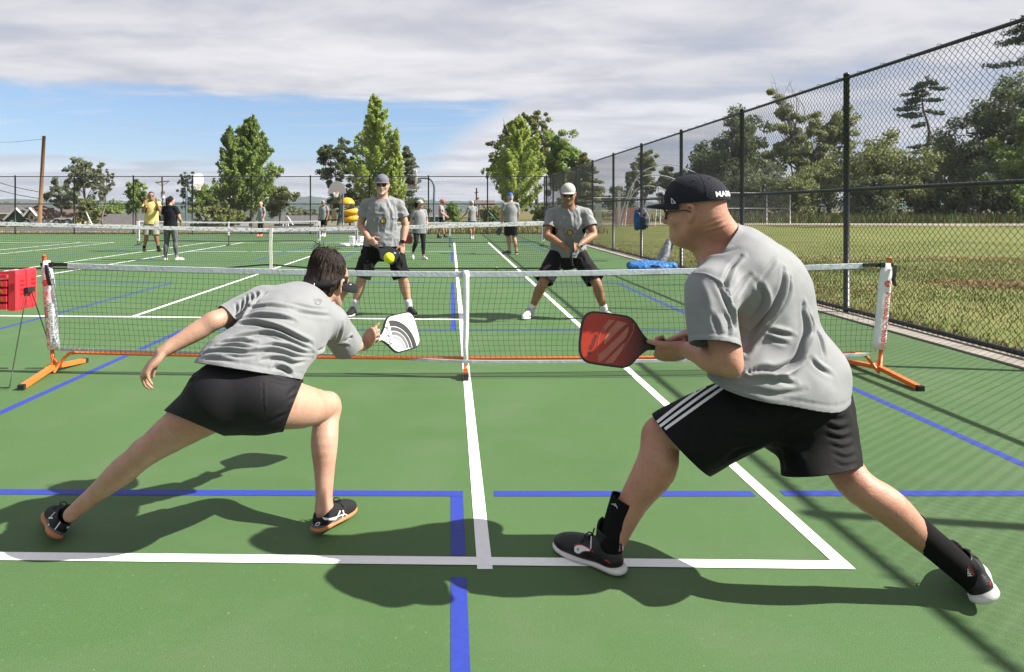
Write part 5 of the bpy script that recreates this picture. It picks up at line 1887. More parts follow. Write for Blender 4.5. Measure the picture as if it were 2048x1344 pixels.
# ---- a standing or walking person from a joint table (local: x right, y ahead, z up)
def person(label, pos, yaw, height, pose, skin_m, top, bottom, shoes, h=0.009, group=None, hair=None, cap=None, glasses=True, beard=None, bottom_kind='shorts', build=1.0, hair_kind='short', sole=M_SOLEW, sock=None, shirt_len=0.80, sleeve=0.62, curl=((0.35, 0.4, 0.3), (0.35, 0.4, 0.3)), back_of_hand=None, head_dir=(0, 1, -0.02), wrinkle=0.006, cap_mats=None, waist=1.0, female=False, leg_hem=0.56, sock_top=0.14, grip=None):
    k = height / 1.75
    root = empty('person', pos)
    tag(root, label, 'person', group)
    cy, sy = math.cos(yaw), math.sin(yaw)
    Rz = np.array([[cy, -sy, 0], [sy, cy, 0], [0, 0, 1]])
    base = np.asarray(pos, float)
    T = lambda p: base + Rz @ (V(*p) * k)
    D = lambda v: Rz @ V(*v)
    d = dict(pelvis=(0, 0, 0.93), waist=(0, 0.005, 1.08), chest=(0, 0.0, 1.28), neck=(0, -0.025, 1.465), head=(0, 0.03, 1.615),
             lsh=(-0.18, -0.02, 1.415), rsh=(0.18, -0.02, 1.415), lel=(-0.225, -0.04, 1.13), rel=(0.225, -0.04, 1.13),
             lwr=(-0.225, 0.07, 0.89), rwr=(0.225, 0.07, 0.89), lhip=(-0.09, 0, 0.90), rhip=(0.09, 0, 0.90),
             lkn=(-0.10, 0.03, 0.49), rkn=(0.10, 0.03, 0.49), lan=(-0.11, 0, 0.09), ran=(0.11, 0, 0.09),
             lfd=(-0.15, 1, 0), rfd=(0.15, 1, 0), lhand=None, rhand=None)
    if female:
        for q in ('lsh', 'rsh'):
            d[q] = (d[q][0] * 0.88, d[q][1], d[q][2])
    d.update(pose)
    J = {q: T(v) for q, v in d.items() if q not in ('lfd', 'rfd', 'lhand', 'rhand') and v is not None}
    b = build * k
    S = Sdf()
    fb = D((0, 1, 0))
    S.limb([J['pelvis'], J['waist'], J['chest'], J['neck'] - V(0, 0, 0.05) * k], V(0.155, 0.135, 0.15, 0.08) * b, 0.05 * k, flat=(fb, 0.66))
    for q, sg in (('l', -1), ('r', 1)):
        S.limb([J['neck'] - V(0, 0, 0.04) * k, (J['neck'] + J[q + 'sh']) / 2 - V(0, 0, 0.03) * k, J[q + 'sh'] - V(0, 0, 0.02) * k], V(0.045, 0.038, 0.040) * b, 0.03 * k)
        up, fo = J[q + 'el'] - J[q + 'sh'], J[q + 'wr'] - J[q + 'el']
        S.limb([J[q + 'sh'] - V(0, 0, 0.014) * k, J[q + 'sh'] + up * 0.5, J[q + 'el'], J[q + 'el'] + fo * 0.3, J[q + 'wr']], V(0.044, 0.046, 0.040, 0.042, 0.027) * b, 0.03 * k)
        th, sh = J[q + 'kn'] - J[q + 'hip'], J[q + 'an'] - J[q + 'kn']
        calf = -unit(fb) * 0.018 * k
        S.limb([J[q + 'hip'], J[q + 'hip'] + th * 0.5, J[q + 'kn'], J[q + 'kn'] + sh * 0.32 + calf, J[q + 'kn'] + sh * 0.7 + calf * 0.3, J[q + 'an']], V(0.090, 0.076, 0.055, 0.058, 0.040, 0.035) * b, 0.03 * k)
        hd = unit(fo)
        bk = D(back_of_hand[0 if q == 'l' else 1]) if back_of_hand else D((sg, 0.0, 0.15))
        hdir = d[q + 'hand']
        hand_prims(S, J[q + 'wr'], hd if hdir is None else D(hdir), bk, q == 'r', curl[0 if q == 'l' else 1], s=1.0 * k * (0.9 if female else 1.0))
    Mh = frame(Rz @ V(*head_dir), (0, 0, 1))
    hs = k * (0.98 if not female else 0.93)
    Th = head_prims(S, J['head'], Mh, hs)
    S.limb([J['neck'] - V(0, 0, 0.03) * k, J['neck'] + (J['head'] - J['neck']) * 0.45, Th(0, -0.012, -0.03)], V(0.062, 0.055, 0.054) * b * (0.84 if female else 1), 0.03 * k)
    skin('body', S, h, skin_m, root, 1)
    # shirt
    C = Sdf()
    wr = lambda v, n: wrinkle * (1.1 * (0.5 - np.abs(vnoise(v * np.array([1, 1, 0.42]) + 0.05 * np.sin(v[:, [2, 0, 1]] * 9), 11))) + 0.7 * (0.5 - np.abs(vnoise(v * np.array([1, 1, 0.7]), 23, 2))) - 0.4) * np.clip(1.2 - np.abs(n[:, 2]), 0.3, 1)
    ax = unit(J['waist'] - J['chest'])
    hem = T((d['pelvis'][0], d['pelvis'][1], shirt_len))
    C.limb([hem - V(0, 0, 0.14) * k, hem + V(0, 0, 0.03) * k, J['waist'], J['chest'], J['neck'] - V(0, 0, 0.10) * k], V(0.192 * waist, 0.190 * waist, 0.178 * waist, 0.180, 0.085) * b, 0.06 * k, flat=(fb, 0.70))
    cuts = [(hem, V(0, 0, -1), 0.5 * k)]
    for q in ('l', 'r'):
        C.limb([J['neck'] - V(0, 0, 0.028) * k, (J['neck'] + J[q + 'sh']) / 2 - V(0, 0, 0.010) * k, J[q + 'sh'] - V(0, 0, 0.008) * k], V(0.058, 0.057, 0.060) * b, 0.04 * k)
        up = J[q + 'el'] - J[q + 'sh']
        C.limb([J[q + 'sh'] - V(0, 0, 0.012) * k, J[q + 'sh'] + up * 0.4, J[q + 'sh'] + up * (sleeve + 0.16)], V(0.060, 0.068, 0.074) * b, 0.025 * k)
        cuts.append((J[q + 'sh'] + up * sleeve, up, 0.105 * k * max(1, build), J[q + 'sh'] + up * (sleeve + 0.12)))
    cuts.append((J['neck'] + fb * 0.02 * k + V(0, 0, 0.004) * k, unit(V(0, 0, 1) + 0.42 * fb), 0.088 * k, J['neck'] + (V(0, 0, 0.035) + 0.035 * fb) * k))
    shirt = skin('shirt', C, h, top, root, 1, cuts, wr, 0.004)
    # lower body
    B_ = Sdf()
    if bottom_kind == 'shorts':
        B_.limb([J['pelvis'] + V(0, 0, 0.10) * k, J['pelvis'], J['pelvis'] - V(0, 0, 0.05) * k], V(0.125, 0.160, 0.15) * b * waist, 0.05 * k, flat=(fb, 0.70))
        cu = []
        for q in ('l', 'r'):
            th = J[q + 'kn'] - J[q + 'hip']
            B_.limb([J[q + 'hip'], J[q + 'hip'] + th * 0.5, J[q + 'hip'] + th * (leg_hem * 1.55 + 0.12)], V(0.100, 0.101, 0.102) * b, 0.035 * k)
            cu.append((J[q + 'hip'] + th * (leg_hem * 1.55), th, 0.16 * k))
        skin('shorts', B_, h, bottom, root, 1, cu, wr, 0.004)
    else:
        B_.limb([J['pelvis'] + V(0, 0, 0.10) * k, J['pelvis']], V(0.150, 0.165) * b, 0.05 * k, flat=(fb, 0.72))
        cu = []
        for q in ('l', 'r'):
            th, sh = J[q + 'kn'] - J[q + 'hip'], J[q + 'an'] - J[q + 'kn']
            calf = -unit(fb) * 0.018 * k
            B_.limb([J[q + 'hip'], J[q + 'hip'] + th * 0.5, J[q + 'kn'], J[q + 'kn'] + sh * 0.32 + calf, J[q + 'kn'] + sh * 0.7 + calf * 0.3, J[q + 'an']], V(0.098, 0.084, 0.063, 0.065, 0.047, 0.042) * b, 0.03 * k)
            cu.append((J[q + 'kn'] + sh * 0.86, sh, 0.12 * k))
        skin('leggings', B_, h, bottom, root, 1, cu, None, 0.004)
    for q in ('l', 'r'):
        fd = unit(D(d[q + 'fd']))
        an = J[q + 'an']
        heel = V(an[0], an[1], 0) - fd * 0.055 * k
        if an[2] > base[2] + 0.13 * k:
            heel = an - fd * 0.055 * k - V(0, 0, 0.085) * k
        L = 0.285 * k * (0.9 if female else 1.0)
        shoe(root, foot_frame(heel, heel + fd), L, shoes, sole, h=max(h * 0.8, 0.006))
        if sock is not None:
            sh = J[q + 'kn'] - an
            skin('sock', Sdf().limb([an - V(0, 0, 0.03) * k, an + sh * sock_top * 0.5, an + sh * sock_top], V(0.041, 0.041, 0.044) * b, 0.0), max(h * 0.8, 0.006), sock, root)
    if cap is not None:
        cap_parts(root, J['head'], Mh, hs * 1.03, cap, tilt=0.02, h=h, brim=0.080, brimdrop=0.004, low=0.042)
    if hair is not None:
        H_ = Sdf()
        H_.ell(Th(0, -0.020, 0.036), V(0.083, 0.100, 0.098) * hs, 0.02, Mh)
        H_.limb([Th(0, -0.085, 0.02), Th(0, -0.085, -0.045)], V(0.055, 0.045) * hs, 0.03)
        if hair_kind == 'ponytail':
            H_.limb([Th(0, -0.10, 0.06), Th(0.01, -0.145, 0.03), Th(0.01, -0.14, -0.08), Th(0.0, -0.11, -0.20)], V(0.03, 0.034, 0.032, 0.018) * hs, 0.02)
        if hair_kind == 'long':
            H_.limb([Th(0, -0.08, -0.03), Th(0, -0.10, -0.12), Th(0, -0.10, -0.22)], V(0.07, 0.06, 0.03) * hs, 0.02)
        cl = [(Th(0, 0.070, 0.082), Mh @ unit(V(0, 1, -0.85)), 0.13 * hs), (Th(0, 0.02, 0.01), Mh @ unit(V(0, 1, -0.1)), 0.105 * hs, Th(0, 0.06, -0.05))]
        if cap is not None:
            cl.append((Th(0, -0.01, 0.045), Mh @ V(0, 0, 1), 0.135 * hs))
        if hair_kind == 'short':
            cl.append((Th(0, 0, -0.055), Mh @ V(0, 0, -1), 0.3))
        skin('hair', H_, h, hair, root, 0, cl, lambda v, n: 0.006 * vnoise(v, 45), 0.006)
    if glasses:
        sunglasses(root, J['head'], Mh, hs)
    else:
        e = MB()
        for q in (-1, 1):
            e.ell(Th(0.031 * q, 0.083, 0.006), V(0.012, 0.006, 0.006) * hs, 8, 6, Mh)
        e.build('eye', M_EYE, root, True)
    if beard is not None:
        g = Sdf()
        g.limb([Th(-0.030, 0.074, -0.062), Th(-0.026, 0.078, -0.085), Th(0, 0.088, -0.104), Th(0.026, 0.078, -0.085), Th(0.030, 0.074, -0.062)], V(0.011, 0.013, 0.018, 0.013, 0.011) * hs, 0.012)
        g.limb([Th(-0.026, 0.086, -0.052), Th(0, 0.098, -0.047), Th(0.026, 0.086, -0.052)], V(0.006, 0.008, 0.006) * hs, 0.008)
        skin('beard', g, min(h, 0.006), beard, root, 1, (), lambda v, n: 0.003 * vnoise(v, 120))
    mb = MB().tube([Th(-0.020, 0.0885, -0.0635), Th(0, 0.0975, -0.0625), Th(0.020, 0.0885, -0.0635)], 0.0035 * hs, 5)
    mb.build('mouth', M_LIP, root, True)
    return root, J, dict(shirt=shirt, T=T, D=D, Th=Th, Mh=Mh, k=k)

# ================================================================ the man in front on the right
HV = 0.0062
def plane_cut(a, b, c, inside, rad):
    a, b, c = map(np.asarray, (a, b, c))
    n = unit(np.cross(b - a, c - a))
    if np.dot(n, np.asarray(inside) - a) > 0: n = -n
    return ((a + b + c) / 3, n, rad)

def trace(pts, zf):
    """points on the cloth nearest the eye along each sight line are found by marching in"""
    return pts, zf
def fold_lines(sdf, raw, conv, d0, d1):
    o = []
    for pts, dep, wid in raw:
        w = []
        for x, y in pts:
            px, py = conv(x, y)
            ds = np.linspace(d0, d1, 160)
            X = np.array([P(px, py, d) for d in ds])
            D = sdf.eval(X.astype(np.float32), 0.5)
            k = np.nonzero(D < 0.0)[0]
            i = k[0] if len(k) else int(np.argmin(D))
            w.append(X[i])
        o.append((np.array(w), dep, wid))
    return o
man = empty('person', (1.25, 2.45, 0))
tag(man, 'man in dark cap and black striped shorts lunging in front with a red paddle', 'person', 'pickleball players')
pelv, neckb = P(1568, 800, 2.42), P(1452, 492, 2.45)
headc = P(1391, 424, 2.44)
Fm = unit(V(-0.55, 0.83, 0))            # chest direction
Lm = unit(V(-0.83, -0.55, 0))           # towards his left
lsh, rsh = P(1424, 582, 2.24), P(1532, 548, 2.56)
lel, lwr = P(1451, 722, 2.15), P(1348, 703, 2.33)
rel, rwr = P(1468, 650, 2.66), P(1372, 676, 2.55)
lhip, lkn, lan = P(1512, 800, 2.30), P(1326, 872, 2.47), P(1222, 1080, 2.47)
rhip, rkn, ran = P(1618, 790, 2.50), P(1706, 962, 2.27), P(1912, 1128, 2.27)
B = Sdf()
B.limb([pelv, (pelv + neckb) / 2, neckb - V(0, 0, 0.08)], [0.17, 0.17, 0.12], 0.05, flat=(Fm, 0.7))
B.limb([neckb + V(0.0, 0, -0.05), lsh], [0.06, 0.06], 0.05)
B.limb([neckb + V(0.0, 0, -0.05), rsh], [0.06, 0.06], 0.05)
# the left hand lies under the handle, its back to the viewer, fingers closing up behind
neck_p, tip_p = P(1304, 691, 2.425), P(1167, 672, 2.42)
xh = unit(neck_p - tip_p)              # along the handle, away from the face
HX, HZ = unit(V(-0.70, 0.58, -0.30)), unit(V(0.05, -0.78, -0.60))
lwr = neck_p + xh * 0.058 - HX * 0.072 + HZ * 0.030
# left arm
fo = lwr - lel
B.limb([lsh, (lsh + lel) / 2 + V(0.004, 0, 0), lel + V(0.004, 0, 0.012), lel + fo * 0.3 + V(0, 0, -0.004), lel + fo * 0.66, lwr], [0.060, 0.054, 0.049, 0.0505, 0.040, 0.031], 0.03)
B.ell(lel + V(0.020, -0.012, -0.022), 0.026, 0.03)
fo = rwr - rel
B.limb([rsh, (rsh + rel) / 2, rel, rel + fo * 0.35, rwr], [0.058, 0.052, 0.046, 0.047, 0.031], 0.03)
# legs
th, sh = lkn - lhip, lan - lkn
B.limb([lhip, lhip + th * 0.5, lkn + V(0.01, 0, 0.0), lkn + sh * 0.28 + V(0.022, -0.02, 0), lkn + sh * 0.62 + V(0.008, -0.01, 0), lan + V(0, 0, -0.02)], [0.055, 0.062, 0.063, 0.0735, 0.053, 0.042], 0.03)
B.ell(lkn + V(-0.018, 0.01, 0.004), V(0.052, 0.052, 0.058), 0.04)
th, sh = rkn - rhip, ran - rkn
B.limb([rhip, rhip + th * 0.5, rkn, rkn + sh * 0.30 + V(0.004, -0.018, 0.006), rkn + sh * 0.62, ran + sh * 0.04], [0.060, 0.066, 0.060, 0.0615, 0.049, 0.040], 0.03)
# neck and head, turned to his left and tipped forward
Fh = unit(V(-0.80, 0.59, -0.05))
Mh = frame(Fh, V(-0.10, 0.06, 0.99))
HS = 1.0
TH = head_prims(B, headc, Mh, HS)
B.limb([neckb + V(0.01, 0.0, -0.04), (neckb + headc) / 2 + V(0.012, 0, -0.012), TH(0, -0.030, -0.02)], [0.078, 0.072, 0.068], 0.03)
B.limb([TH(0, -0.055, -0.03), neckb + V(0.015, -0.03, 0.0)], [0.055, 0.06], 0.03)
B.limb([TH(0, 0.03, -0.085), neckb + V(-0.035, 0.0, -0.03)], [0.040, 0.05], 0.04)
h1 = neck_p + xh * 0.055
h2 = neck_p + xh * 0.095
# left hand: comes from behind the handle's lower side, back of hand to the camera
hand_prims(B, lwr, HX, HZ, False, (0.75, 1.25, 0.9), 0.05, 1.05, thumb=(0.76, 0.58, 0.05), thumb_curl=0.04)
hand_prims(B, rwr + V(-0.01, 0, 0), unit(h2 + V(-0.01, 0.015, 0.03) - rwr), V(-0.10, 0.55, 0.8), True, (0.9, 1.2, 0.9), 0.05, 1.05, thumb=(0.8, 0.5, -0.3))
NK = [([(1405, 456), (1425, 451), (1452, 441)], 0.0030, 0.0045), ([(1408, 466), (1430, 461), (1458, 450)], 0.0034, 0.0045), ([(1404, 448), (1424, 442), (1446, 433)], 0.0020, 0.0040)]
fb_ = fold_field(fold_lines(B, NK, lambda x, y: (x, y), 2.2, 2.8))
skin('body', B, HV, SK_RED, man, 1, (), lambda v, n: fb_(v, n) + 0.0007 * vnoise(v, 40))
# neck creases
cr = MB()
# shirt
C = Sdf()
C.limb([P(1574, 850, 2.40), P(1563, 790, 2.41), P(1553, 735, 2.41), P(1529, 650, 2.41), P(1500, 575, 2.42), P(1478, 520, 2.43)], [0.246, 0.244, 0.228, 0.194, 0.174, 0.128], 0.06, flat=(Fm, 0.76))
C.ell(P(1500, 560, 2.35), V(0.16, 0.12, 0.15), 0.08, np.stack([Lm, Fm, V(0, 0, 1)], 1))
C.ell(P(1552, 585, 2.45), V(0.115, 0.11, 0.15), 0.08)
C.ell(P(1625, 748, 2.42), V(0.11, 0.13, 0.11), 0.08)
C.ell(P(1490, 770, 2.285), V(0.130, 0.115, 0.120), 0.08)
C.ell(P(1590, 800, 2.31), V(0.13, 0.10, 0.10), 0.08)
C.limb([neckb + V(0.012, 0.0, -0.062), lsh + V(0.004, 0, 0.0)], [0.080, 0.080], 0.06)
C.limb([neckb + V(0.012, 0.0, -0.062), rsh + V(0, 0, 0.0)], [0.080, 0.085], 0.06)
C.limb([TH(0, -0.045, -0.075), neckb + V(0.012, 0, -0.03)], [0.082, 0.088], 0.03)
C.limb([lsh, P(1421, 620, 2.20), P(1426, 665, 2.17), P(1434, 730, 2.12)], [0.080, 0.0825, 0.080, 0.078], 0.035)
C.limb([rsh, (rsh + rel) / 2, rsh + (rel - rsh) * 0.8], [0.078, 0.078, 0.078], 0.03)
hem = plane_cut(P(1574, 814, 2.17), P(1684, 789, 2.42), P(1424, 752, 2.32), P(1550, 700, 2.4), 0.55)
slv = (P(1431, 690, 2.15), unit(P(1437, 730, 2.13) - P(1426, 660, 2.17) + V(-0.018, 0, 0)), 0.13)
colr = (P(1436, 478, 2.45), unit(V(-0.62, 0.05, 0.62)), 0.17)
Z = lambda x, y: (1280 + x / 2.585, 440 + y / 2.585)
RAWM = [([(520, 190), (468, 250), (440, 320), (446, 390)], 0.0132, 0.0089), ([(565, 280), (520, 335), (490, 390), (470, 440)], 0.0106, 0.0089),
        ([(742, 255), (738, 320), (700, 415), (640, 500), (585, 590), (540, 680)], 0.0198, 0.0105),
        ([(775, 300), (768, 370), (720, 450), (660, 520), (600, 610), (550, 700)], 0.0132, 0.0081),
        ([(845, 440), (852, 560), (835, 650), (790, 735), (710, 775), (620, 772), (520, 742)], 0.0264, 0.0113),
        ([(868, 470), (882, 540), (868, 610), (840, 690)], 0.0119, 0.0089),
        ([(655, 565), (720, 585), (790, 600)], 0.0106, 0.0089), ([(640, 600), (700, 625), (760, 640)], 0.0079, 0.0081),
        ([(690, 815), (740, 835), (800, 850)], 0.0092, 0.0097), ([(600, 320), (640, 400), (610, 480), (560, 540)], 0.0106, 0.0105),
        ([(700, 190), (660, 260), (600, 330)], 0.0079, 0.0113), ([(905, 560), (930, 620), (950, 700)], 0.0079, 0.0097),
        ([(560, 870), (700, 900), (850, 880)], 0.0053, 0.0113), ([(880, 720), (930, 770), (990, 800)], 0.0079, 0.0105),
        ([(400, 330), (440, 420), (470, 500), (480, 560)], 0.0145, 0.0089), ([(372, 490), (392, 540), (405, 590)], 0.0079, 0.0081), ([(300, 330), (330, 420), (340, 520)], 0.0053, 0.0113),
        ([(430, 480), (455, 540), (450, 600)], 0.0079, 0.0073), ([(350, 140), (420, 110), (470, 60)], 0.0053, 0.0097), ([(330, 180), (420, 170), (500, 150)], 0.0053, 0.0113),
        ([(272, 284), (310, 284), (345, 292), (400, 325), (448, 385), (468, 470), (484, 560)], 0.0055, 0.0036)]
ff = fold_field(fold_lines(C, RAWM, Z, 1.9, 2.7))
sdirs = slv[1]
def shirt_disp(v, n):
    o = ff(v, n) + 0.0030 * vnoise(v, 11) + 0.0016 * vnoise(v, 26, 2)
    # stitched hem ridges
    dh = np.abs((v - hem[0]) @ hem[1] + 0.022)
    o += np.where(dh < 0.006, -0.0016, 0)
    ds = (v - slv[0]) @ slv[1]
    near = (np.linalg.norm(v - slv[0], axis=1) < 0.12) & (np.abs(ds + 0.020) < 0.005)
    o += np.where(near, -0.0016, 0)
    return o
mshirt = skin('shirt', C, 0.0050, M_SHIRT, man, 1, [hem, slv, colr], shirt_disp, 0.0035)
# shorts
K = Sdf()
K.limb([P(1562, 760, 2.42), P(1572, 800, 2.42), P(1574, 818, 2.41)], [0.165, 0.190, 0.165], 0.03, flat=(Fm, 0.80))
K.limb([P(1530, 808, 2.35), P(1450, 842, 2.38), P(1365, 886, 2.44), P(1290, 930, 2.52)], [0.124, 0.132, 0.137, 0.138], 0.03)
K.limb([P(1622, 800, 2.47), P(1636, 870, 2.38), P(1643, 945, 2.29), P(1650, 1000, 2.22)], [0.138, 0.128, 0.128, 0.128], 0.03)
K.ell(P(1612, 812, 2.33), V(0.12, 0.08, 0.11), 0.08)
ax_l = unit(P(1365, 888, 2.49) - P(1450, 845, 2.42))
cutl = plane_cut(P(1306, 835, 2.44), P(1424, 948, 2.44), P(1352, 894, 2.30), P(1500, 800, 2.4), 0.26)
cutr = plane_cut(P(1568, 950, 2.30), P(1711, 930, 2.28), P(1612, 934, 2.42), P(1620, 850, 2.4), 0.27)
cutw = (P(1560, 745, 2.42), unit(P(1540, 690, 2.42) - P(1572, 800, 2.42)), 0.4)
RAWK = [([(950, 1010), (1010, 1030), (1060, 1020)], 0.0043, 0.0099), ([(960, 1060), (1020, 1085), (1075, 1070)], 0.0050, 0.0099), ([(960, 1110), (1030, 1135), (1085, 1115)], 0.0050, 0.0099),
        ([(980, 1165), (1040, 1185), (1095, 1165)], 0.0043, 0.0090), ([(1000, 1215), (1060, 1235), (1105, 1215)], 0.0050, 0.0090), ([(1010, 1260), (1060, 1275), (1110, 1255)], 0.0037, 0.0081),
        ([(700, 1120), (780, 1060), (860, 1000)], 0.0062, 0.0162), ([(660, 1120), (540, 1130), (420, 1100)], 0.0056, 0.0180), ([(640, 1140), (520, 1190), (440, 1240)], 0.0050, 0.0144),
        ([(700, 1150), (780, 1200), (820, 1280)], 0.0062, 0.0162), ([(690, 1130), (730, 1230), (760, 1300)], 0.0043, 0.0126), ([(300, 1010), (260, 1090), (250, 1180)], 0.0037, 0.0162), ([(500, 930), (600, 1000), (720, 1030)], 0.0037, 0.0180)]
fk = fold_field(fold_lines(K, RAWK, Z, 1.9, 2.8))
mshorts = skin('shorts', K, HV, M_BLK, man, 1, [cutl, cutr], lambda v, n: fk(v, n) + 0.004 * vnoise(v, 8) + 0.002 * vnoise(v, 19, 3), 0.0035)
# three white stripes down the outer side
def world_decal(name, rows_px, conv, d_from, target, m, parent, lift=0.0015, d_step=3.0):
    """rows_px: list of rows of traced points; each point is dropped on to the surface along its sight line"""
    trees = [BVHTree.FromPolygons([v.co[:] for v in t.data.vertices], [p.vertices[:] for p in t.data.polygons]) for t in (target if isinstance(target, (list, tuple)) else [target])]
    eye = Vector((0, 0, EYE))
    n = len(rows_px[0])
    vs = []
    ok = []
    for r_ in rows_px:
        for x, y in r_:
            px, py = conv(x, y)
            d = Vector(P(px, py, 1.0)) - eye
            d.normalize()
            best = None
            for tr in trees:
                hit = tr.ray_cast(eye, d)
                if hit[0] is not None and (best is None or hit[3] < best[3]): best = hit
            if best is None:
                vs.append(np.array(vs[-1]) if vs else np.zeros(3)); ok.append(False)
            else:
                nn = np.array(best[1])
                if np.dot(nn, np.array(d)) > 0: nn = -nn
                vs.append(np.array(best[0]) + nn * lift); ok.append(True)
    f = []
    for i in range(len(rows_px) - 1):
        for j in range(n - 1):
            q = [i * n + j, (i + 1) * n + j, (i + 1) * n + j + 1, i * n + j + 1]
            if all(ok[k] for k in q): f.append(q)
    return link(name, np_mesh(name, vs, f, True), m, parent)
def strip(pts, w, seg=8):
    p, ww = catmull([(x, y, 0) for x, y in pts], np.broadcast_to(np.asarray(w, float), (len(pts),)), seg)
    t = np.gradient(p, axis=0)
    nrm = np.stack([-t[:, 1], t[:, 0]], 1)
    nrm /= np.linalg.norm(nrm, axis=1)[:, None] + 1e-9
    return [[tuple(p[i, :2] - nrm[i] * ww[i] * k) for k in (-0.5, 0, 0.5)] for i in range(len(p))]
for pts in ([(408, 824), (330, 868), (200, 960), (78, 1056)], [(428, 840), (340, 895), (215, 985), (92, 1077)], [(446, 858), (350, 925), (228, 1012), (106, 1099)]):
    world_decal('stripe', strip(pts, 15, 10), Z, 0, mshorts, M_WPRINT, mshorts, 0.002)
# socks
sh = lan - lkn
top = P(1252, 998, 2.47)
skin('sock', Sdf().limb([top + sh * 0.0, top + (lan - top) * 0.5, lan + V(0.0, 0, -0.015)], [0.0555, 0.050, 0.0475], 0.0), HV, M_SOCKB, man, 1,
     [(P(1252, 999, 2.47), unit(P(1252, 999, 2.47) - P(1225, 1068, 2.47) + V(0.005, 0, 0.0)), 0.1)], lambda v, n: 0.001 * vnoise(v, 20), 0.003)
sock_l = man.children[-1] if False else [o for o in bpy.data.objects if o.parent is man and o.name.startswith('sock')][-1]
topr = P(1822, 1051, 2.27)
sd = unit(ran - topr)
skin('sock', Sdf().limb([topr - sd * 0.03, topr + (ran - topr) * 0.45, ran + sd * 0.0, P(1938, 1158, 2.25)], [0.0515, 0.0500, 0.0480, 0.036], 0.0), HV, M_SOCKB, man, 1,
     [(topr, -sd, 0.12)], None, 0.003)
sock_r = [o for o in bpy.data.objects if o.parent is man and o.name.startswith('sock')][-1]
# ribbing on the far sock
rb = MB()
# shoes
hl, tl = G(1243, 1153), G(1120, 1088)
hl = V(hl[0] + 0.006, hl[1] + 0.008, 0)
lshoe, TL, AL = shoe(man, foot_frame(hl, V(hl[0] - 0.222, hl[1] + 0.205, 0.0)), 0.300, M_SHOEB, M_SOLEW, high=0.046, h=0.0048, wide=1.10)
hr = V(1.800, 2.190, 0.036)
lean = unit(V(-0.58, 0.0, 0.82))
rshoe, TR, AR = shoe(man, foot_frame(hr, V(1.940, 2.44, 0.018), 0.0, lean), 0.310, M_SHOEB, M_SOLEW, high=0.034, h=0.0048, wide=1.08)
# cap with its front mark and back lettering
capo, TC = cap_parts(man, TH(0, 0, 0), Mh, HS * 1.04, M_NAVY, tilt=0.03, brim=0.078, h=0.005, low=0.034, brimdrop=0.010)
ID = lambda x, y: (x, y)
tv, tf = text_mesh('MARINERS', 1.0, bold=0.02)
tv[:, 0] /= (tv[:, 0].max() - tv[:, 0].min())
tv[:, 1] /= (tv[:, 1].max() - tv[:, 1].min())
Mc = Mh
bk = TH(0, -0.118, 0.030)
try_dir = unit(TH(0.035, -0.12, 0.03) - TH(0.035, 0.1, 0.03))
# lettering wraps round the back of the band: it starts at the near side and runs out of sight
ang = np.interp(tv[:, 0], [-0.5, 0.5], [R(37), R(-37)])
lv = []
trc = BVHTree.FromPolygons([v.co[:] for v in capo.data.vertices], [p.vertices[:] for p in capo.data.polygons])
ct_, st_ = math.cos(0.03), math.sin(0.03)
Ac = Mh @ np.array([[1, 0, 0], [0, ct_, st_], [0, -st_, ct_]])
for a_, yy in zip(ang, tv[:, 1]):
    o_ = TH(0, 0, 0) + Ac @ (V(0, -0.010, 0.054 + yy * 0.020) * HS * 1.04)
    dd = Ac @ V(-math.sin(a_), -math.cos(a_), 0)
    hit = trc.ray_cast(Vector(o_ + dd * 0.3), Vector(-dd), 0.6)
    lv.append(np.array(hit[0]) + dd * 0.0015 if hit[0] is not None else o_ + dd * 0.115)
link('lettering', np_mesh('lettering', lv, tf, False), M_WPRINT, capo)
flag = [[(600, 385), (655, 438)], [(604, 445), (658, 448)]]
for ptsx, w_ in (([(603, 388), (603, 446)], 6), ([(603, 388), (652, 440)], 6), ([(603, 446), (655, 446)], 6), ([(625, 412), (628, 445)], 4), ([(640, 426), (642, 445)], 4)):
    world_decal('mark', strip(ptsx, w_, 4), lambda x, y: (1240 + x / 5.843, 330 + y / 5.843), 0, capo, M_WPRINT, capo, 0.0012)
b = MB()
for a_ in (R(35), R(-35), R(100), R(-100), R(150), R(-150)):
    o_ = TH(0, 0, 0) + Ac @ (V(0, -0.01, 0.09) * HS * 1.04)
    dd = Ac @ V(math.sin(a_), math.cos(a_), 0.35)
    hit = trc.ray_cast(Vector(o_ + dd * 0.3), Vector(-dd), 0.6)
    if hit[0] is not None: b.ell(np.array(hit[0]), 0.0035, 8, 5)
b.build('eyelet', M_LACE, capo, True)
gl = sunglasses(man, TH(0, 0.006, -0.006), Mh, HS * 1.04, clear=True)
# clear lenses
lb = MB()
for q in (-1, 1):
    a = np.linspace(0, 2 * math.pi, 14, endpoint=False)
    rows = [np.array([TH(q * (0.034 + 0.026 * math.cos(t)), 0.1015 - 0.016 * (abs(0.034 + 0.028 * math.cos(t)) / 0.06) ** 2 + dy + 0.005, -0.002 + 0.017 * math.sin(t)) for t in a]) for dy in (0, 0.001)]
    lb.ring(rows if q < 0 else [x[::-1] for x in rows], True, True, True)
M_GLASS = mat('clear_lens', (0.9, 0.92, 0.93), rough=0.02, var=0.0, trans=0.95, spec=0.5)
lb.build('lens', M_GLASS, gl)
e = MB()
for q in (-1, 1):
    e.ell(TH(0.031 * q, 0.083, 0.006), V(0.012, 0.006, 0.006), 8, 6, Mh)
e.build('eye', M_EYE, man, True)
MB().tube([TH(-0.020, 0.0885, -0.0635), TH(0, 0.0975, -0.0625), TH(0.020, 0.0885, -0.0635)], 0.0035, 6).build('mouth', M_LIP, man, True)
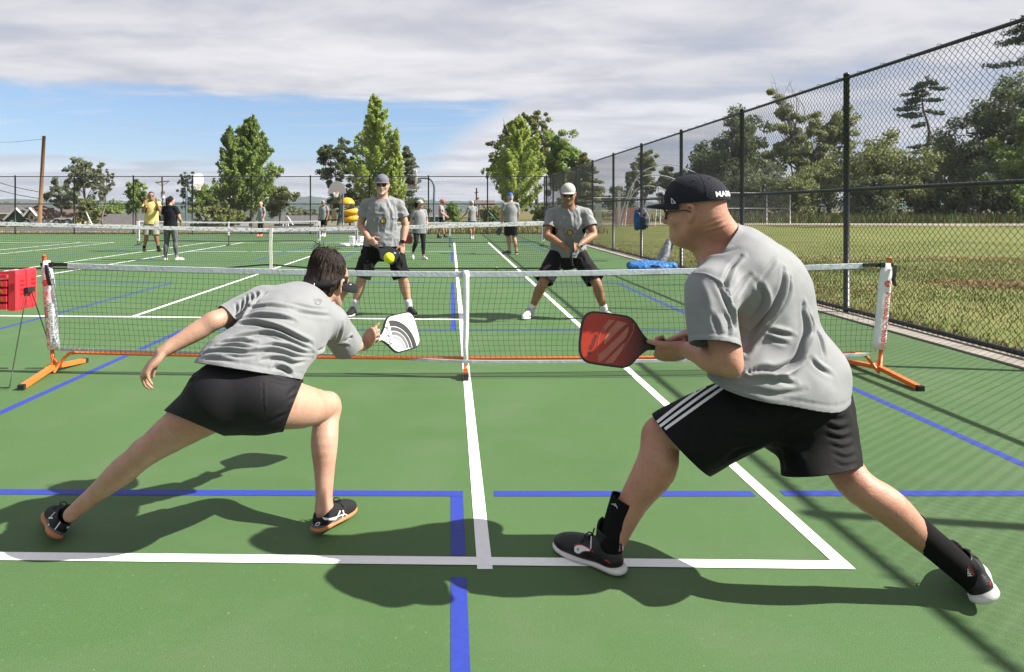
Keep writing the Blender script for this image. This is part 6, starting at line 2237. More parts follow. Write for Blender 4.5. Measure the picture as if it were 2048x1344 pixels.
# shoe marks
ZS = lambda x, y: (1100 + x / 6.11, 960 + y / 6.11)
world_decal('side_stripe', [[(300 + 0 * k, 850), (330, 800)] if False else [(x, y0), (x, y1)] for k, (x, y0, y1) in enumerate([(300, 820, 868), (320, 803, 885), (345, 797, 897), (375, 797, 890), (400, 803, 872), (430, 815, 868), (460, 830, 868), (490, 848, 872)])], ZS, 0, lshoe, M_WPRINT, lshoe, 0.0018)
world_decal('side_trim', strip([(300, 800), (345, 787), (395, 795), (450, 820), (500, 850), (540, 880)], 10, 5), ZS, 0, lshoe, M_RPRINT, lshoe, 0.0022)
world_decal('side_trim', strip([(372, 895), (400, 875), (440, 868), (490, 872)], 9, 5), ZS, 0, lshoe, M_RPRINT, lshoe, 0.0022)
world_decal('side_trim', strip([(508, 690), (504, 760), (500, 840)], 12, 4), ZS, 0, lshoe, M_WPRINT, lshoe, 0.0018)
world_decal('heel_mark', strip([(668, 975), (700, 988), (722, 1000), (730, 1025)], [14, 16, 12, 7], 4), ZS, 0, lshoe, M_RPRINT, lshoe, 0.0018)
def heel_tag(T, A, shoe_o, zoff):
    c = T(0.008, 0.0, 0.094 + zoff)
    MB().box(c, (0.016, 0.024, 0.034), M=A).build('heel_tab', M_RPRINT, shoe_o)
    tv, tf = text_mesh('PUMA', 0.016, bold=0.02)
    tv[:, 0] *= 0.030 / (tv[:, 0].max() - tv[:, 0].min())
    tv[:, 1] *= 0.014 / (tv[:, 1].max() - tv[:, 1].min())
    return c, tv, tf
c, tv, tf = heel_tag(TL, AL, lshoe, 0.010)
# the word runs down the tab, on its back and outer face
for shoe_o, T, A in ((lshoe, TL, AL), (rshoe, TR, AR)):
    c = T(0.008, 0.0, 0.104)
    if shoe_o is rshoe:
        MB().box(c, (0.016, 0.024, 0.034), M=A).build('heel_tab', M_RPRINT, shoe_o)
    MB().box(T(-0.0005, 0.0, 0.104), (0.0022, 0.019, 0.034), M=A).build('heel_tab', M_LACE, shoe_o)
    w = [T(-0.0022, p[1], 0.104 - p[0]) for p in tv]
    link('lettering', np_mesh('lettering', w, tf, False), M_WPRINT, shoe_o)
    if shoe_o is lshoe:
        MB().box(T(0.008, 0.0118, 0.104), (0.014, 0.0022, 0.034), M=A).build('heel_tab', M_LACE, shoe_o)
        w = [T(0.008 + p[1] * 0.9, 0.0134, 0.104 - p[0]) for p in tv]
        link('lettering', np_mesh('lettering', w, tf, False), M_WPRINT, shoe_o)
world_decal('heel_mark', strip([(1205, 870), (1222, 890), (1212, 905), (1225, 922)], [10, 12, 8, 6], 4), lambda x, y: (1780 + x / 6.108, 1020 + y / 6.108), 0, rshoe, M_RPRINT, rshoe, 0.0018)
# sock marks
for pts, w_ in (([(755, 290), (768, 300)], 8), ([(775, 290), (800, 318)], 9), ([(796, 284), (826, 345)], 9)):
    world_decal('mark', strip(pts, w_, 4), ZS, 0, sock_l, M_SOLEW, sock_l, 0.0015)
world_decal('mark', strip([(245, 375), (268, 388), (300, 388)], [6, 12, 6], 4), lambda x, y: (1780 + x / 6.108, 1020 + y / 6.108), 0, sock_r, M_SOLEW, sock_r, 0.0015)

# ---- his red paddle
xd = unit(tip_p - neck_p)
nrm = unit(V(0.02, -0.98, 0.18))
yd = unit(np.cross(nrm, xd))
nrm = np.cross(xd, yd)
M4 = np.eye(4)
M4[:3, 0], M4[:3, 1], M4[:3, 2], M4[:3, 3] = xd, yd, nrm, neck_p
M_RF = mat('red_paddle_face', (0.30, 0.022, 0.012), rough=0.38, var=0.0, scale=3, spec=0.4)
t_ = M_RF.node_tree
geo = t_.nodes.new('ShaderNodeTexCoord')
dot = t_.nodes.new('ShaderNodeVectorMath'); dot.operation = 'DOT_PRODUCT'
dot.inputs[1].default_value = tuple(xd)
t_.links.new(geo.outputs['Object'], dot.inputs[0])
mr = t_.nodes.new('ShaderNodeMapRange')
o0 = float(np.dot(neck_p, xd))
mr.inputs[1].default_value, mr.inputs[2].default_value = o0 + 0.03, o0 + 0.20
t_.links.new(dot.outputs['Value'], mr.inputs[0])
rp = t_.nodes.new('ShaderNodeValToRGB')
rp.color_ramp.elements[0].color = (0.020, 0.010, 0.010, 1)
rp.color_ramp.elements[1].color = (0.36, 0.030, 0.012, 1)
el = rp.color_ramp.elements.new(0.45); el.color = (0.20, 0.022, 0.014, 1)
t_.links.new(mr.outputs[0], rp.inputs[0])
t_.links.new(rp.outputs[0], t_.nodes['Principled BSDF'].inputs['Base Color'])
pad, TP, AP = paddle('red and black paddle held out in both hands by the man in front', M4, M_RF, 0.98)
M_PINK = mat('pale_red_print', (0.36, 0.115, 0.085), rough=0.4, var=0.12, scale=30)
# crest drawn in slanting bands: local x from the neck to the tip, y across
def pz(x, y):
    """photo crop point -> paddle plane"""
    px, py = 1100 + x / 5.12, 600 + y / 5.12
    d = P(px, py, 1.0) - V(0, 0, EYE)
    tt = np.dot(neck_p + nrm * 0.0075 - V(0, 0, EYE), nrm) / np.dot(d, nrm)
    q = V(0, 0, EYE) + d * tt - neck_p
    return (np.dot(q, xd), np.dot(q, yd))
def paddle_poly(name, pts, m, z=0.00835):
    v = np.array([(*pz(x, y), 0) for x, y in pts])
    v, f = v, [list(range(len(v)))]
    return flat_print(name, (v, f), AP, neck_p, z, m, pad)
paddle_poly('crest', [(700, 210), (745, 225), (790, 238), (660, 350), (560, 440), (552, 430), (585, 380), (640, 300)][::-1] if False else [(600, 200), (665, 208), (600, 270), (545, 340), (556, 270)], M_PINK)
paddle_poly('crest', [(690, 212), (790, 236), (680, 330), (560, 455), (552, 440), (556, 400), (600, 320)], M_PINK)
paddle_poly('crest', [(805, 268), (800, 320), (770, 390), (690, 470), (600, 560), (540, 618), (495, 640), (497, 556), (590, 480), (700, 375)], M_PINK)
paddle_poly('crest', [(770, 430), (730, 520), (640, 640), (572, 650), (572, 630), (640, 560)], M_PINK)
def ribbon(name, pts, w, m, z=0.0084):
    q = [pz(x, y) for x, y in pts]
    return flat_print(name, stroke(q, w, 5), AP, neck_p, z, m, pad)
ribbon('crest_outline', [(560, 250), (510, 360), (490, 480), (492, 560), (496, 635)], 0.0022, M_PINK)
ribbon('crest_outline', [(858, 240), (850, 320), (810, 400), (760, 480), (700, 560), (640, 645)], 0.0022, M_PINK)
tv, tf = text_mesh('SELKIRK', 0.02, bold=0.015)
p0, p1 = np.array(pz(398, 545)), np.array(pz(482, 345))
L_ = np.linalg.norm(p1 - p0)
tv = tv[:, :2] * (L_ * 0.8 / (tv[:, 0].max() - tv[:, 0].min()))
ux = (p1 - p0) / L_
uy = np.array([-ux[1], ux[0]])
mid = p0 * 0.42 + p1 * 0.58
w2 = np.array([(*(mid + ux * a + uy * b_), 0) for a, b_ in tv])
flat_print('lettering', (w2, tf), AP, neck_p, 0.0084, M_BLACKPRINT, pad)
q0 = np.array(pz(405, 540))
aa = np.linspace(0, 2 * math.pi, 12, endpoint=False)
flat_print('mark', (np.array([(q0[0] + 0.006 * math.cos(x), q0[1] + 0.006 * math.sin(x), 0) for x in aa]), [list(range(12))]), AP, neck_p, 0.0084, M_BLACKPRINT, pad)

# ================================================================ the woman in front on the left
wom = empty('person', (-0.85, 2.6, 0))
tag(wom, 'woman in black visor and shorts lunging low in front with a white paddle', 'person', 'pickleball players')
wp, wn_ = P(492, 792, 2.60), P(632, 618, 2.93)
Sw = unit(V(0.93, 0.28, -0.20))
ta = unit(wn_ - wp)
Fw = unit(np.cross(ta, Sw))
Sw = unit(np.cross(Fw, ta))
wl, wr_ = P(525, 606, 2.84), P(662, 646, 2.93)
wle, wlw = P(430, 641, 2.70), P(322, 705, 2.60)
wre, wrw = P(690, 695, 3.10), P(728, 688, 3.24)
whl, wkl, wal = P(428, 805, 2.60), P(287, 908, 2.60), P(142, 1028, 2.66)
whr, wkr, war = P(545, 805, 2.62), P(652, 815, 2.93), P(648, 1015, 2.79)
B = Sdf()
B.limb([wp, (wp + wn_) / 2, wn_ - ta * 0.06], [0.15, 0.125, 0.10], 0.05, flat=(Fw, 0.66))
for s_ in (wl, wr_): B.limb([wn_ - ta * 0.04, s_], [0.05, 0.05], 0.04)
fo = wlw - wle
B.limb([wl, (wl + wle) / 2, wle, wle + fo * 0.3, wle + fo * 0.7, wlw], [0.048, 0.043, 0.0385, 0.040, 0.031, 0.0245], 0.03)
B.ell(wle + V(-0.002, -0.018, 0.004), 0.026, 0.03)
fo = wrw - wre
B.limb([wr_, (wr_ + wre) / 2, wre, wre + fo * 0.35, wrw], [0.048, 0.043, 0.038, 0.038, 0.0255], 0.03)
th, sh = wkl - whl, wal - wkl
B.limb([whl + V(0.03, 0, 0), whl + th * 0.5, wkl + V(0.0, 0, 0.0), wkl + sh * 0.28 + V(0.006, -0.014, 0.006), wkl + sh * 0.62, wal], [0.098, 0.079, 0.0545, 0.0555, 0.039, 0.0285], 0.03)
B.ell(wkl + V(-0.004, 0.01, 0.010), V(0.044, 0.05, 0.044), 0.03)
th, sh = wkr - whr, war - wkr
B.limb([whr, whr + th * 0.5 + V(0, 0, -0.005), wkr + V(0.0, 0, -0.002), wkr + sh * 0.16, wkr + sh * 0.36 + V(0.0, -0.022, 0), wkr + sh * 0.66 + V(0, -0.008, 0), war], [0.102, 0.090, 0.060, 0.057, 0.058, 0.043, 0.0325], 0.03)
B.ell(wkr + V(0.014, 0.012, 0.012), V(0.044, 0.046, 0.05), 0.035)
B.ell(war + V(0.022, -0.004, -0.012), V(0.016, 0.018, 0.018), 0.02)
B.limb([war, war + V(-0.01, -0.03, -0.055)], [0.030, 0.026], 0.03)
B.ell(wal + V(0.01, -0.02, 0.0), V(0.02, 0.02, 0.02), 0.02)
WH = P(656, 566, 3.03)
Mw = frame(unit(V(0.50, 0.84, -0.18)), V(0.05, -0.08, 1.0))
WS = 1.0
TW = head_prims(B, WH, Mw, WS)
B.limb([wn_ - ta * 0.03, TW(0, -0.02, -0.03)], [0.056, 0.050], 0.03)
# left hand hangs open, right hand grips
hand_prims(B, wlw + fo * 0, unit(P(292, 742, 2.575) - wlw), V(-0.62, -0.35, 0.60), False, s=0.92, per_finger=[(0.25, 0.75, 0.5), (0.35, 0.7, 0.4), (0.45, 0.6, 0.4), (0.5, 0.5, 0.3)], spread=0.10, thumb=(0.85, 0.40, -0.35), thumb_curl=0.12)
wneck, wtip = P(757, 677, 3.30), P(831, 657, 3.50)
gx = unit(wneck - wtip)
grip = wneck + gx * 0.060
hand_prims(B, wrw + V(0.0, 0, 0), unit(grip + V(-0.01, -0.03, 0.008) - wrw), V(0.15, -0.75, 0.62), True, (1.15, 1.45, 1.0), 0.03, 0.92, thumb=(0.80, 0.35, -0.48), thumb_curl=0.10)
skin('body', B, HV, SK_FAIR, wom, 1)
# shirt
ZW = lambda x, y: (380 + x / 3.953, 540 + y / 3.953)
C = Sdf()
C.limb([P(472, 792, 2.55), P(500, 742, 2.60), P(545, 690, 2.70), P(588, 645, 2.82), P(622, 617, 2.93)], [0.205, 0.200, 0.174, 0.165, 0.095], 0.05, flat=(Fw, 0.72))
C.limb([wn_ - ta * 0.05, wl], [0.068, 0.066], 0.05)
C.limb([wn_ - ta * 0.05, wr_], [0.068, 0.068], 0.05)
C.limb([wl * 0.5 + wr_ * 0.5, P(560, 655, 2.72)], [0.11, 0.11], 0.08)
C.limb([wn_ - ta * 0.02, TW(0, -0.02, -0.09)], [0.062, 0.064], 0.02)
C.limb([wl, P(486, 622, 2.79), P(455, 640, 2.745), P(415, 660, 2.68)], [0.070, 0.068, 0.068, 0.068], 0.03)
C.limb([wr_, P(684, 676, 3.03), P(700, 702, 3.10)], [0.072, 0.074, 0.075], 0.03)
hemw = plane_cut(P(396, 726, 2.56), P(590, 757, 2.66), P(495, 741, 2.46), P(560, 680, 2.7), 0.42)
slw = (P(454, 640, 2.745), unit(P(430, 655, 2.70) - P(486, 622, 2.79)), 0.15, P(440, 650, 2.715))
srw = (P(693, 692, 3.07), unit(P(700, 702, 3.10) - P(684, 676, 3.03)), 0.15, P(702, 705, 3.11))
ncw = (TW(0, -0.02, -0.075), unit(TW(0, 0, 0) - TW(0, 0.0, -0.1)), 0.12)
RAWW = [([(430, 330), (520, 300), (620, 288), (730, 295)], 0.0086, 0.0091), ([(425, 395), (520, 372), (620, 370), (720, 380), (820, 402)], 0.0158, 0.0091),
        ([(395, 432), (500, 428), (600, 446), (700, 475), (800, 518), (880, 556), (950, 585)], 0.0245, 0.0098),
        ([(330, 548), (430, 530), (540, 512), (640, 510), (720, 535), (800, 560), (880, 600), (960, 640)], 0.0158, 0.0083),
        ([(420, 560), (520, 535), (620, 532), (700, 555), (760, 580)], 0.0101, 0.0076),
        ([(240, 592), (330, 575), (430, 570), (520, 582)], 0.0144, 0.0083), ([(190, 622), (300, 606), (400, 612), (500, 628)], 0.0129, 0.0076),
        ([(520, 625), (620, 600), (720, 602), (820, 630), (900, 655), (985, 660)], 0.0129, 0.0076),
        ([(110, 668), (200, 645), (300, 648), (420, 658), (540, 648), (640, 640), (740, 660), (840, 688), (960, 688)], 0.0158, 0.0083),
        ([(280, 690), (380, 688), (480, 684), (570, 668)], 0.0101, 0.0076), ([(560, 716), (650, 704), (740, 712), (820, 736), (920, 722)], 0.0144, 0.0076),
        ([(660, 775), (720, 780), (770, 805), (800, 832)], 0.0187, 0.0091), ([(130, 700), (240, 710), (360, 728)], 0.0072, 0.0091),
        ([(740, 262), (850, 280), (960, 305), (1060, 318)], 0.0072, 0.0098), ([(800, 330), (900, 342), (1010, 358), (1100, 366)], 0.0086, 0.0091), ([(620, 300), (760, 300), (880, 330)], 0.0057, 0.0098),
        ([(448, 205), (455, 255), (432, 320), (392, 380)], 0.0129, 0.0068), ([(484, 195), (500, 245), (478, 300), (430, 360), (400, 400)], 0.0172, 0.0076), ([(412, 235), (415, 290), (385, 350)], 0.0115, 0.0068), ([(360, 265), (372, 320), (350, 370)], 0.0086, 0.0068),
        ([(520, 175), (540, 215), (500, 265)], 0.0101, 0.0083), ([(600, 190), (560, 230), (520, 270)], 0.0072, 0.0091),
        ([(1140, 580), (1080, 620), (1000, 640)], 0.0115, 0.0083), ([(1195, 420), (1180, 500), (1150, 570)], 0.0086, 0.0076), ([(1220, 560), (1260, 530), (1285, 540)], 0.0086, 0.0076), ([(1150, 590), (1200, 580), (1250, 600)], 0.0086, 0.0076)]
fw = fold_field(fold_lines(C, RAWW, ZW, 2.2, 3.3))
def wdisp(v, n):
    o = fw(v, n) + 0.0022 * vnoise(v, 13) + 0.0012 * vnoise(v, 30, 2)
    dh = np.abs((v - hemw[0]) @ hemw[1] + 0.022)
    return o + np.where(dh < 0.006, -0.0016, 0)
wshirt = skin('shirt', C, 0.0048, M_SHIRT, wom, 1, [hemw, slw, srw, ncw], wdisp, 0.0035)
# shorts
K = Sdf()
K.limb([P(515, 738, 2.64), P(502, 772, 2.61), P(490, 792, 2.59)], [0.135, 0.165, 0.150], 0.05, flat=(Fw, 0.78))
K.ell(P(440, 790, 2.535), V(0.125, 0.11, 0.112), 0.07)
K.ell(P(525, 792, 2.545), V(0.125, 0.11, 0.110), 0.06)
K.limb([P(440, 798, 2.56), P(395, 830, 2.575), P(350, 866, 2.60)], [0.118, 0.106, 0.096], 0.05)
K.limb([P(540, 800, 2.60), P(575, 808, 2.69), P(615, 812, 2.80)], [0.118, 0.109, 0.103], 0.05)
cl_ = plane_cut(P(341, 826, 2.58), P(420, 860, 2.56), P(380, 843, 2.66), P(480, 790, 2.6), 0.22)
cr_ = plane_cut(P(602, 772, 2.74), P(572, 850, 2.70), P(586, 812, 2.62), P(500, 800, 2.6), 0.24)
cw_ = (P(530, 706, 2.63), unit(P(560, 665, 2.7) - P(500, 765, 2.6)), 0.30)
RAWKW = [([(575, 870), (578, 960), (580, 1060), (590, 1140)], 0.0025, 0.004), ([(860, 930), (820, 950), (760, 1000)], 0.005, 0.010), ([(870, 970), (820, 1000), (760, 1040)], 0.005, 0.010),
         ([(600, 860), (700, 880), (780, 900)], 0.005, 0.014), ([(-20, 860), (20, 830), (60, 780)], 0.006, 0.010), ([(-40, 900), (10, 880), (50, 830)], 0.005, 0.010), ([(640, 1200), (700, 1160), (780, 1120)], 0.004, 0.012)]
fkw = fold_field(fold_lines(K, RAWKW, ZW, 2.1, 3.0))
wshorts = skin('shorts', K, HV, M_BLKM, wom, 1, [cl_, cr_], lambda v, n: fkw(v, n) + 0.0018 * vnoise(v, 10), 0.003)
# shoes
hw = V(-0.562, 2.715, 0.012)
wsr, TSR, ASR = shoe(wom, foot_frame(hw, V(-0.425, 2.955, 0.0), R(-4)), 0.272, M_SHOEM, M_GUM, high=-0.012, h=0.0045, sole2=M_SOLEG)
hw2 = V(-1.606, 2.640, 0.028)
wsl, TSL, ASL = shoe(wom, foot_frame(hw2, V(-1.765, 2.865, 0.012), 0.0, unit(V(0.70, 0, 0.71))), 0.272, M_SHOEM, M_GUM, high=-0.012, h=0.0045, sole2=M_SOLEG)
ZR = lambda x, y: (580 + x / 10.34, 960 + y / 10.34)
def mark(name, pts, w, conv, tgt, m=M_WPRINT, lift=0.0016):
    world_decal(name, strip(pts, w, 5), conv, 0, tgt, m, tgt, lift)
mark('side_stripe', [(665, 775), (740, 800), (850, 800), (980, 755), (1080, 715), (1150, 710), (1205, 745)], [16, 36, 30, 26, 24, 26, 14], ZR, wsr)
mark('side_stripe', [(700, 815), (820, 822), (950, 810), (1060, 800)], 16, ZR, wsr)
mark('side_stripe', [(1035, 635), (1005, 700), (960, 780), (890, 860)], [26, 22, 18, 8], ZR, wsr)
mark('side_stripe', [(1090, 625), (1105, 690), (1085, 750), (1060, 800)], [24, 22, 18, 14], ZR, wsr)
mark('heel_mark', [(525, 935), (545, 900), (575, 880), (610, 875), (612, 900), (585, 930), (550, 942), (528, 936)], 16, ZR, wsr)
mark('heel_mark', [(505, 650), (480, 730), (455, 810), (432, 880)], 11, ZR, wsr)
ZL = lambda x, y: (60 + x / 10.34, 980 + y / 10.34)
mark('heel_mark', [(650, 628), (590, 715), (535, 790), (485, 852)], 20, ZL, wsl)
mark('heel_mark', [(350, 765), (375, 735), (410, 710)], 30, ZL, wsl)
mark('side_stripe', [(395, 595), (425, 570), (470, 590)], 30, ZL, wsl)
mark('side_stripe', [(440, 550), (480, 505), (525, 465)], 12, ZL, wsl)
mark('side_stripe', [(755, 785), (785, 765), (815, 770)], 28, ZL, wsl)
# visor: strap, band and brim
band_rows = []
ctv, stv = math.cos(-0.02), math.sin(-0.02)
for t in np.linspace(0, 2 * math.pi, 41)[:-1]:
    ex, ey = 0.0900 * math.sin(t), -0.018 + 0.112 * math.cos(t)
    back_ = max(0, -math.cos(t))
    z0_, z1_ = 0.008 - 0.046 * back_, 0.044 - 0.046 * back_
    band_rows.append(np.array([TW(ex, ey, z0_), TW(ex * 0.99, ey * 0.99, z1_), TW(ex * 0.96, ey * 0.96, z1_), TW(ex * 0.97, ey * 0.97, z0_)]))
vb = MB().ring([r_[::-1] for r_ in band_rows] + [band_rows[0][::-1]], True).build('visor', M_VISOR, wom, True)
rows = []
top, bot = [], []
for w_ in np.linspace(0, 1, 6):
    rt, rb_ = [], []
    for t in np.linspace(-1, 1, 21):
        a = t * R(82)
        ex, ey = 0.0925 * math.sin(a), -0.016 + 0.113 * math.cos(a)
        ext = 0.060 * (1 - abs(t) ** 4) * w_
        x = ex * (1 + 0.30 * w_ * (1 - abs(t) ** 8))
        z = 0.012 - 0.030 * (x / 0.09) ** 2 * w_ + 0.004 * w_
        rt.append(TW(x, ey + ext, z + 0.0015)); rb_.append(TW(x, ey + ext, z - 0.0015))
    top.append(rt); bot.append(rb_)
MB().ring([np.array(q)[::-1] for q in top + bot[::-1] + [top[0]]], False).build('peak', M_VISOR, vb, True)
MB().box(TW(0.030, -0.124, -0.018), (0.0025, 0.004, 0.022), M=Mw).build('buckle', M_WPRINT, vb)
sunglasses(wom, TW(0, 0, -0.003), Mw, WS)
gp_ = MB()
for q in (-1, 1):
    gp_.tube(catmull([TW(q * 0.064, 0.088, 0.010), TW(q * 0.078, 0.060, 0.008), TW(q * 0.0855, 0.0, 0.004), TW(q * 0.084, -0.02, -0.010)], [0] * 4, 4)[0], 0.0030, 6)
gp_.build('temple', mat('pale_temple', (0.45, 0.38, 0.36), rough=0.35), [o for o in bpy.data.objects if o.parent is wom and o.name.startswith('glasses')][-1], True)
MB().tube([TW(-0.020, 0.0885, -0.0635), TW(0, 0.0975, -0.0625), TW(0.020, 0.0885, -0.0635)], 0.0035, 6).build('mouth', M_LIP, wom, True)
# hair swept up under the visor into a loose knot
Hh = Sdf()
Hh.ell(TW(0, -0.022, 0.036), V(0.0800, 0.0985, 0.092), 0.02, Mw)
Hh.ell(TW(-0.004, -0.035, 0.105), V(0.058, 0.064, 0.038), 0.05, Mw)
Hh.ell(TW(-0.012, -0.045, 0.135), V(0.040, 0.044, 0.022), 0.03, Mw)
Hh.limb([TW(-0.045, -0.100, -0.040), TW(-0.018, -0.108, -0.048), TW(0.030, -0.086, -0.050)], [0.028, 0.036, 0.022], 0.02)
Hh.limb([TW(0.0, -0.080, -0.02), TW(0.015, -0.080, -0.055), TW(0.030, -0.062, -0.090)], [0.050, 0.038, 0.014], 0.03)
Hh.limb([TW(0.050, -0.055, 0.0), TW(0.056, -0.045, -0.040)], [0.034, 0.018], 0.02)
hc = [(TW(0, 0.080, 0.066), Mw @ unit(V(0, 1, -0.7)), 0.16), (TW(0, 0.02, 0.0), Mw @ unit(V(0, 1, -0.1)), 0.10, TW(0, 0.05, -0.03))]
def hdisp(v, n):
    L = (v - WH) @ Mw
    th_ = np.arctan2(L[:, 0], -L[:, 1])
    rr = np.sin(th_ * 34 + 7 * vnoise(L, 18)) * 0.0010 + np.sin(th_ * 71 + 9 * vnoise(L, 12, 3)) * 0.0008
    return rr + 0.008 * vnoise(L * np.array([1, 1, 0.6]), 24) + 0.003 * vnoise(L * np.array([2.5, 2.5, 0.5]), 60)
hair = skin('hair', Hh, 0.004, M_HAIRD, wom, 0, hc, hdisp, 0.004)
g_ = np.random.default_rng(12)
hs_ = MB()
trh = BVHTree.FromPolygons([v.co[:] for v in hair.data.vertices], [p.vertices[:] for p in hair.data.polygons])
for i in range(420):
    # locks drawn up from the band to the knot
    a = g_.uniform(-2.3, 2.3)
    a2 = a + g_.normal() * 0.25
    t0 = g_.uniform(0.0, 0.5)
    pts = []
    for t in np.linspace(t0, t0 + g_.uniform(0.35, 0.5), 7):
        el = 0.10 + 1.35 * t
        an = a + (a2 - a) * t + 0.05 * math.sin(t * 9 + i)
        dv = Mw @ V(math.sin(an) * math.cos(el), -math.cos(an) * math.cos(el), math.sin(el))
        o_ = TW(0, -0.022, 0.036)
        hit = trh.ray_cast(Vector(o_ + dv * 0.4), Vector(-dv), 0.6)
        if hit[0] is None: break
        pts.append(np.array(hit[0]) + dv * (0.0008 + 0.0030 * g_.random()))
    if len(pts) > 3: hs_.tube(pts, 0.0011, 3, cap=False)
for i in range(150):
    if i < 80:        # wisps from the knot
        a, rr = g_.uniform(0, 6.28), g_.uniform(0.02, 0.05)
        p = V(-0.008 + rr * math.cos(a), -0.045 + rr * math.sin(a), g_.uniform(0.13, 0.165))
        dv = unit(V(math.cos(a), math.sin(a), g_.uniform(0.0, 1.2)))
        ln_ = g_.uniform(0.015, 0.05)
    else:             # loose ends on the nape and at the sides
        a = g_.uniform(-1.5, 1.2)
        p = V(0.07 * math.sin(a), -0.025 - 0.085 * math.cos(a), g_.uniform(-0.10, -0.03))
        dv = unit(V(math.sin(a) * 0.5 + 0.25, -0.3, -1.0))
        ln_ = g_.uniform(0.02, 0.06)
    cu = g_.normal(size=3) * 0.5
    pts = []
    for k in range(6):
        pts.append(TW(*p))
        dv = unit(dv + cu * 0.35 + V(0, 0, -0.10))
        p = p + dv * ln_ / 5
    hs_.tube(pts, np.linspace(0.0011, 0.0005, 6), 3, cap=False)
tag(hs_.build('loose_strand', M_HAIRD, hair, True), kind='stuff')
# faint ring printed on the back of the shirt below the collar
ZC = lambda x, y: (560 + x / 5.376, 480 + y / 5.376)
ZN = lambda x, y: (420 + x / 6.72, 420 + y / 6.72)
aa = np.linspace(0, 2 * math.pi, 17)
world_decal('print', [[(1450 + r_ * math.cos(x), 1245 + 0.75 * r_ * math.sin(x)) for r_ in (30, 40)] for x in aa], ZN, 0, wshirt, M_GPRINT, wshirt, 0.001)
world_decal('print', strip([(1390, 1225), (1420, 1200), (1470, 1200), (1510, 1225)], 8, 4), ZN, 0, wshirt, M_GPRINT, wshirt, 0.001)

# ---- her white paddle
xd = unit(wtip - wneck)
ydw = V(0.03, -0.42, -0.9)
ydw = unit(ydw - xd * np.dot(ydw, xd))
nrm = np.cross(xd, ydw)
if nrm[1] > 0:
    ydw, nrm = -ydw, -nrm
M4 = np.eye(4)
M4[:3, 0], M4[:3, 1], M4[:3, 2], M4[:3, 3] = xd, ydw, nrm, wneck
M_WF = mat('white_paddle_face', (0.68, 0.68, 0.66), rough=0.35, var=0.02, scale=10)
padw, TPW, APW = paddle('white paddle with grey arcs held by the woman in front', M4, M_WF, 1.0, handle_mat=M_SOLEW)
upsgn = 1.0 if ydw[2] > 0 else -1.0
def arcs(r0, r1, a0, a1, c, n=16):
    v, f = [], []
    for i in range(n + 1):
        a = a0 + (a1 - a0) * i / n
        for r_ in (r0, r1): v.append((c[0] + r_ * math.cos(a), upsgn * (c[1] + r_ * math.sin(a)), 0))
    for i in range(n): f.append([2 * i, 2 * i + 1, 2 * i + 3, 2 * i + 2])
    return np.array(v), f
cc = (0.085, -0.075)
for r0, r1, colr_ in ((0.118, 0.150, (0.010, 0.010, 0.011)), (0.094, 0.115, (0.035, 0.035, 0.038)), (0.072, 0.091, (0.10, 0.10, 0.105)), (0.052, 0.069, (0.20, 0.20, 0.205)), (0.034, 0.049, (0.36, 0.36, 0.36))):
    m_ = mat('arc_%d' % int(r0 * 1000), colr_, rough=0.4, var=0.04)
    flat_print('arc', arcs(r0, r1, R(-8), R(89), cc), APW, wneck, 0.0080, m_, padw)
tv, tf = text_mesh('ROKNE', 0.03, bold=0.03, space=1.0)
tv = tv[:, :2] * (0.098 / (tv[:, 0].max() - tv[:, 0].min()))
w2 = np.array([(0.060 + b_ * 1.15, upsgn * (-0.002 - a), 0) for a, b_ in tv])
flat_print('lettering', (w2, tf), APW, wneck, 0.0084, M_BLACKPRINT, padw)
flat_print('mark', stroke([(0.225, upsgn * 0.055), (0.245, upsgn * 0.068), (0.250, upsgn * 0.045), (0.236, upsgn * 0.020)], [0.002, 0.006, 0.004, 0.001], 5), APW, wneck, 0.0084, M_BLACKPRINT, padw)
flat_print('mark', stroke([(0.215, upsgn * 0.045), (0.222, upsgn * 0.030), (0.212, upsgn * 0.020)], [0.001, 0.005, 0.001], 5), APW, wneck, 0.0084, M_BLACKPRINT, padw)

# ================================================================ the two men across the net
p = G(765, 629)
gm, Jg, Eg = person('man in grey cap and white goatee standing across the net with a black paddle', (p[0] + 0.0, 8.42, 0), R(180), 1.79,
    dict(pelvis=(0.0, 0, 0.90), waist=(0.0, 0.0, 1.06), chest=(0.0, 0.02, 1.27), neck=(0.0, 0.005, 1.465), head=(0.0, 0.05, 1.625),
         lsh=(-0.205, 0, 1.385), rsh=(0.205, 0, 1.385), rel=(0.275, 0.0, 1.12), rwr=(0.145, 0.20, 0.955), lel=(-0.285, -0.02, 1.12), lwr=(-0.255, 0.06, 0.885),
         lhip=(-0.12, 0, 0.87), rhip=(0.12, 0, 0.87), lkn=(-0.25, 0.04, 0.475), rkn=(0.25, 0.04, 0.475), lan=(-0.335, 0.0, 0.09), ran=(0.355, 0.02, 0.09),
         lfd=(-0.45, 1, 0), rfd=(0.22, 1, 0), rhand=(-0.5, 0.35, -0.35), lhand=(0.03, 0.05, -1)),
    SK_FAIR, M_SHIRT, M_BLK, M_SHOEM, h=0.0085, group='pickleball players', cap=M_CAPG, hair=M_HAIRW, beard=M_HAIRW, build=1.13, sock=M_SOCKW, sock_top=0.20,
    curl=((0.25, 0.4, 0.3), (0.9, 1.1, 0.8)), back_of_hand=((-0.75, 0.65, 0.1), (0.5, 0.75, 0.3)), shirt_len=0.86, leg_hem=0.66, sleeve=0.60, head_dir=(0.0, 1, -0.13), wrinkle=0.020, waist=1.12)
p = G(1135, 637)
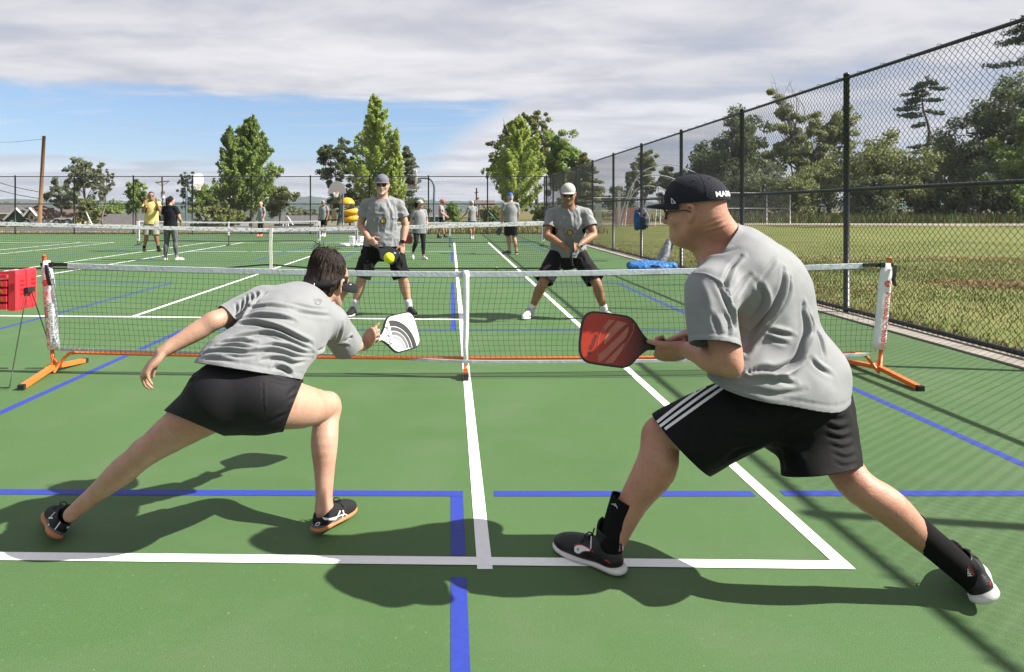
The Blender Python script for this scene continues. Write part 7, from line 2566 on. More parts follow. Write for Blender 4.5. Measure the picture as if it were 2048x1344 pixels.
wm, Jw_, Ew = person('man in white cap crouching across the net with both hands on a paddle', (1.46, 8.15, 0), R(176), 1.79,
    dict(pelvis=(0.0, -0.10, 0.80), waist=(0.0, -0.06, 0.96), chest=(0.0, 0.03, 1.165), neck=(0.0, 0.08, 1.345), head=(0.02, 0.15, 1.500),
         lsh=(-0.205, 0.04, 1.275), rsh=(0.205, 0.04, 1.275), rel=(0.27, 0.13, 1.01), rwr=(0.085, 0.34, 0.885), lel=(-0.285, 0.13, 1.02), lwr=(-0.075, 0.34, 0.895),
         lhip=(-0.12, -0.08, 0.77), rhip=(0.12, -0.08, 0.77), lkn=(-0.315, 0.13, 0.44), rkn=(0.315, 0.13, 0.44), lan=(-0.43, 0.0, 0.09), ran=(0.455, 0.0, 0.09),
         lfd=(-0.5, 1, 0), rfd=(0.55, 1, 0), rhand=(-0.75, 0.35, -0.35), lhand=(0.75, 0.35, -0.3)),
    SK_TAN, M_SHIRT, M_CHAR, M_SHOEW, h=0.0085, group='pickleball players', cap=M_CAPW, hair=M_HAIRG, beard=M_GOAT, build=1.10, sock=M_SOCKW, sock_top=0.16,
    curl=((0.8, 1.0, 0.7), (0.8, 1.0, 0.7)), back_of_hand=((-0.6, 0.75, 0.3), (0.6, 0.75, 0.3)), shirt_len=0.735, leg_hem=0.60, sleeve=0.62, wrinkle=0.020, waist=1.08, head_dir=(0.12, 1, -0.27))
# watches
def watch(E, J, q, m=M_LACE):
    w, e = J[q + 'wr'], J[q + 'el']
    a = unit(w - e)
    c = w - a * 0.03
    M3 = frame(a, V(0.3, 0.1, 1))
    rows = []
    for t in (-0.014, 0.014):
        an = np.linspace(0, 2 * math.pi, 16, endpoint=False)
        rows.append(np.array([c + a * t + (M3[:, 0] * math.cos(x) + M3[:, 2] * math.sin(x)) * 0.0365 for x in an]))
    o = MB().ring(rows).build('watch', m, [x for x in bpy.data.objects if x is E][0], True)
    o.modifiers.new('thickness', 'SOLIDIFY').thickness = 0.004
    return c, a
c_, a_ = watch(gm, Jg, 'l')
MB().box(c_ + V(0.0, -0.037, 0.008), (0.034, 0.012, 0.040)).build('watch_face', M_LENS, gm)
c_, a_ = watch(wm, Jw_, 'l', M_LACE)
MB().box(c_ + V(0.005, -0.036, 0.012), (0.036, 0.012, 0.030)).build('watch_face', M_WPRINT, wm)
# round badge and arched lettering on the shirts
def badge(E, tgt, cpx, scale=1.0):
    def conv(x, y): return (cpx[0] + x * scale, cpx[1] + y * scale)
    def disc(nm, r, m, lift, n=18, c=(0, 0)):
        rows = []
        for k in np.linspace(0, 1, 4):
            rows.append([(c[0] + r * k * math.cos(a), c[1] + r * k * math.sin(a)) for a in np.linspace(0, 2 * math.pi, n + 1)])
        world_decal(nm, rows, conv, 0, tgt, m, tgt, lift)
    disc('badge', 5.8, M_BLACKPRINT, 0.004)
    disc('badge', 4.1, M_YPRINT, 0.0055)
    for k in range(4):
        a = k * math.pi / 2 + 0.4
        disc('badge', 0.9, M_BLACKPRINT, 0.0066, 8, (2.0 * math.cos(a), 2.0 * math.sin(a)))
    txt = 'SOUTH SOUND PICKLEBALL'
    for i in range(17):
        a = R(-168 + i * 156 / 16)
        if i in (5, 11): continue
        r0, r1 = 13.0, 15.8
        da = R(2.7)
        rows = [[(r_ * math.cos(q), 1.0 + r_ * math.sin(q) * 0.95) for q in (a - da, a - da * 0.2, a + da * 0.5)] for r_ in ((r0, r1) if i % 2 else (r0, (r0 + r1) / 2))]
        world_decal('print', rows, conv, 0, tgt, M_GPRINT, tgt, 0.004)
badge(gm, Eg['shirt'], (767, 442), 1.0)
badge(wm, Ew['shirt'], (1140, 465), 1.0)
# their paddles
def paddle_between(label, neck, tip, normal, face, s=1.0, group='paddles held by the players'):
    xd = unit(np.asarray(tip) - neck)
    n = unit(np.asarray(normal) - xd * np.dot(normal, xd))
    yd = np.cross(n, xd)
    M4 = np.eye(4)
    M4[:3, 0], M4[:3, 1], M4[:3, 2], M4[:3, 3] = xd, yd, n, neck
    return paddle(label, M4, face, s, group=group)
M_DF = mat('dark_paddle_face', (0.022, 0.026, 0.026), rough=0.4, var=0.15, scale=8)
M_GF = mat('grey_paddle_face', (0.075, 0.085, 0.095), rough=0.45, var=0.15, scale=8)
nk = P(757, 498, 8.16)
pb, TPb, APb = paddle_between('dark paddle held in front of the grey capped man', nk, P(790, 516, 8.10), V(0.1, -1, 0.25), M_DF, 1.0)
flat_print('mark', (np.array([(0.20, 0.045, 0), (0.225, 0.045, 0), (0.225, 0.062, 0), (0.20, 0.062, 0)]), [[0, 1, 2, 3]]), APb, nk, 0.0082, M_WPRINT, pb)
nk = P(1142, 512, 7.78)
paddle_between('grey paddle seen edge on in the hands of the white capped man', nk, P(1137, 474, 7.72), V(-0.93, -0.36, 0), M_GF, 1.0)
# three bars on his white shoes
for o in [x for x in bpy.data.objects if x.parent is wm and x.name.startswith('shoe')]:
    for k in range(3):
        side = [(1058 + k * 4.2, 633 - k * 0.6), (1062 + k * 4.2, 623 - k * 0.6)]
        if o.matrix_world.translation is not None and np.mean([v.co.x for v in o.data.vertices]) < 1.4:
            world_decal('side_stripe', strip(side, 2.2, 3), lambda x, y: (x, y), 0, o, M_BLACKPRINT, o, 0.003)

# ================================================================ players at the far end
FG = 'pickleball players'
p = G(303, 501)
ym, Jy, Ey = person('man in yellow shirt and pale shorts raising both hands behind the tennis net', (P(303, 417, 20.8)[0], 20.8, 0), R(182), 1.90,
    dict(lel=(-0.29, 0.16, 1.20), lwr=(-0.27, 0.33, 1.42), rel=(0.17, 0.18, 1.17), rwr=(0.02, 0.36, 1.36), rkn=(0.12, 0.05, 0.49), lkn=(-0.14, 0.06, 0.49), lan=(-0.20, 0.0, 0.09), ran=(0.24, -0.06, 0.09), lfd=(-0.8, 1, 0), rfd=(-0.6, 1, 0),
         lhand=(-0.05, 0.1, 1), rhand=(-0.1, 0.15, 1)),
    SK_TAN, M_SHIRTY, M_KHAKI, M_SHOEB, leg_hem=0.66, h=0.0145, group=FG, hair=M_HAIRB, build=1.08, curl=((0.05, 0.1, 0.1), (0.1, 0.15, 0.1)), back_of_hand=((0.1, -1, 0.1), (0.8, -0.4, 0)), sole=M_REDSHOE, shirt_len=0.80, head_dir=(-0.5, 1, -0.05), sock=M_SOCKB)
bw_, Jb, Eb = person('woman in black shirt and patterned leggings seen from behind, long dark ponytail', (P(341, 417, 17.2)[0], 17.2, 0), R(-4), 1.70,
    dict(lel=(-0.24, 0.04, 1.12), lwr=(-0.16, 0.22, 1.02), rel=(0.24, 0.04, 1.12), rwr=(0.18, 0.22, 1.02), lan=(-0.15, 0, 0.09), ran=(0.16, 0.02, 0.09), lkn=(-0.12, 0.03, 0.49), rkn=(0.13, 0.03, 0.49), lfd=(-0.2, 1, 0), rfd=(0.75, 0.6, 0)),
    SK_FAIR, M_SHIRTD, M_LEGG, M_SHOEW, h=0.0125, group=FG, hair=M_HAIRB, hair_kind='ponytail', glasses=False, bottom_kind='leggings', female=True, shirt_len=0.90, build=1.02, head_dir=(0.55, 1, 0.0), sleeve=0.55)
# dark side stripe of the leggings is part of their print
person('grey haired man in orange shoes near the far fence, left of the net post', (P(522, 417, 32.2)[0], 32.2, 0), R(150), 1.70,
    dict(lfd=(-0.2, 1, 0), rfd=(0.2, 1, 0), ran=(0.05, 0.02, 0.09), lan=(-0.06, 0, 0.09)), SK_FAIR, M_SHIRT, M_CHAR, M_ORSHOE, h=0.017, group=FG, hair=M_HAIRG, sole=M_ORSHOE, bottom_kind='leggings', shirt_len=0.74)
person('player in grey shirt and white visor near the far fence, left of the playground', (P(647, 417, 32.0)[0], 32.0, 0), R(165), 1.76,
    dict(lan=(-0.12, 0.1, 0.09), ran=(0.06, -0.02, 0.09), lel=(-0.25, 0.0, 1.13), lfd=(-0.2, 1, 0)), SK_TAN, M_SHIRT, M_CHAR, M_SHOEW, h=0.017, group=FG, hair=M_HAIRG, shirt_len=0.80, sock=M_SOCKW, head_dir=(-0.7, 1, 0))
cw2, Jc, Ec = person('woman in white cap and black leggings walking with a red paddle', (P(839, 417, 17.6)[0], 17.6, 0), R(196), 1.60,
    dict(lel=(-0.22, -0.03, 1.12), lwr=(-0.23, 0.02, 0.90), rel=(0.24, -0.04, 1.12), rwr=(0.27, 0.02, 0.90), lkn=(-0.10, 0.06, 0.49), lan=(-0.10, 0.08, 0.09), rkn=(0.13, 0.10, 0.50), ran=(0.18, -0.10, 0.20), lfd=(-0.35, 1, 0), rfd=(0.15, 0.75, -0.65)),
    SK_FAIR, M_SHIRT, M_BLKM, M_SHOEW, h=0.0125, group=FG, cap=M_CAPW, hair=M_HAIRB, hair_kind='ponytail', glasses=False, bottom_kind='leggings', female=True, shirt_len=0.76, build=1.02, head_dir=(-0.9, 0.7, -0.05), waist=1.12)
M_CF = mat('crimson_paddle_face', (0.26, 0.012, 0.022), rough=0.4, var=0.2, scale=12)
paddle_between('crimson paddle hanging from the hand of the white capped woman', Jc['rwr'] + V(-0.01, -0.02, -0.13), Jc['rwr'] + V(-0.06, -0.03, -0.36), V(-0.25, -1, 0.05), M_CF)
om, Jo, Eo = person('man in orange cap and black shorts facing right near the far fence', (P(883, 417, 30.2)[0], 30.2, 0), R(-100), 1.80,
    dict(lel=(-0.22, 0.03, 1.14), lwr=(-0.16, 0.22, 0.98), rel=(0.22, 0.03, 1.14), rwr=(0.14, 0.22, 0.98), ran=(0.1, -0.15, 0.09), rkn=(0.1, 0.02, 0.49), lan=(-0.1, 0.12, 0.09)),
    SK_RED, M_SHIRT, M_BLK, M_SHOEB, h=0.017, group=FG, cap=M_CAPO, hair=M_HAIRG, head_dir=(0, 1, -0.35), sock=M_SOCKB)
wb, Jwb, Ewb = person('white capped man with white hair seen from behind near the far fence', (P(944, 417, 29.2)[0], 29.2, 0), R(28), 1.72,
    dict(lel=(-0.27, 0.06, 1.16), lwr=(-0.34, 0.20, 1.04), rel=(0.26, 0.0, 1.12), rwr=(0.27, 0.12, 0.92), lan=(-0.03, 0.02, 0.09), ran=(0.10, 0.1, 0.09)),
    SK_RED, M_SHIRT, M_BLK, M_SHOEW, h=0.017, group=FG, cap=M_CAPW, hair=M_HAIRG, build=1.04, sock=M_SOCKW)
paddle_between('dark paddle in the right hand of the man with white hair', Jwb['rwr'] + V(0.03, 0, -0.05), Jwb['rwr'] + V(0.25, 0.02, -0.02), V(0, -0.3, 1), M_DF)
bc, Jbc, Ebc = person('man in blue cap and black shorts seen from behind, right of the far net centre', (P(1021, 417, 19.4)[0], 19.4, 0), R(8), 1.83,
    dict(lel=(-0.25, 0.02, 1.13), lwr=(-0.24, 0.08, 0.92), rel=(0.24, 0.10, 1.14), rwr=(0.16, 0.28, 1.02), lkn=(-0.05, 0.06, 0.49), lan=(-0.02, 0.06, 0.09), rkn=(0.10, 0.0, 0.49), ran=(0.16, -0.05, 0.09), lfd=(-0.9, 0.5, 0), rfd=(0.3, 1, 0)),
    SK_FAIR, M_SHIRT, M_BLK, M_SHOEB, h=0.0125, group=FG, cap=M_CAPB, hair=M_HAIRG, build=1.06, sole=M_SOLEW)
paddle_between('dark paddle hanging from the left hand of the blue capped man', Jbc['lwr'] + V(-0.02, -0.02, -0.12), Jbc['lwr'] + V(-0.10, -0.03, -0.33), V(-0.7, -0.6, 0), M_DF)

# ================================================================ beyond the far fence
M_STEEL = mat('galvanised', (0.22, 0.24, 0.25), rough=0.45, var=0.15, scale=8, metal=0.3)
M_BLUESTEEL = mat('blue_grey_paint', (0.085, 0.125, 0.145), rough=0.45, var=0.15, scale=8)
M_BOARD = mat('white_board', (0.62, 0.62, 0.62), rough=0.5, var=0.05)
M_BOARDG = mat('grey_board', (0.33, 0.32, 0.31), rough=0.6, var=0.06)
M_RIM = mat('orange_rim', (0.5, 0.11, 0.03), rough=0.5, var=0.05)
M_CORD = mat('white_cord', (0.55, 0.55, 0.52), rough=0.9, var=0.1)
def hoop(label, px_board, py_top, py_bot, d, wpx, facing, pole_px, shape, board=M_BOARD):
    """facing: yaw of the board's face; goose neck pole set behind it"""
    c = P(px_board, (py_top + py_bot) / 2, d)
    hgt = (py_bot - py_top) * d / F
    w = wpx * d / F
    fx = V(math.sin(facing), -math.cos(facing), 0)
    side = V(math.cos(facing), math.sin(facing), 0)
    A = np.stack([side, V(0, 0, 1), fx], 1)
    root = empty('basketball_hoop', (c[0], d, 0))
    tag(root, label, 'hoop', 'basketball hoops beyond the fence')
    if shape == 'fan':
        o = [(math.cos(a) * w / 2, -hgt / 2 + max(0, math.sin(a)) * hgt) for a in np.linspace(0, math.pi, 20)]
        o = [(w * 0.36, -hgt / 2 - 0.02)] + o[::1] + [(-w * 0.36, -hgt / 2 - 0.02)]
    else:
        o = [(math.copysign(abs(math.cos(a)) ** 0.6, math.cos(a)) * w / 2, math.copysign(abs(math.sin(a)) ** 0.6, math.sin(a)) * hgt / 2) for a in np.linspace(0, 2 * math.pi, 24, endpoint=False)]
    MB().prism(o, 0.04, A, c, 0.008).build('backboard', board, root)
    rc = c + fx * 0.40 + V(0, 0, -hgt / 2 + 0.12)
    an = np.linspace(0, 2 * math.pi, 20, endpoint=False)
    r = MB().tube([rc + V(math.cos(a), math.sin(a), 0) * 0.23 for a in an], 0.014, 6, closed=True)
    r.box(c + fx * 0.10 + V(0, 0, -hgt / 2 + 0.12), (0.16, 0.16, 0.05), facing)
    rim = r.build('rim', M_RIM, root, True)
    nb = MB()
    for i in range(12):
        a, a2 = i * math.pi / 6, (i + 1.5) * math.pi / 6
        for q in (a2, a - math.pi / 4):
            nb.tube([rc + V(math.cos(a), math.sin(a), 0) * 0.23, rc + V(math.cos(q) * 0.13, math.sin(q) * 0.13, -0.42)], 0.010, 3, cap=False)
    nb.build('net', M_CORD, rim)
    px_ = P(pole_px, 0, d)[0]
    base = V(px_, d + 0.02, 0) if abs(fx[1]) < 0.5 else V(px_, d + 1.2, 0)
    base[2] = float(terrain_z(np.array([base[0]]), np.array([base[1]]))[0])
    top = c - fx * 0.05
    if abs(fx[1]) < 0.5:
        mid = V(base[0], base[1], c[2] - 0.55)
        bend = V(base[0] + (c[0] - base[0]) * 0.25, base[1], c[2] - 0.05)
        pts, _ = catmull([base, V(base[0], base[1], c[2] * 0.6), mid, bend, top], [0] * 5, 6)
    else:
        pts, _ = catmull([base, V(base[0], base[1], c[2] * 0.7), V(base[0], base[1], c[2] - 0.3), top], [0] * 4, 6)
    MB().tube(pts, 0.075, 10).build('pole', M_BLUESTEEL, root, True)
    return root
hoop('basketball hoop with a rounded white board at the left, on a curved pole', 397, 347, 373, 50, 19, R(20), 360, 'round')
hoop('basketball hoop with a pale fan shaped board left of the grey capped man', 674, 362, 387, 54, 36, R(0), 681, 'fan', M_BOARDG)
hoop('basketball hoop seen edge on with a curved pole right of the grey capped man', 832, 340, 373, 46, 30, R(-80), 868, 'round')

# ---- playground
M_YEL = mat('yellow_plastic', (0.58, 0.31, 0.012), rough=0.4, var=0.08, scale=4)
M_TEAL = mat('teal_post', (0.03, 0.13, 0.12), rough=0.45, var=0.1)
M_TAN = mat('tan_panel', (0.42, 0.31, 0.14), rough=0.6, var=0.12)
d = 62.0
pg = empty('playground_tower', (P(700, 417, d)[0], d, 0))
tag(pg, 'yellow playground tower with domed roof and spiral tube slide', 'playground')
c = P(694, 408, d)
MB().lathe([(1.02 * 0.72, -0.10), (1.0 * 0.75, 0.0), (0.70, 0.22), (0.52, 0.45), (0.28, 0.58), (0.001, 0.63)], V(c[0], d, c[2]), 14).build('dome', M_YEL, pg, True)
for sx in (-0.55, 0.55):
    for sy in (-0.5, 0.5):
        MB().tube([(c[0] + sx, d + sy, 0), (c[0] + sx, d + sy, c[2])], 0.06, 8).build('post', M_TEAL, pg, True)
MB().box((c[0], d, 0.62), (1.4, 1.2, 0.08)).build('deck', M_DARKTUBE, pg)
for i, (px_, w_, m_) in enumerate(((668, 0.42, M_TAN), (655, 0.35, M_YEL), (648, 0.25, M_TAN))):
    x_ = P(px_, 0, d)[0]
    MB().box((x_, d + 0.1, 0.72), (w_, 0.06, 1.1)).build('panel', m_, pg)
    MB().tube([(x_ - w_ / 2, d + 0.1, 0), (x_ - w_ / 2, d + 0.1, 1.75 - 0.2 * i)], 0.05, 6).build('post', M_TAN, pg, True)
MB().box((P(660, 0, d)[0], d, 0.30), (1.9, 1.0, 0.08)).build('deck', M_DARKTUBE, pg)
pts = []
for t in np.linspace(0, 1, 40):
    a = -0.4 - t * 2 * math.pi * 1.35
    pts.append((c[0] + 0.45 + 0.55 * math.cos(a), d - 0.35 + 0.55 * math.sin(a), 1.12 - 0.86 * t))
sl_ = MB().tube(pts, 0.30, 12).build('tube_slide', M_YEL, pg, True)
for t in (0.25, 0.5, 0.75):
    i = int(t * 39)
    MB().tube([np.array(pts[i]) * 0.6 + np.array(pts[i - 1]) * 0.4, np.array(pts[i]) * 0.4 + np.array(pts[min(i + 1, 39)]) * 0.6], 0.325, 12).build('joint_ring', M_YEL, pg, True)

# swing frame and white A-frame
d = 56
sw = MB()
for px_ in (952, 958):
    sw.tube([P(px_, 417, d) * V(1, 1, 0), P(px_, 408, d)], 0.05, 6)
sw.tube([P(965, 410, d), P(1000, 440, d) * V(1, 1, 0) + V(0, 0, 0.02)], 0.05, 6)
sw.tube([P(950, 409, d), P(990, 409, d)], 0.05, 6)
o = sw.build('swing_frame', M_TEAL, None, True)
tag(o, 'green swing frame beside the light green tree at the far end', 'swing')
d = 60
af = MB()
for a, b in (((572, 462), (573, 433)), ((562, 462), (573, 432)), ((586, 450), (574, 432)), ((578, 462), (574, 434))):
    af.tube([P(*a, d), P(*b, d)], 0.07, 6)
o = af.build('climbing_frame', M_BOARD, None, True)
tag(o, 'white A shaped climbing frame on the grass right of the two spired tree', 'climbing frame')
d = 55
o = MB().tube([P(632, 462, d), P(632, 446, d), P(636, 443, d), P(640, 447, d), P(640, 462, d)], 0.05, 6).build('bike_rack', mat('cream_tube', (0.5, 0.46, 0.36), rough=0.5), None, True)
tag(o, 'small cream hoop shaped rack left of the playground', 'rack')

# ---- utility poles and wires
M_POLE = mat('pole_wood', (0.16, 0.095, 0.050), rough=0.95, var=0.3, scale=3, bump=0.8, bscale=20, stretch=(1, 1, 0.1))
d = 47
b, t = P(78, 470, d), P(88, 272, d)
p1 = MB().tube([V(b[0], d, -0.3), t], [0.15, 0.115], 10).build('utility_pole', M_POLE, None, True)
tag(p1, 'tall brown wooden utility pole at the left edge', 'utility pole', 'utility poles')
d2 = 105
up = empty('utility_pole', (P(326, 417, d2)[0], d2, -2))
tag(up, 'distant utility pole with a crossarm behind the man in yellow', 'utility pole', 'utility poles')
MB().tube([P(327, 440, d2), P(324, 354, d2)], [0.17, 0.12], 8).build('pole', M_POLE, up, True)
MB().tube([P(311, 365, d2), P(339, 362, d2)], 0.10, 6).build('crossarm', M_POLE, up)
MB().tube([P(326, 397, d2), P(326, 383, d2)], 0.34, 8).build('transformer', M_STEEL, up, True)
bb = MB()
bb.tube([P(314, 366, d2), P(325, 372, d2), P(336, 364, d2)], 0.04, 4)
bb.build('brace', M_POLE, up)
d3 = 120
up = empty('utility_pole', (P(952, 417, d3)[0], d3, -3))
tag(up, 'distant utility pole above the man with white hair', 'utility pole', 'utility poles')
MB().tube([P(953, 430, d3), P(953, 376, d3)], [0.2, 0.13], 8).build('pole', M_POLE, up, True)
MB().tube([P(949, 386, d3), P(957, 384, d3)], 0.10, 6).build('crossarm', M_POLE, up)
MB().tube([P(955, 403, d3), P(955, 395, d3)], 0.32, 8).build('transformer', M_STEEL, up, True)
M_CABLE = mat('cable', (0.02, 0.02, 0.022), rough=0.6)
for a, b_, dd, nm in (((-40, 352), (83, 385), 47, 'upper'), ((-40, 368), (82, 398), 47, 'lower')):
    A_, B_ = P(*a, dd), P(*b_, dd)
    o = MB().tube(catmull([A_, (A_ + B_) / 2 - V(0, 0, 0.12), B_], [0] * 3, 8)[0], 0.022, 5).build('cable', M_CABLE, None, True)
    tag(o, 'black %s cable running to the tall wooden pole from the left edge' % nm, 'cable', 'overhead cables')
for a, b_, nm in (((83, 383), (326, 420), 'upper'), ((82, 398), (240, 412), 'lower'), ((88, 278), (-60, 279), 'top')):
    A_, B_ = P(*a, 47), P(*b_, 100 if b_[0] > 0 else 60)
    o = MB().tube(catmull([A_, (A_ + B_) / 2 - V(0, 0, 0.25), B_], [0] * 3, 8)[0], 0.012, 4).build('cable', M_CABLE, None, True)
    tag(o, 'thin %s cable leaving the tall wooden pole' % nm, 'cable', 'overhead cables')
o = MB().tube([P(172, 424, 49), P(188, 458, 49)], 0.05, 6).build('guy_guard', M_BOARD, None, True)
tag(o, 'slanted white guy wire guard under the thin airy tree', 'guy wire')

# ---- houses down the slope on the left
M_ROOFG = mat('grey_shingle', (0.085, 0.080, 0.080), rough=0.95, var=0.3, scale=3)
M_ROOFB = mat('brown_shingle', (0.115, 0.078, 0.062), rough=0.95, var=0.3, scale=3)
M_WALLT = mat('tan_siding', (0.27, 0.225, 0.17), rough=0.85, var=0.1)
M_WALLG = mat('green_siding', (0.022, 0.085, 0.045), rough=0.8, var=0.12)
M_WALLY = mat('grey_siding', (0.16, 0.16, 0.17), rough=0.8, var=0.1)
M_TRIM = mat('white_trim', (0.62, 0.62, 0.60), rough=0.6, var=0.05)
M_PANE = mat('window_pane', (0.02, 0.025, 0.03), rough=0.1, var=0.1, spec=0.6)
M_BRICK = mat('brick_red', (0.20, 0.085, 0.06), rough=0.9, var=0.3, scale=8)
def house(label, x0, x1, y_eave, y_ridge, d, wallm, roofm, gable=False, depth=8.0, windows=(), door=None, chimney=None, base=None):
    X0, X1 = P(x0, 0, d)[0], P(x1, 0, d)[0]
    ze, zr = P(0, y_eave, d)[2], P(0, y_ridge, d)[2]
    zb = float(terrain_z(np.array([(X0 + X1) / 2]), np.array([d]))[0]) - 0.3
    root = empty('house', ((X0 + X1) / 2, d, zb))
    tag(root, label, 'house', 'houses down the slope')
    if gable:
        xm = (X0 + X1) / 2
        o_ = [(X0, zb), (X1, zb), (X1, ze), (xm, zr - 0.05), (X0, ze)]
        v = [(x, d, z) for x, z in o_] + [(x, d + depth, z) for x, z in o_]
        f = [[4, 3, 2, 1, 0], [5, 6, 7, 8, 9]] + [[i, (i + 1) % 5, (i + 1) % 5 + 5, i + 5] for i in range(5)]
        link('wall', np_mesh('wall', v, f, False), wallm, root)
        r = MB()
        for sx, xe in ((-1, X0 - 0.25), (1, X1 + 0.25)):
            ze2 = ze - 0.25 * (zr - ze) / ((X1 - X0) / 2)
            q = [(xe, ze2), (xm, zr), (xm, zr + 0.14), (xe, ze2 + 0.14)]
            v = [(x, d - 0.35, z) for x, z in q] + [(x, d + depth + 0.3, z) for x, z in q]
            r.add(v, [[0, 1, 2, 3], [7, 6, 5, 4], [0, 4, 5, 1], [1, 5, 6, 2], [2, 6, 7, 3], [3, 7, 4, 0]])
        rf = r.build('roof', roofm, root)
        t_ = MB()
        for xe in (X0 - 0.27, X1 + 0.27):
            t_.tube([(xe, d - 0.38, ze - 0.1), (xm, d - 0.38, zr + 0.08)], 0.11, 4)
        t_.build('bargeboard', M_TRIM, rf)
    else:
        MB().box(((X0 + X1) / 2, d + depth / 2, (zb + ze) / 2), (X1 - X0, depth, ze - zb)).build('wall', wallm, root)
        ym = d + depth / 2
        q = [(d - 0.5, ze - 0.1), (ym, zr), (d + depth + 0.5, ze - 0.1), (d + depth + 0.5, ze + 0.05), (ym, zr + 0.17), (d - 0.5, ze + 0.05)]
        v = [(X0 - 0.4, y, z) for y, z in q] + [(X1 + 0.4, y, z) for y, z in q]
        f = [[0, 5, 4, 1], [1, 4, 3, 2], [7, 10, 11, 6], [8, 9, 10, 7], [0, 1, 7, 6], [1, 2, 8, 7], [2, 3, 9, 8], [3, 4, 10, 9], [4, 5, 11, 10], [5, 0, 6, 11]]
        rf = link('roof', np_mesh('roof', v, f, False), roofm, root)
        MB().box(((X0 + X1) / 2, d - 0.52, ze - 0.03), (X1 - X0 + 0.8, 0.05, 0.16)).build('fascia', M_TRIM, rf)
    for (wx0, wy0, wx1, wy1) in windows:
        a, b_ = P(wx0, wy0, d), P(wx1, wy1, d)
        fr = MB().box(((a[0] + b_[0]) / 2, d - 0.02, (a[2] + b_[2]) / 2), (abs(b_[0] - a[0]), 0.08, abs(a[2] - b_[2]))).build('window', M_TRIM, root)
        MB().box(((a[0] + b_[0]) / 2, d - 0.05, (a[2] + b_[2]) / 2), (abs(b_[0] - a[0]) * 0.8, 0.06, abs(a[2] - b_[2]) * 0.8)).build('pane', M_PANE, fr)
    if door:
        a, b_ = P(door[0], door[1], d), P(door[2], door[3], d)
        MB().box(((a[0] + b_[0]) / 2, d - 0.03, (a[2] + b_[2]) / 2), (abs(b_[0] - a[0]), 0.06, abs(a[2] - b_[2]))).build('garage_door', M_WALLT if wallm is not M_WALLT else M_TRIM, root)
    if chimney:
        a = P(chimney[0], chimney[1], d)
        MB().box((a[0], d + depth / 2, a[2] - 0.5), (0.7, 0.6, 1.2)).build('chimney', M_BRICK, rf)
    return root
house('house with a grey roof and beige wall at the left edge', -60, 30, 426, 408, 76, M_WALLT, M_ROOFG, windows=((2, 444, 14, 456),))
house('dark green gabled house behind the black fence at the left', 16, 56, 438, 418, 70, M_WALLG, M_ROOFG, True, windows=((22, 446, 30, 456),))
house('narrow pale gabled porch between the green house and the brown roof', 56, 73, 430, 418, 68, mat('cream_siding', (0.45, 0.42, 0.34), rough=0.8), M_ROOFB, True, depth=3, windows=((61, 430, 67, 440),))
house('long house with a brown shingle roof and tan garage behind the wooden pole', 72, 142, 437, 420, 74, M_WALLT, M_ROOFB, windows=((84, 441, 92, 450), (112, 440, 120, 449)), door=(124, 446, 138, 466), chimney=(112, 414))
house('low house with a wide grey roof left of the man in yellow', 190, 282, 449, 431, 78, M_WALLY, M_ROOFG, windows=((206, 452, 214, 459), (232, 452, 242, 459)))
house('house with a dark roof half hidden behind the two spired tree', 380, 470, 446, 432, 92, M_WALLY, M_ROOFG)
house('low grey roofed house behind the men at the far end', 838, 905, 432, 413, 100, M_WALLY, M_ROOFG, windows=((850, 436, 858, 444),))
house('brick red house among the trees left of the fence corner', 955, 988, 418, 402, 110, M_BRICK, M_ROOFB, windows=((962, 420, 968, 426),))
house('grey roofed house low behind the white climbing frame', 548, 625, 446, 434, 84, M_WALLY, M_ROOFG)
for k, (px_, w_, lab) in enumerate(((168, 44, 'low beige rounded tarp covered trailer under the thin airy tree'),)):
    a, b_ = P(148, 468, 66), P(190, 448, 66)
    s_ = Sdf()
    s_.limb([V(a[0] + 0.5, 66.5, -0.75), V(b_[0] - 0.5, 66.5, -0.78)], [0.50, 0.52], 0.1)
    tr_ = skin('covered_trailer', s_, 0.08, mat('beige_tarp', (0.46, 0.38, 0.28), rough=0.8, var=0.12), None, 1)
    tag(tr_, lab, 'trailer')
    for x_ in (a[0] + 0.8, b_[0] - 0.8):
        MB().tube([(x_, 65.9, -1.1), (x_, 66.05, -1.1)], 0.28, 12).build('wheel', M_CAP, tr_, True)
o = MB()
a, b_ = P(190, 456, 62), P(292, 466, 62)
for i in range(14):
    x_ = a[0] + (b_[0] - a[0]) * i / 14
    o.box((x_ + 0.17, 62, -0.55), (0.32, 0.05, 0.62))
o.box(((a[0] + b_[0]) / 2, 62.05, -0.30), (b_[0] - a[0], 0.05, 0.08))
o = o.build('board_fence', mat('weathered_board', (0.13, 0.12, 0.115), rough=0.9, var=0.3))
tag(o, 'low weathered board fence left of the man in yellow', 'fence')
for px_, lab, m_ in ((65, 'rusty red brown post between the pale porch and the pole', M_BRICK),):
    o = MB().tube([P(px_, 470, 48), P(px_, 444, 48)], 0.10, 6).build('marker_post', m_, None, True)
    tag(o, lab, 'post')

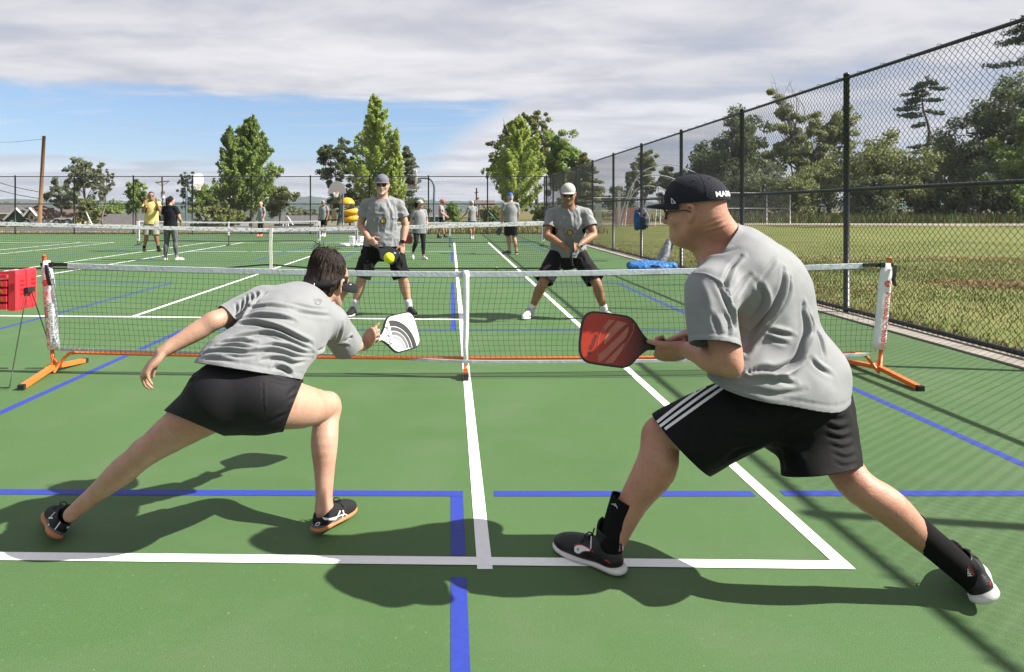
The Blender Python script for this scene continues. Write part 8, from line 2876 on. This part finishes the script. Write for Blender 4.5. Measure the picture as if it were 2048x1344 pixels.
# ---- parked cars
def car(label, px0, px1, py_top, d, paint):
    X0, X1 = P(px0, 0, d)[0], P(px1, 0, d)[0]
    L = X1 - X0
    zb = float(terrain_z(np.array([(X0 + X1) / 2]), np.array([d]))[0])
    H_ = P(0, py_top, d)[2] - zb
    root = empty('parked_car', ((X0 + X1) / 2, d, zb))
    tag(root, label, 'car', 'cars parked beyond the fence')
    W = 1.8
    side = [(0.0, 0.30), (0.02, 0.55), (0.04, 0.62), (0.30, 0.63), (0.36, 0.64), (0.70, 0.62), (0.95, 0.52), (1.0, 0.42), (1.0, 0.22), (0.9, 0.18), (0.1, 0.18)]
    rows = []
    for y, k in ((0, 0.93), (0.12, 1.0), (W - 0.12, 1.0), (W, 0.93)):
        rows.append(np.array([(X0 + L * (0.5 + (u - 0.5) * (1 if k == 1 else 0.985)), d + y, zb + H_ * (v * (k if v > 0.3 else 1))) for u, v in side]))
    MB().ring([q for q in rows], True, True, True).build('body', paint, root, True)
    cab = [(0.06, 0.60), (0.12, 0.93), (0.20, 1.0), (0.50, 1.0), (0.58, 0.95), (0.74, 0.61)]
    rows = []
    for y, k in ((0.10, 0.0), (0.26, 1.0), (W - 0.26, 1.0), (W - 0.10, 0.0)):
        rows.append(np.array([(X0 + L * u, d + (y if v < 0.7 else y + (0.10 if y < 1 else -0.10)), zb + H_ * (v if k else 0.6 + (v - 0.6) * 0.96)) for u, v in cab]))
    cb_ = MB().ring(rows, True, True, True).build('cabin', paint, root)
    for u0, u1 in ((0.14, 0.34), (0.37, 0.60)):
        MB().add([(X0 + L * u0, d + 0.125, zb + H_ * 0.66), (X0 + L * (u1 + (0.05 if u0 > 0.3 else 0)), d + 0.125, zb + H_ * 0.66), (X0 + L * (u1 - 0.02), d + 0.19, zb + H_ * 0.92), (X0 + L * (u0 + 0.02), d + 0.19, zb + H_ * 0.92)], [[0, 1, 2, 3]]).build('side_window', M_PANE, cb_)
    for u in (0.17, 0.82):
        for y in (0.0, W - 0.2):
            w_ = MB().tube([(X0 + L * u, d + y - 0.02, zb + 0.33), (X0 + L * u, d + y + 0.2, zb + 0.33)], 0.33, 16).build('wheel', M_CAP, root, True)
            MB().tube([(X0 + L * u, d + y - 0.03, zb + 0.33), (X0 + L * u, d + y - 0.015, zb + 0.33)], 0.20, 12).build('rim', M_STEEL, w_)
    MB().box((X1 - 0.06, d + 0.22, zb + H_ * 0.47), (0.12, 0.34, 0.16)).build('headlight', M_BOARD, root)
    return root
car('grey estate car parked behind the wooden pole at the left', 36, 130, 444, 58, mat('grey_paint', (0.13, 0.14, 0.17), rough=0.25, var=0.04, coat=0.5, metal=0.3))
car('white car cut off by the left edge behind the fence', -60, 13, 448, 58.5, mat('white_paint', (0.55, 0.55, 0.56), rough=0.25, var=0.03, coat=0.5))
# ---- baseball backstop and pale fences across the field
M_PIPE = mat('pale_pipe', (0.34, 0.35, 0.34), rough=0.5, var=0.1)
d = 50
bs = empty('baseball_backstop', (P(1270, 417, d)[0], d, 0))
tag(bs, 'pale arched pipe backstop on the field seen through the fence left of the capped head', 'backstop')
for k, pts in enumerate(([(1236, 450), (1250, 405), (1270, 362), (1300, 350), (1340, 355), (1375, 372)], [(1244, 450), (1256, 408), (1272, 380), (1295, 372), (1325, 378), (1350, 395)], [(1240, 450), (1258, 398), (1275, 352), (1312, 332), (1350, 330), (1390, 345)])):
    w_ = catmull([P(x, y, d + k * 2.0) for x, y in pts], [0] * len(pts), 5)[0]
    MB().tube(w_, 0.045, 6).build('pipe', M_PIPE, bs, True)
for px_ in (1250, 1275, 1310):
    MB().tube([P(px_, 452, d + 1), P(px_ + 8, 380 - (px_ - 1250) * 0.3, d + 2)], 0.03, 5).build('pipe', M_PIPE, bs, True)
sh_ = MB().box((P(1262, 0, 54)[0], 54, 0.75), (2.6, 0.1, 1.4)).build('brick_dugout', mat('pink_block', (0.30, 0.15, 0.12), rough=0.9, var=0.2, scale=6))
tag(sh_, 'low pinkish block wall beside the arched backstop', 'wall')
o = MB().box((P(1238, 0, 48)[0], 48, 1.35), (0.22, 0.12, 2.7)).build('pale_post', M_PIPE)
tag(o, 'tall pale board post left of the arched backstop', 'post')
PANEL_F = wire_panel(3.0, 2.3, pitch=0.10, r=0.006)
PANEL_F.materials.append(M_PIPE)
def pale_fence(label, px0, px1, d, h, n):
    x0, x1 = P(px0, 0, d)[0], P(px1, 0, d)[0]
    root = empty('wire_fence', (x0, d, 0))
    tag(root, label, 'fence', 'pale wire fences across the field')
    st = (x1 - x0) / n
    for i in range(n + 1):
        MB().tube([(x0 + i * st, d, -0.1), (x0 + i * st, d, h + 0.05)], 0.045, 6).build('post', M_PIPE, root, True)
    for z in (h, h * 0.5):
        MB().tube([(x0, d, z), (x1, d, z)], 0.03, 6).build('rail', M_PIPE, root, True)
    for i in range(n):
        q = bpy.data.objects.new('wire_panel', PANEL_F)
        COL.objects.link(q)
        q.parent = root
        q.rotation_euler = (0, 0, -math.pi / 2)
        q.location = (i * st, 0, 0.05)
        q.scale = (1, st / 3.0, h / 2.35)
pale_fence('pale wire fence on the field right of the capped head', 1440, 1580, 58, 2.75, 3)
pale_fence('pale wire fence on the field left of the arched backstop', 1185, 1320, 57, 2.3, 3)
sg = MB()
for k in range(4):
    sg.box((P(1192 + k * 3.4, 0, 40)[0], 40, 0.9), (0.07, 0.05, 1.8))
sg.box((P(1197, 0, 40)[0], 40, 1.7), (0.5, 0.05, 0.06))
sg.box((P(1197, 0, 40)[0], 40, 0.2), (0.5, 0.05, 0.06))
o = sg.build('bleacher_end', M_PIPE)
tag(o, 'small pale slatted rack on the field behind the fence, right of the white capped man', 'rack')

# ---- the air between here and the hills
hz_ = MB().box((0, 2500, 8), (6400, 5300, 76)).build('haze')
hz_['kind'] = 'stuff'
mh = bpy.data.materials.new('haze')
mh.use_nodes = True
mh.node_tree.nodes.clear()
o_ = mh.node_tree.nodes.new('ShaderNodeOutputMaterial')
v_ = mh.node_tree.nodes.new('ShaderNodeVolumePrincipled')
v_.inputs['Color'].default_value = (0.80, 0.87, 1.0, 1)
v_.inputs['Density'].default_value = 0.00013
v_.inputs['Anisotropy'].default_value = 0.1
mh.node_tree.links.new(v_.outputs[0], o_.inputs['Volume'])
hz_.data.materials.append(mh)
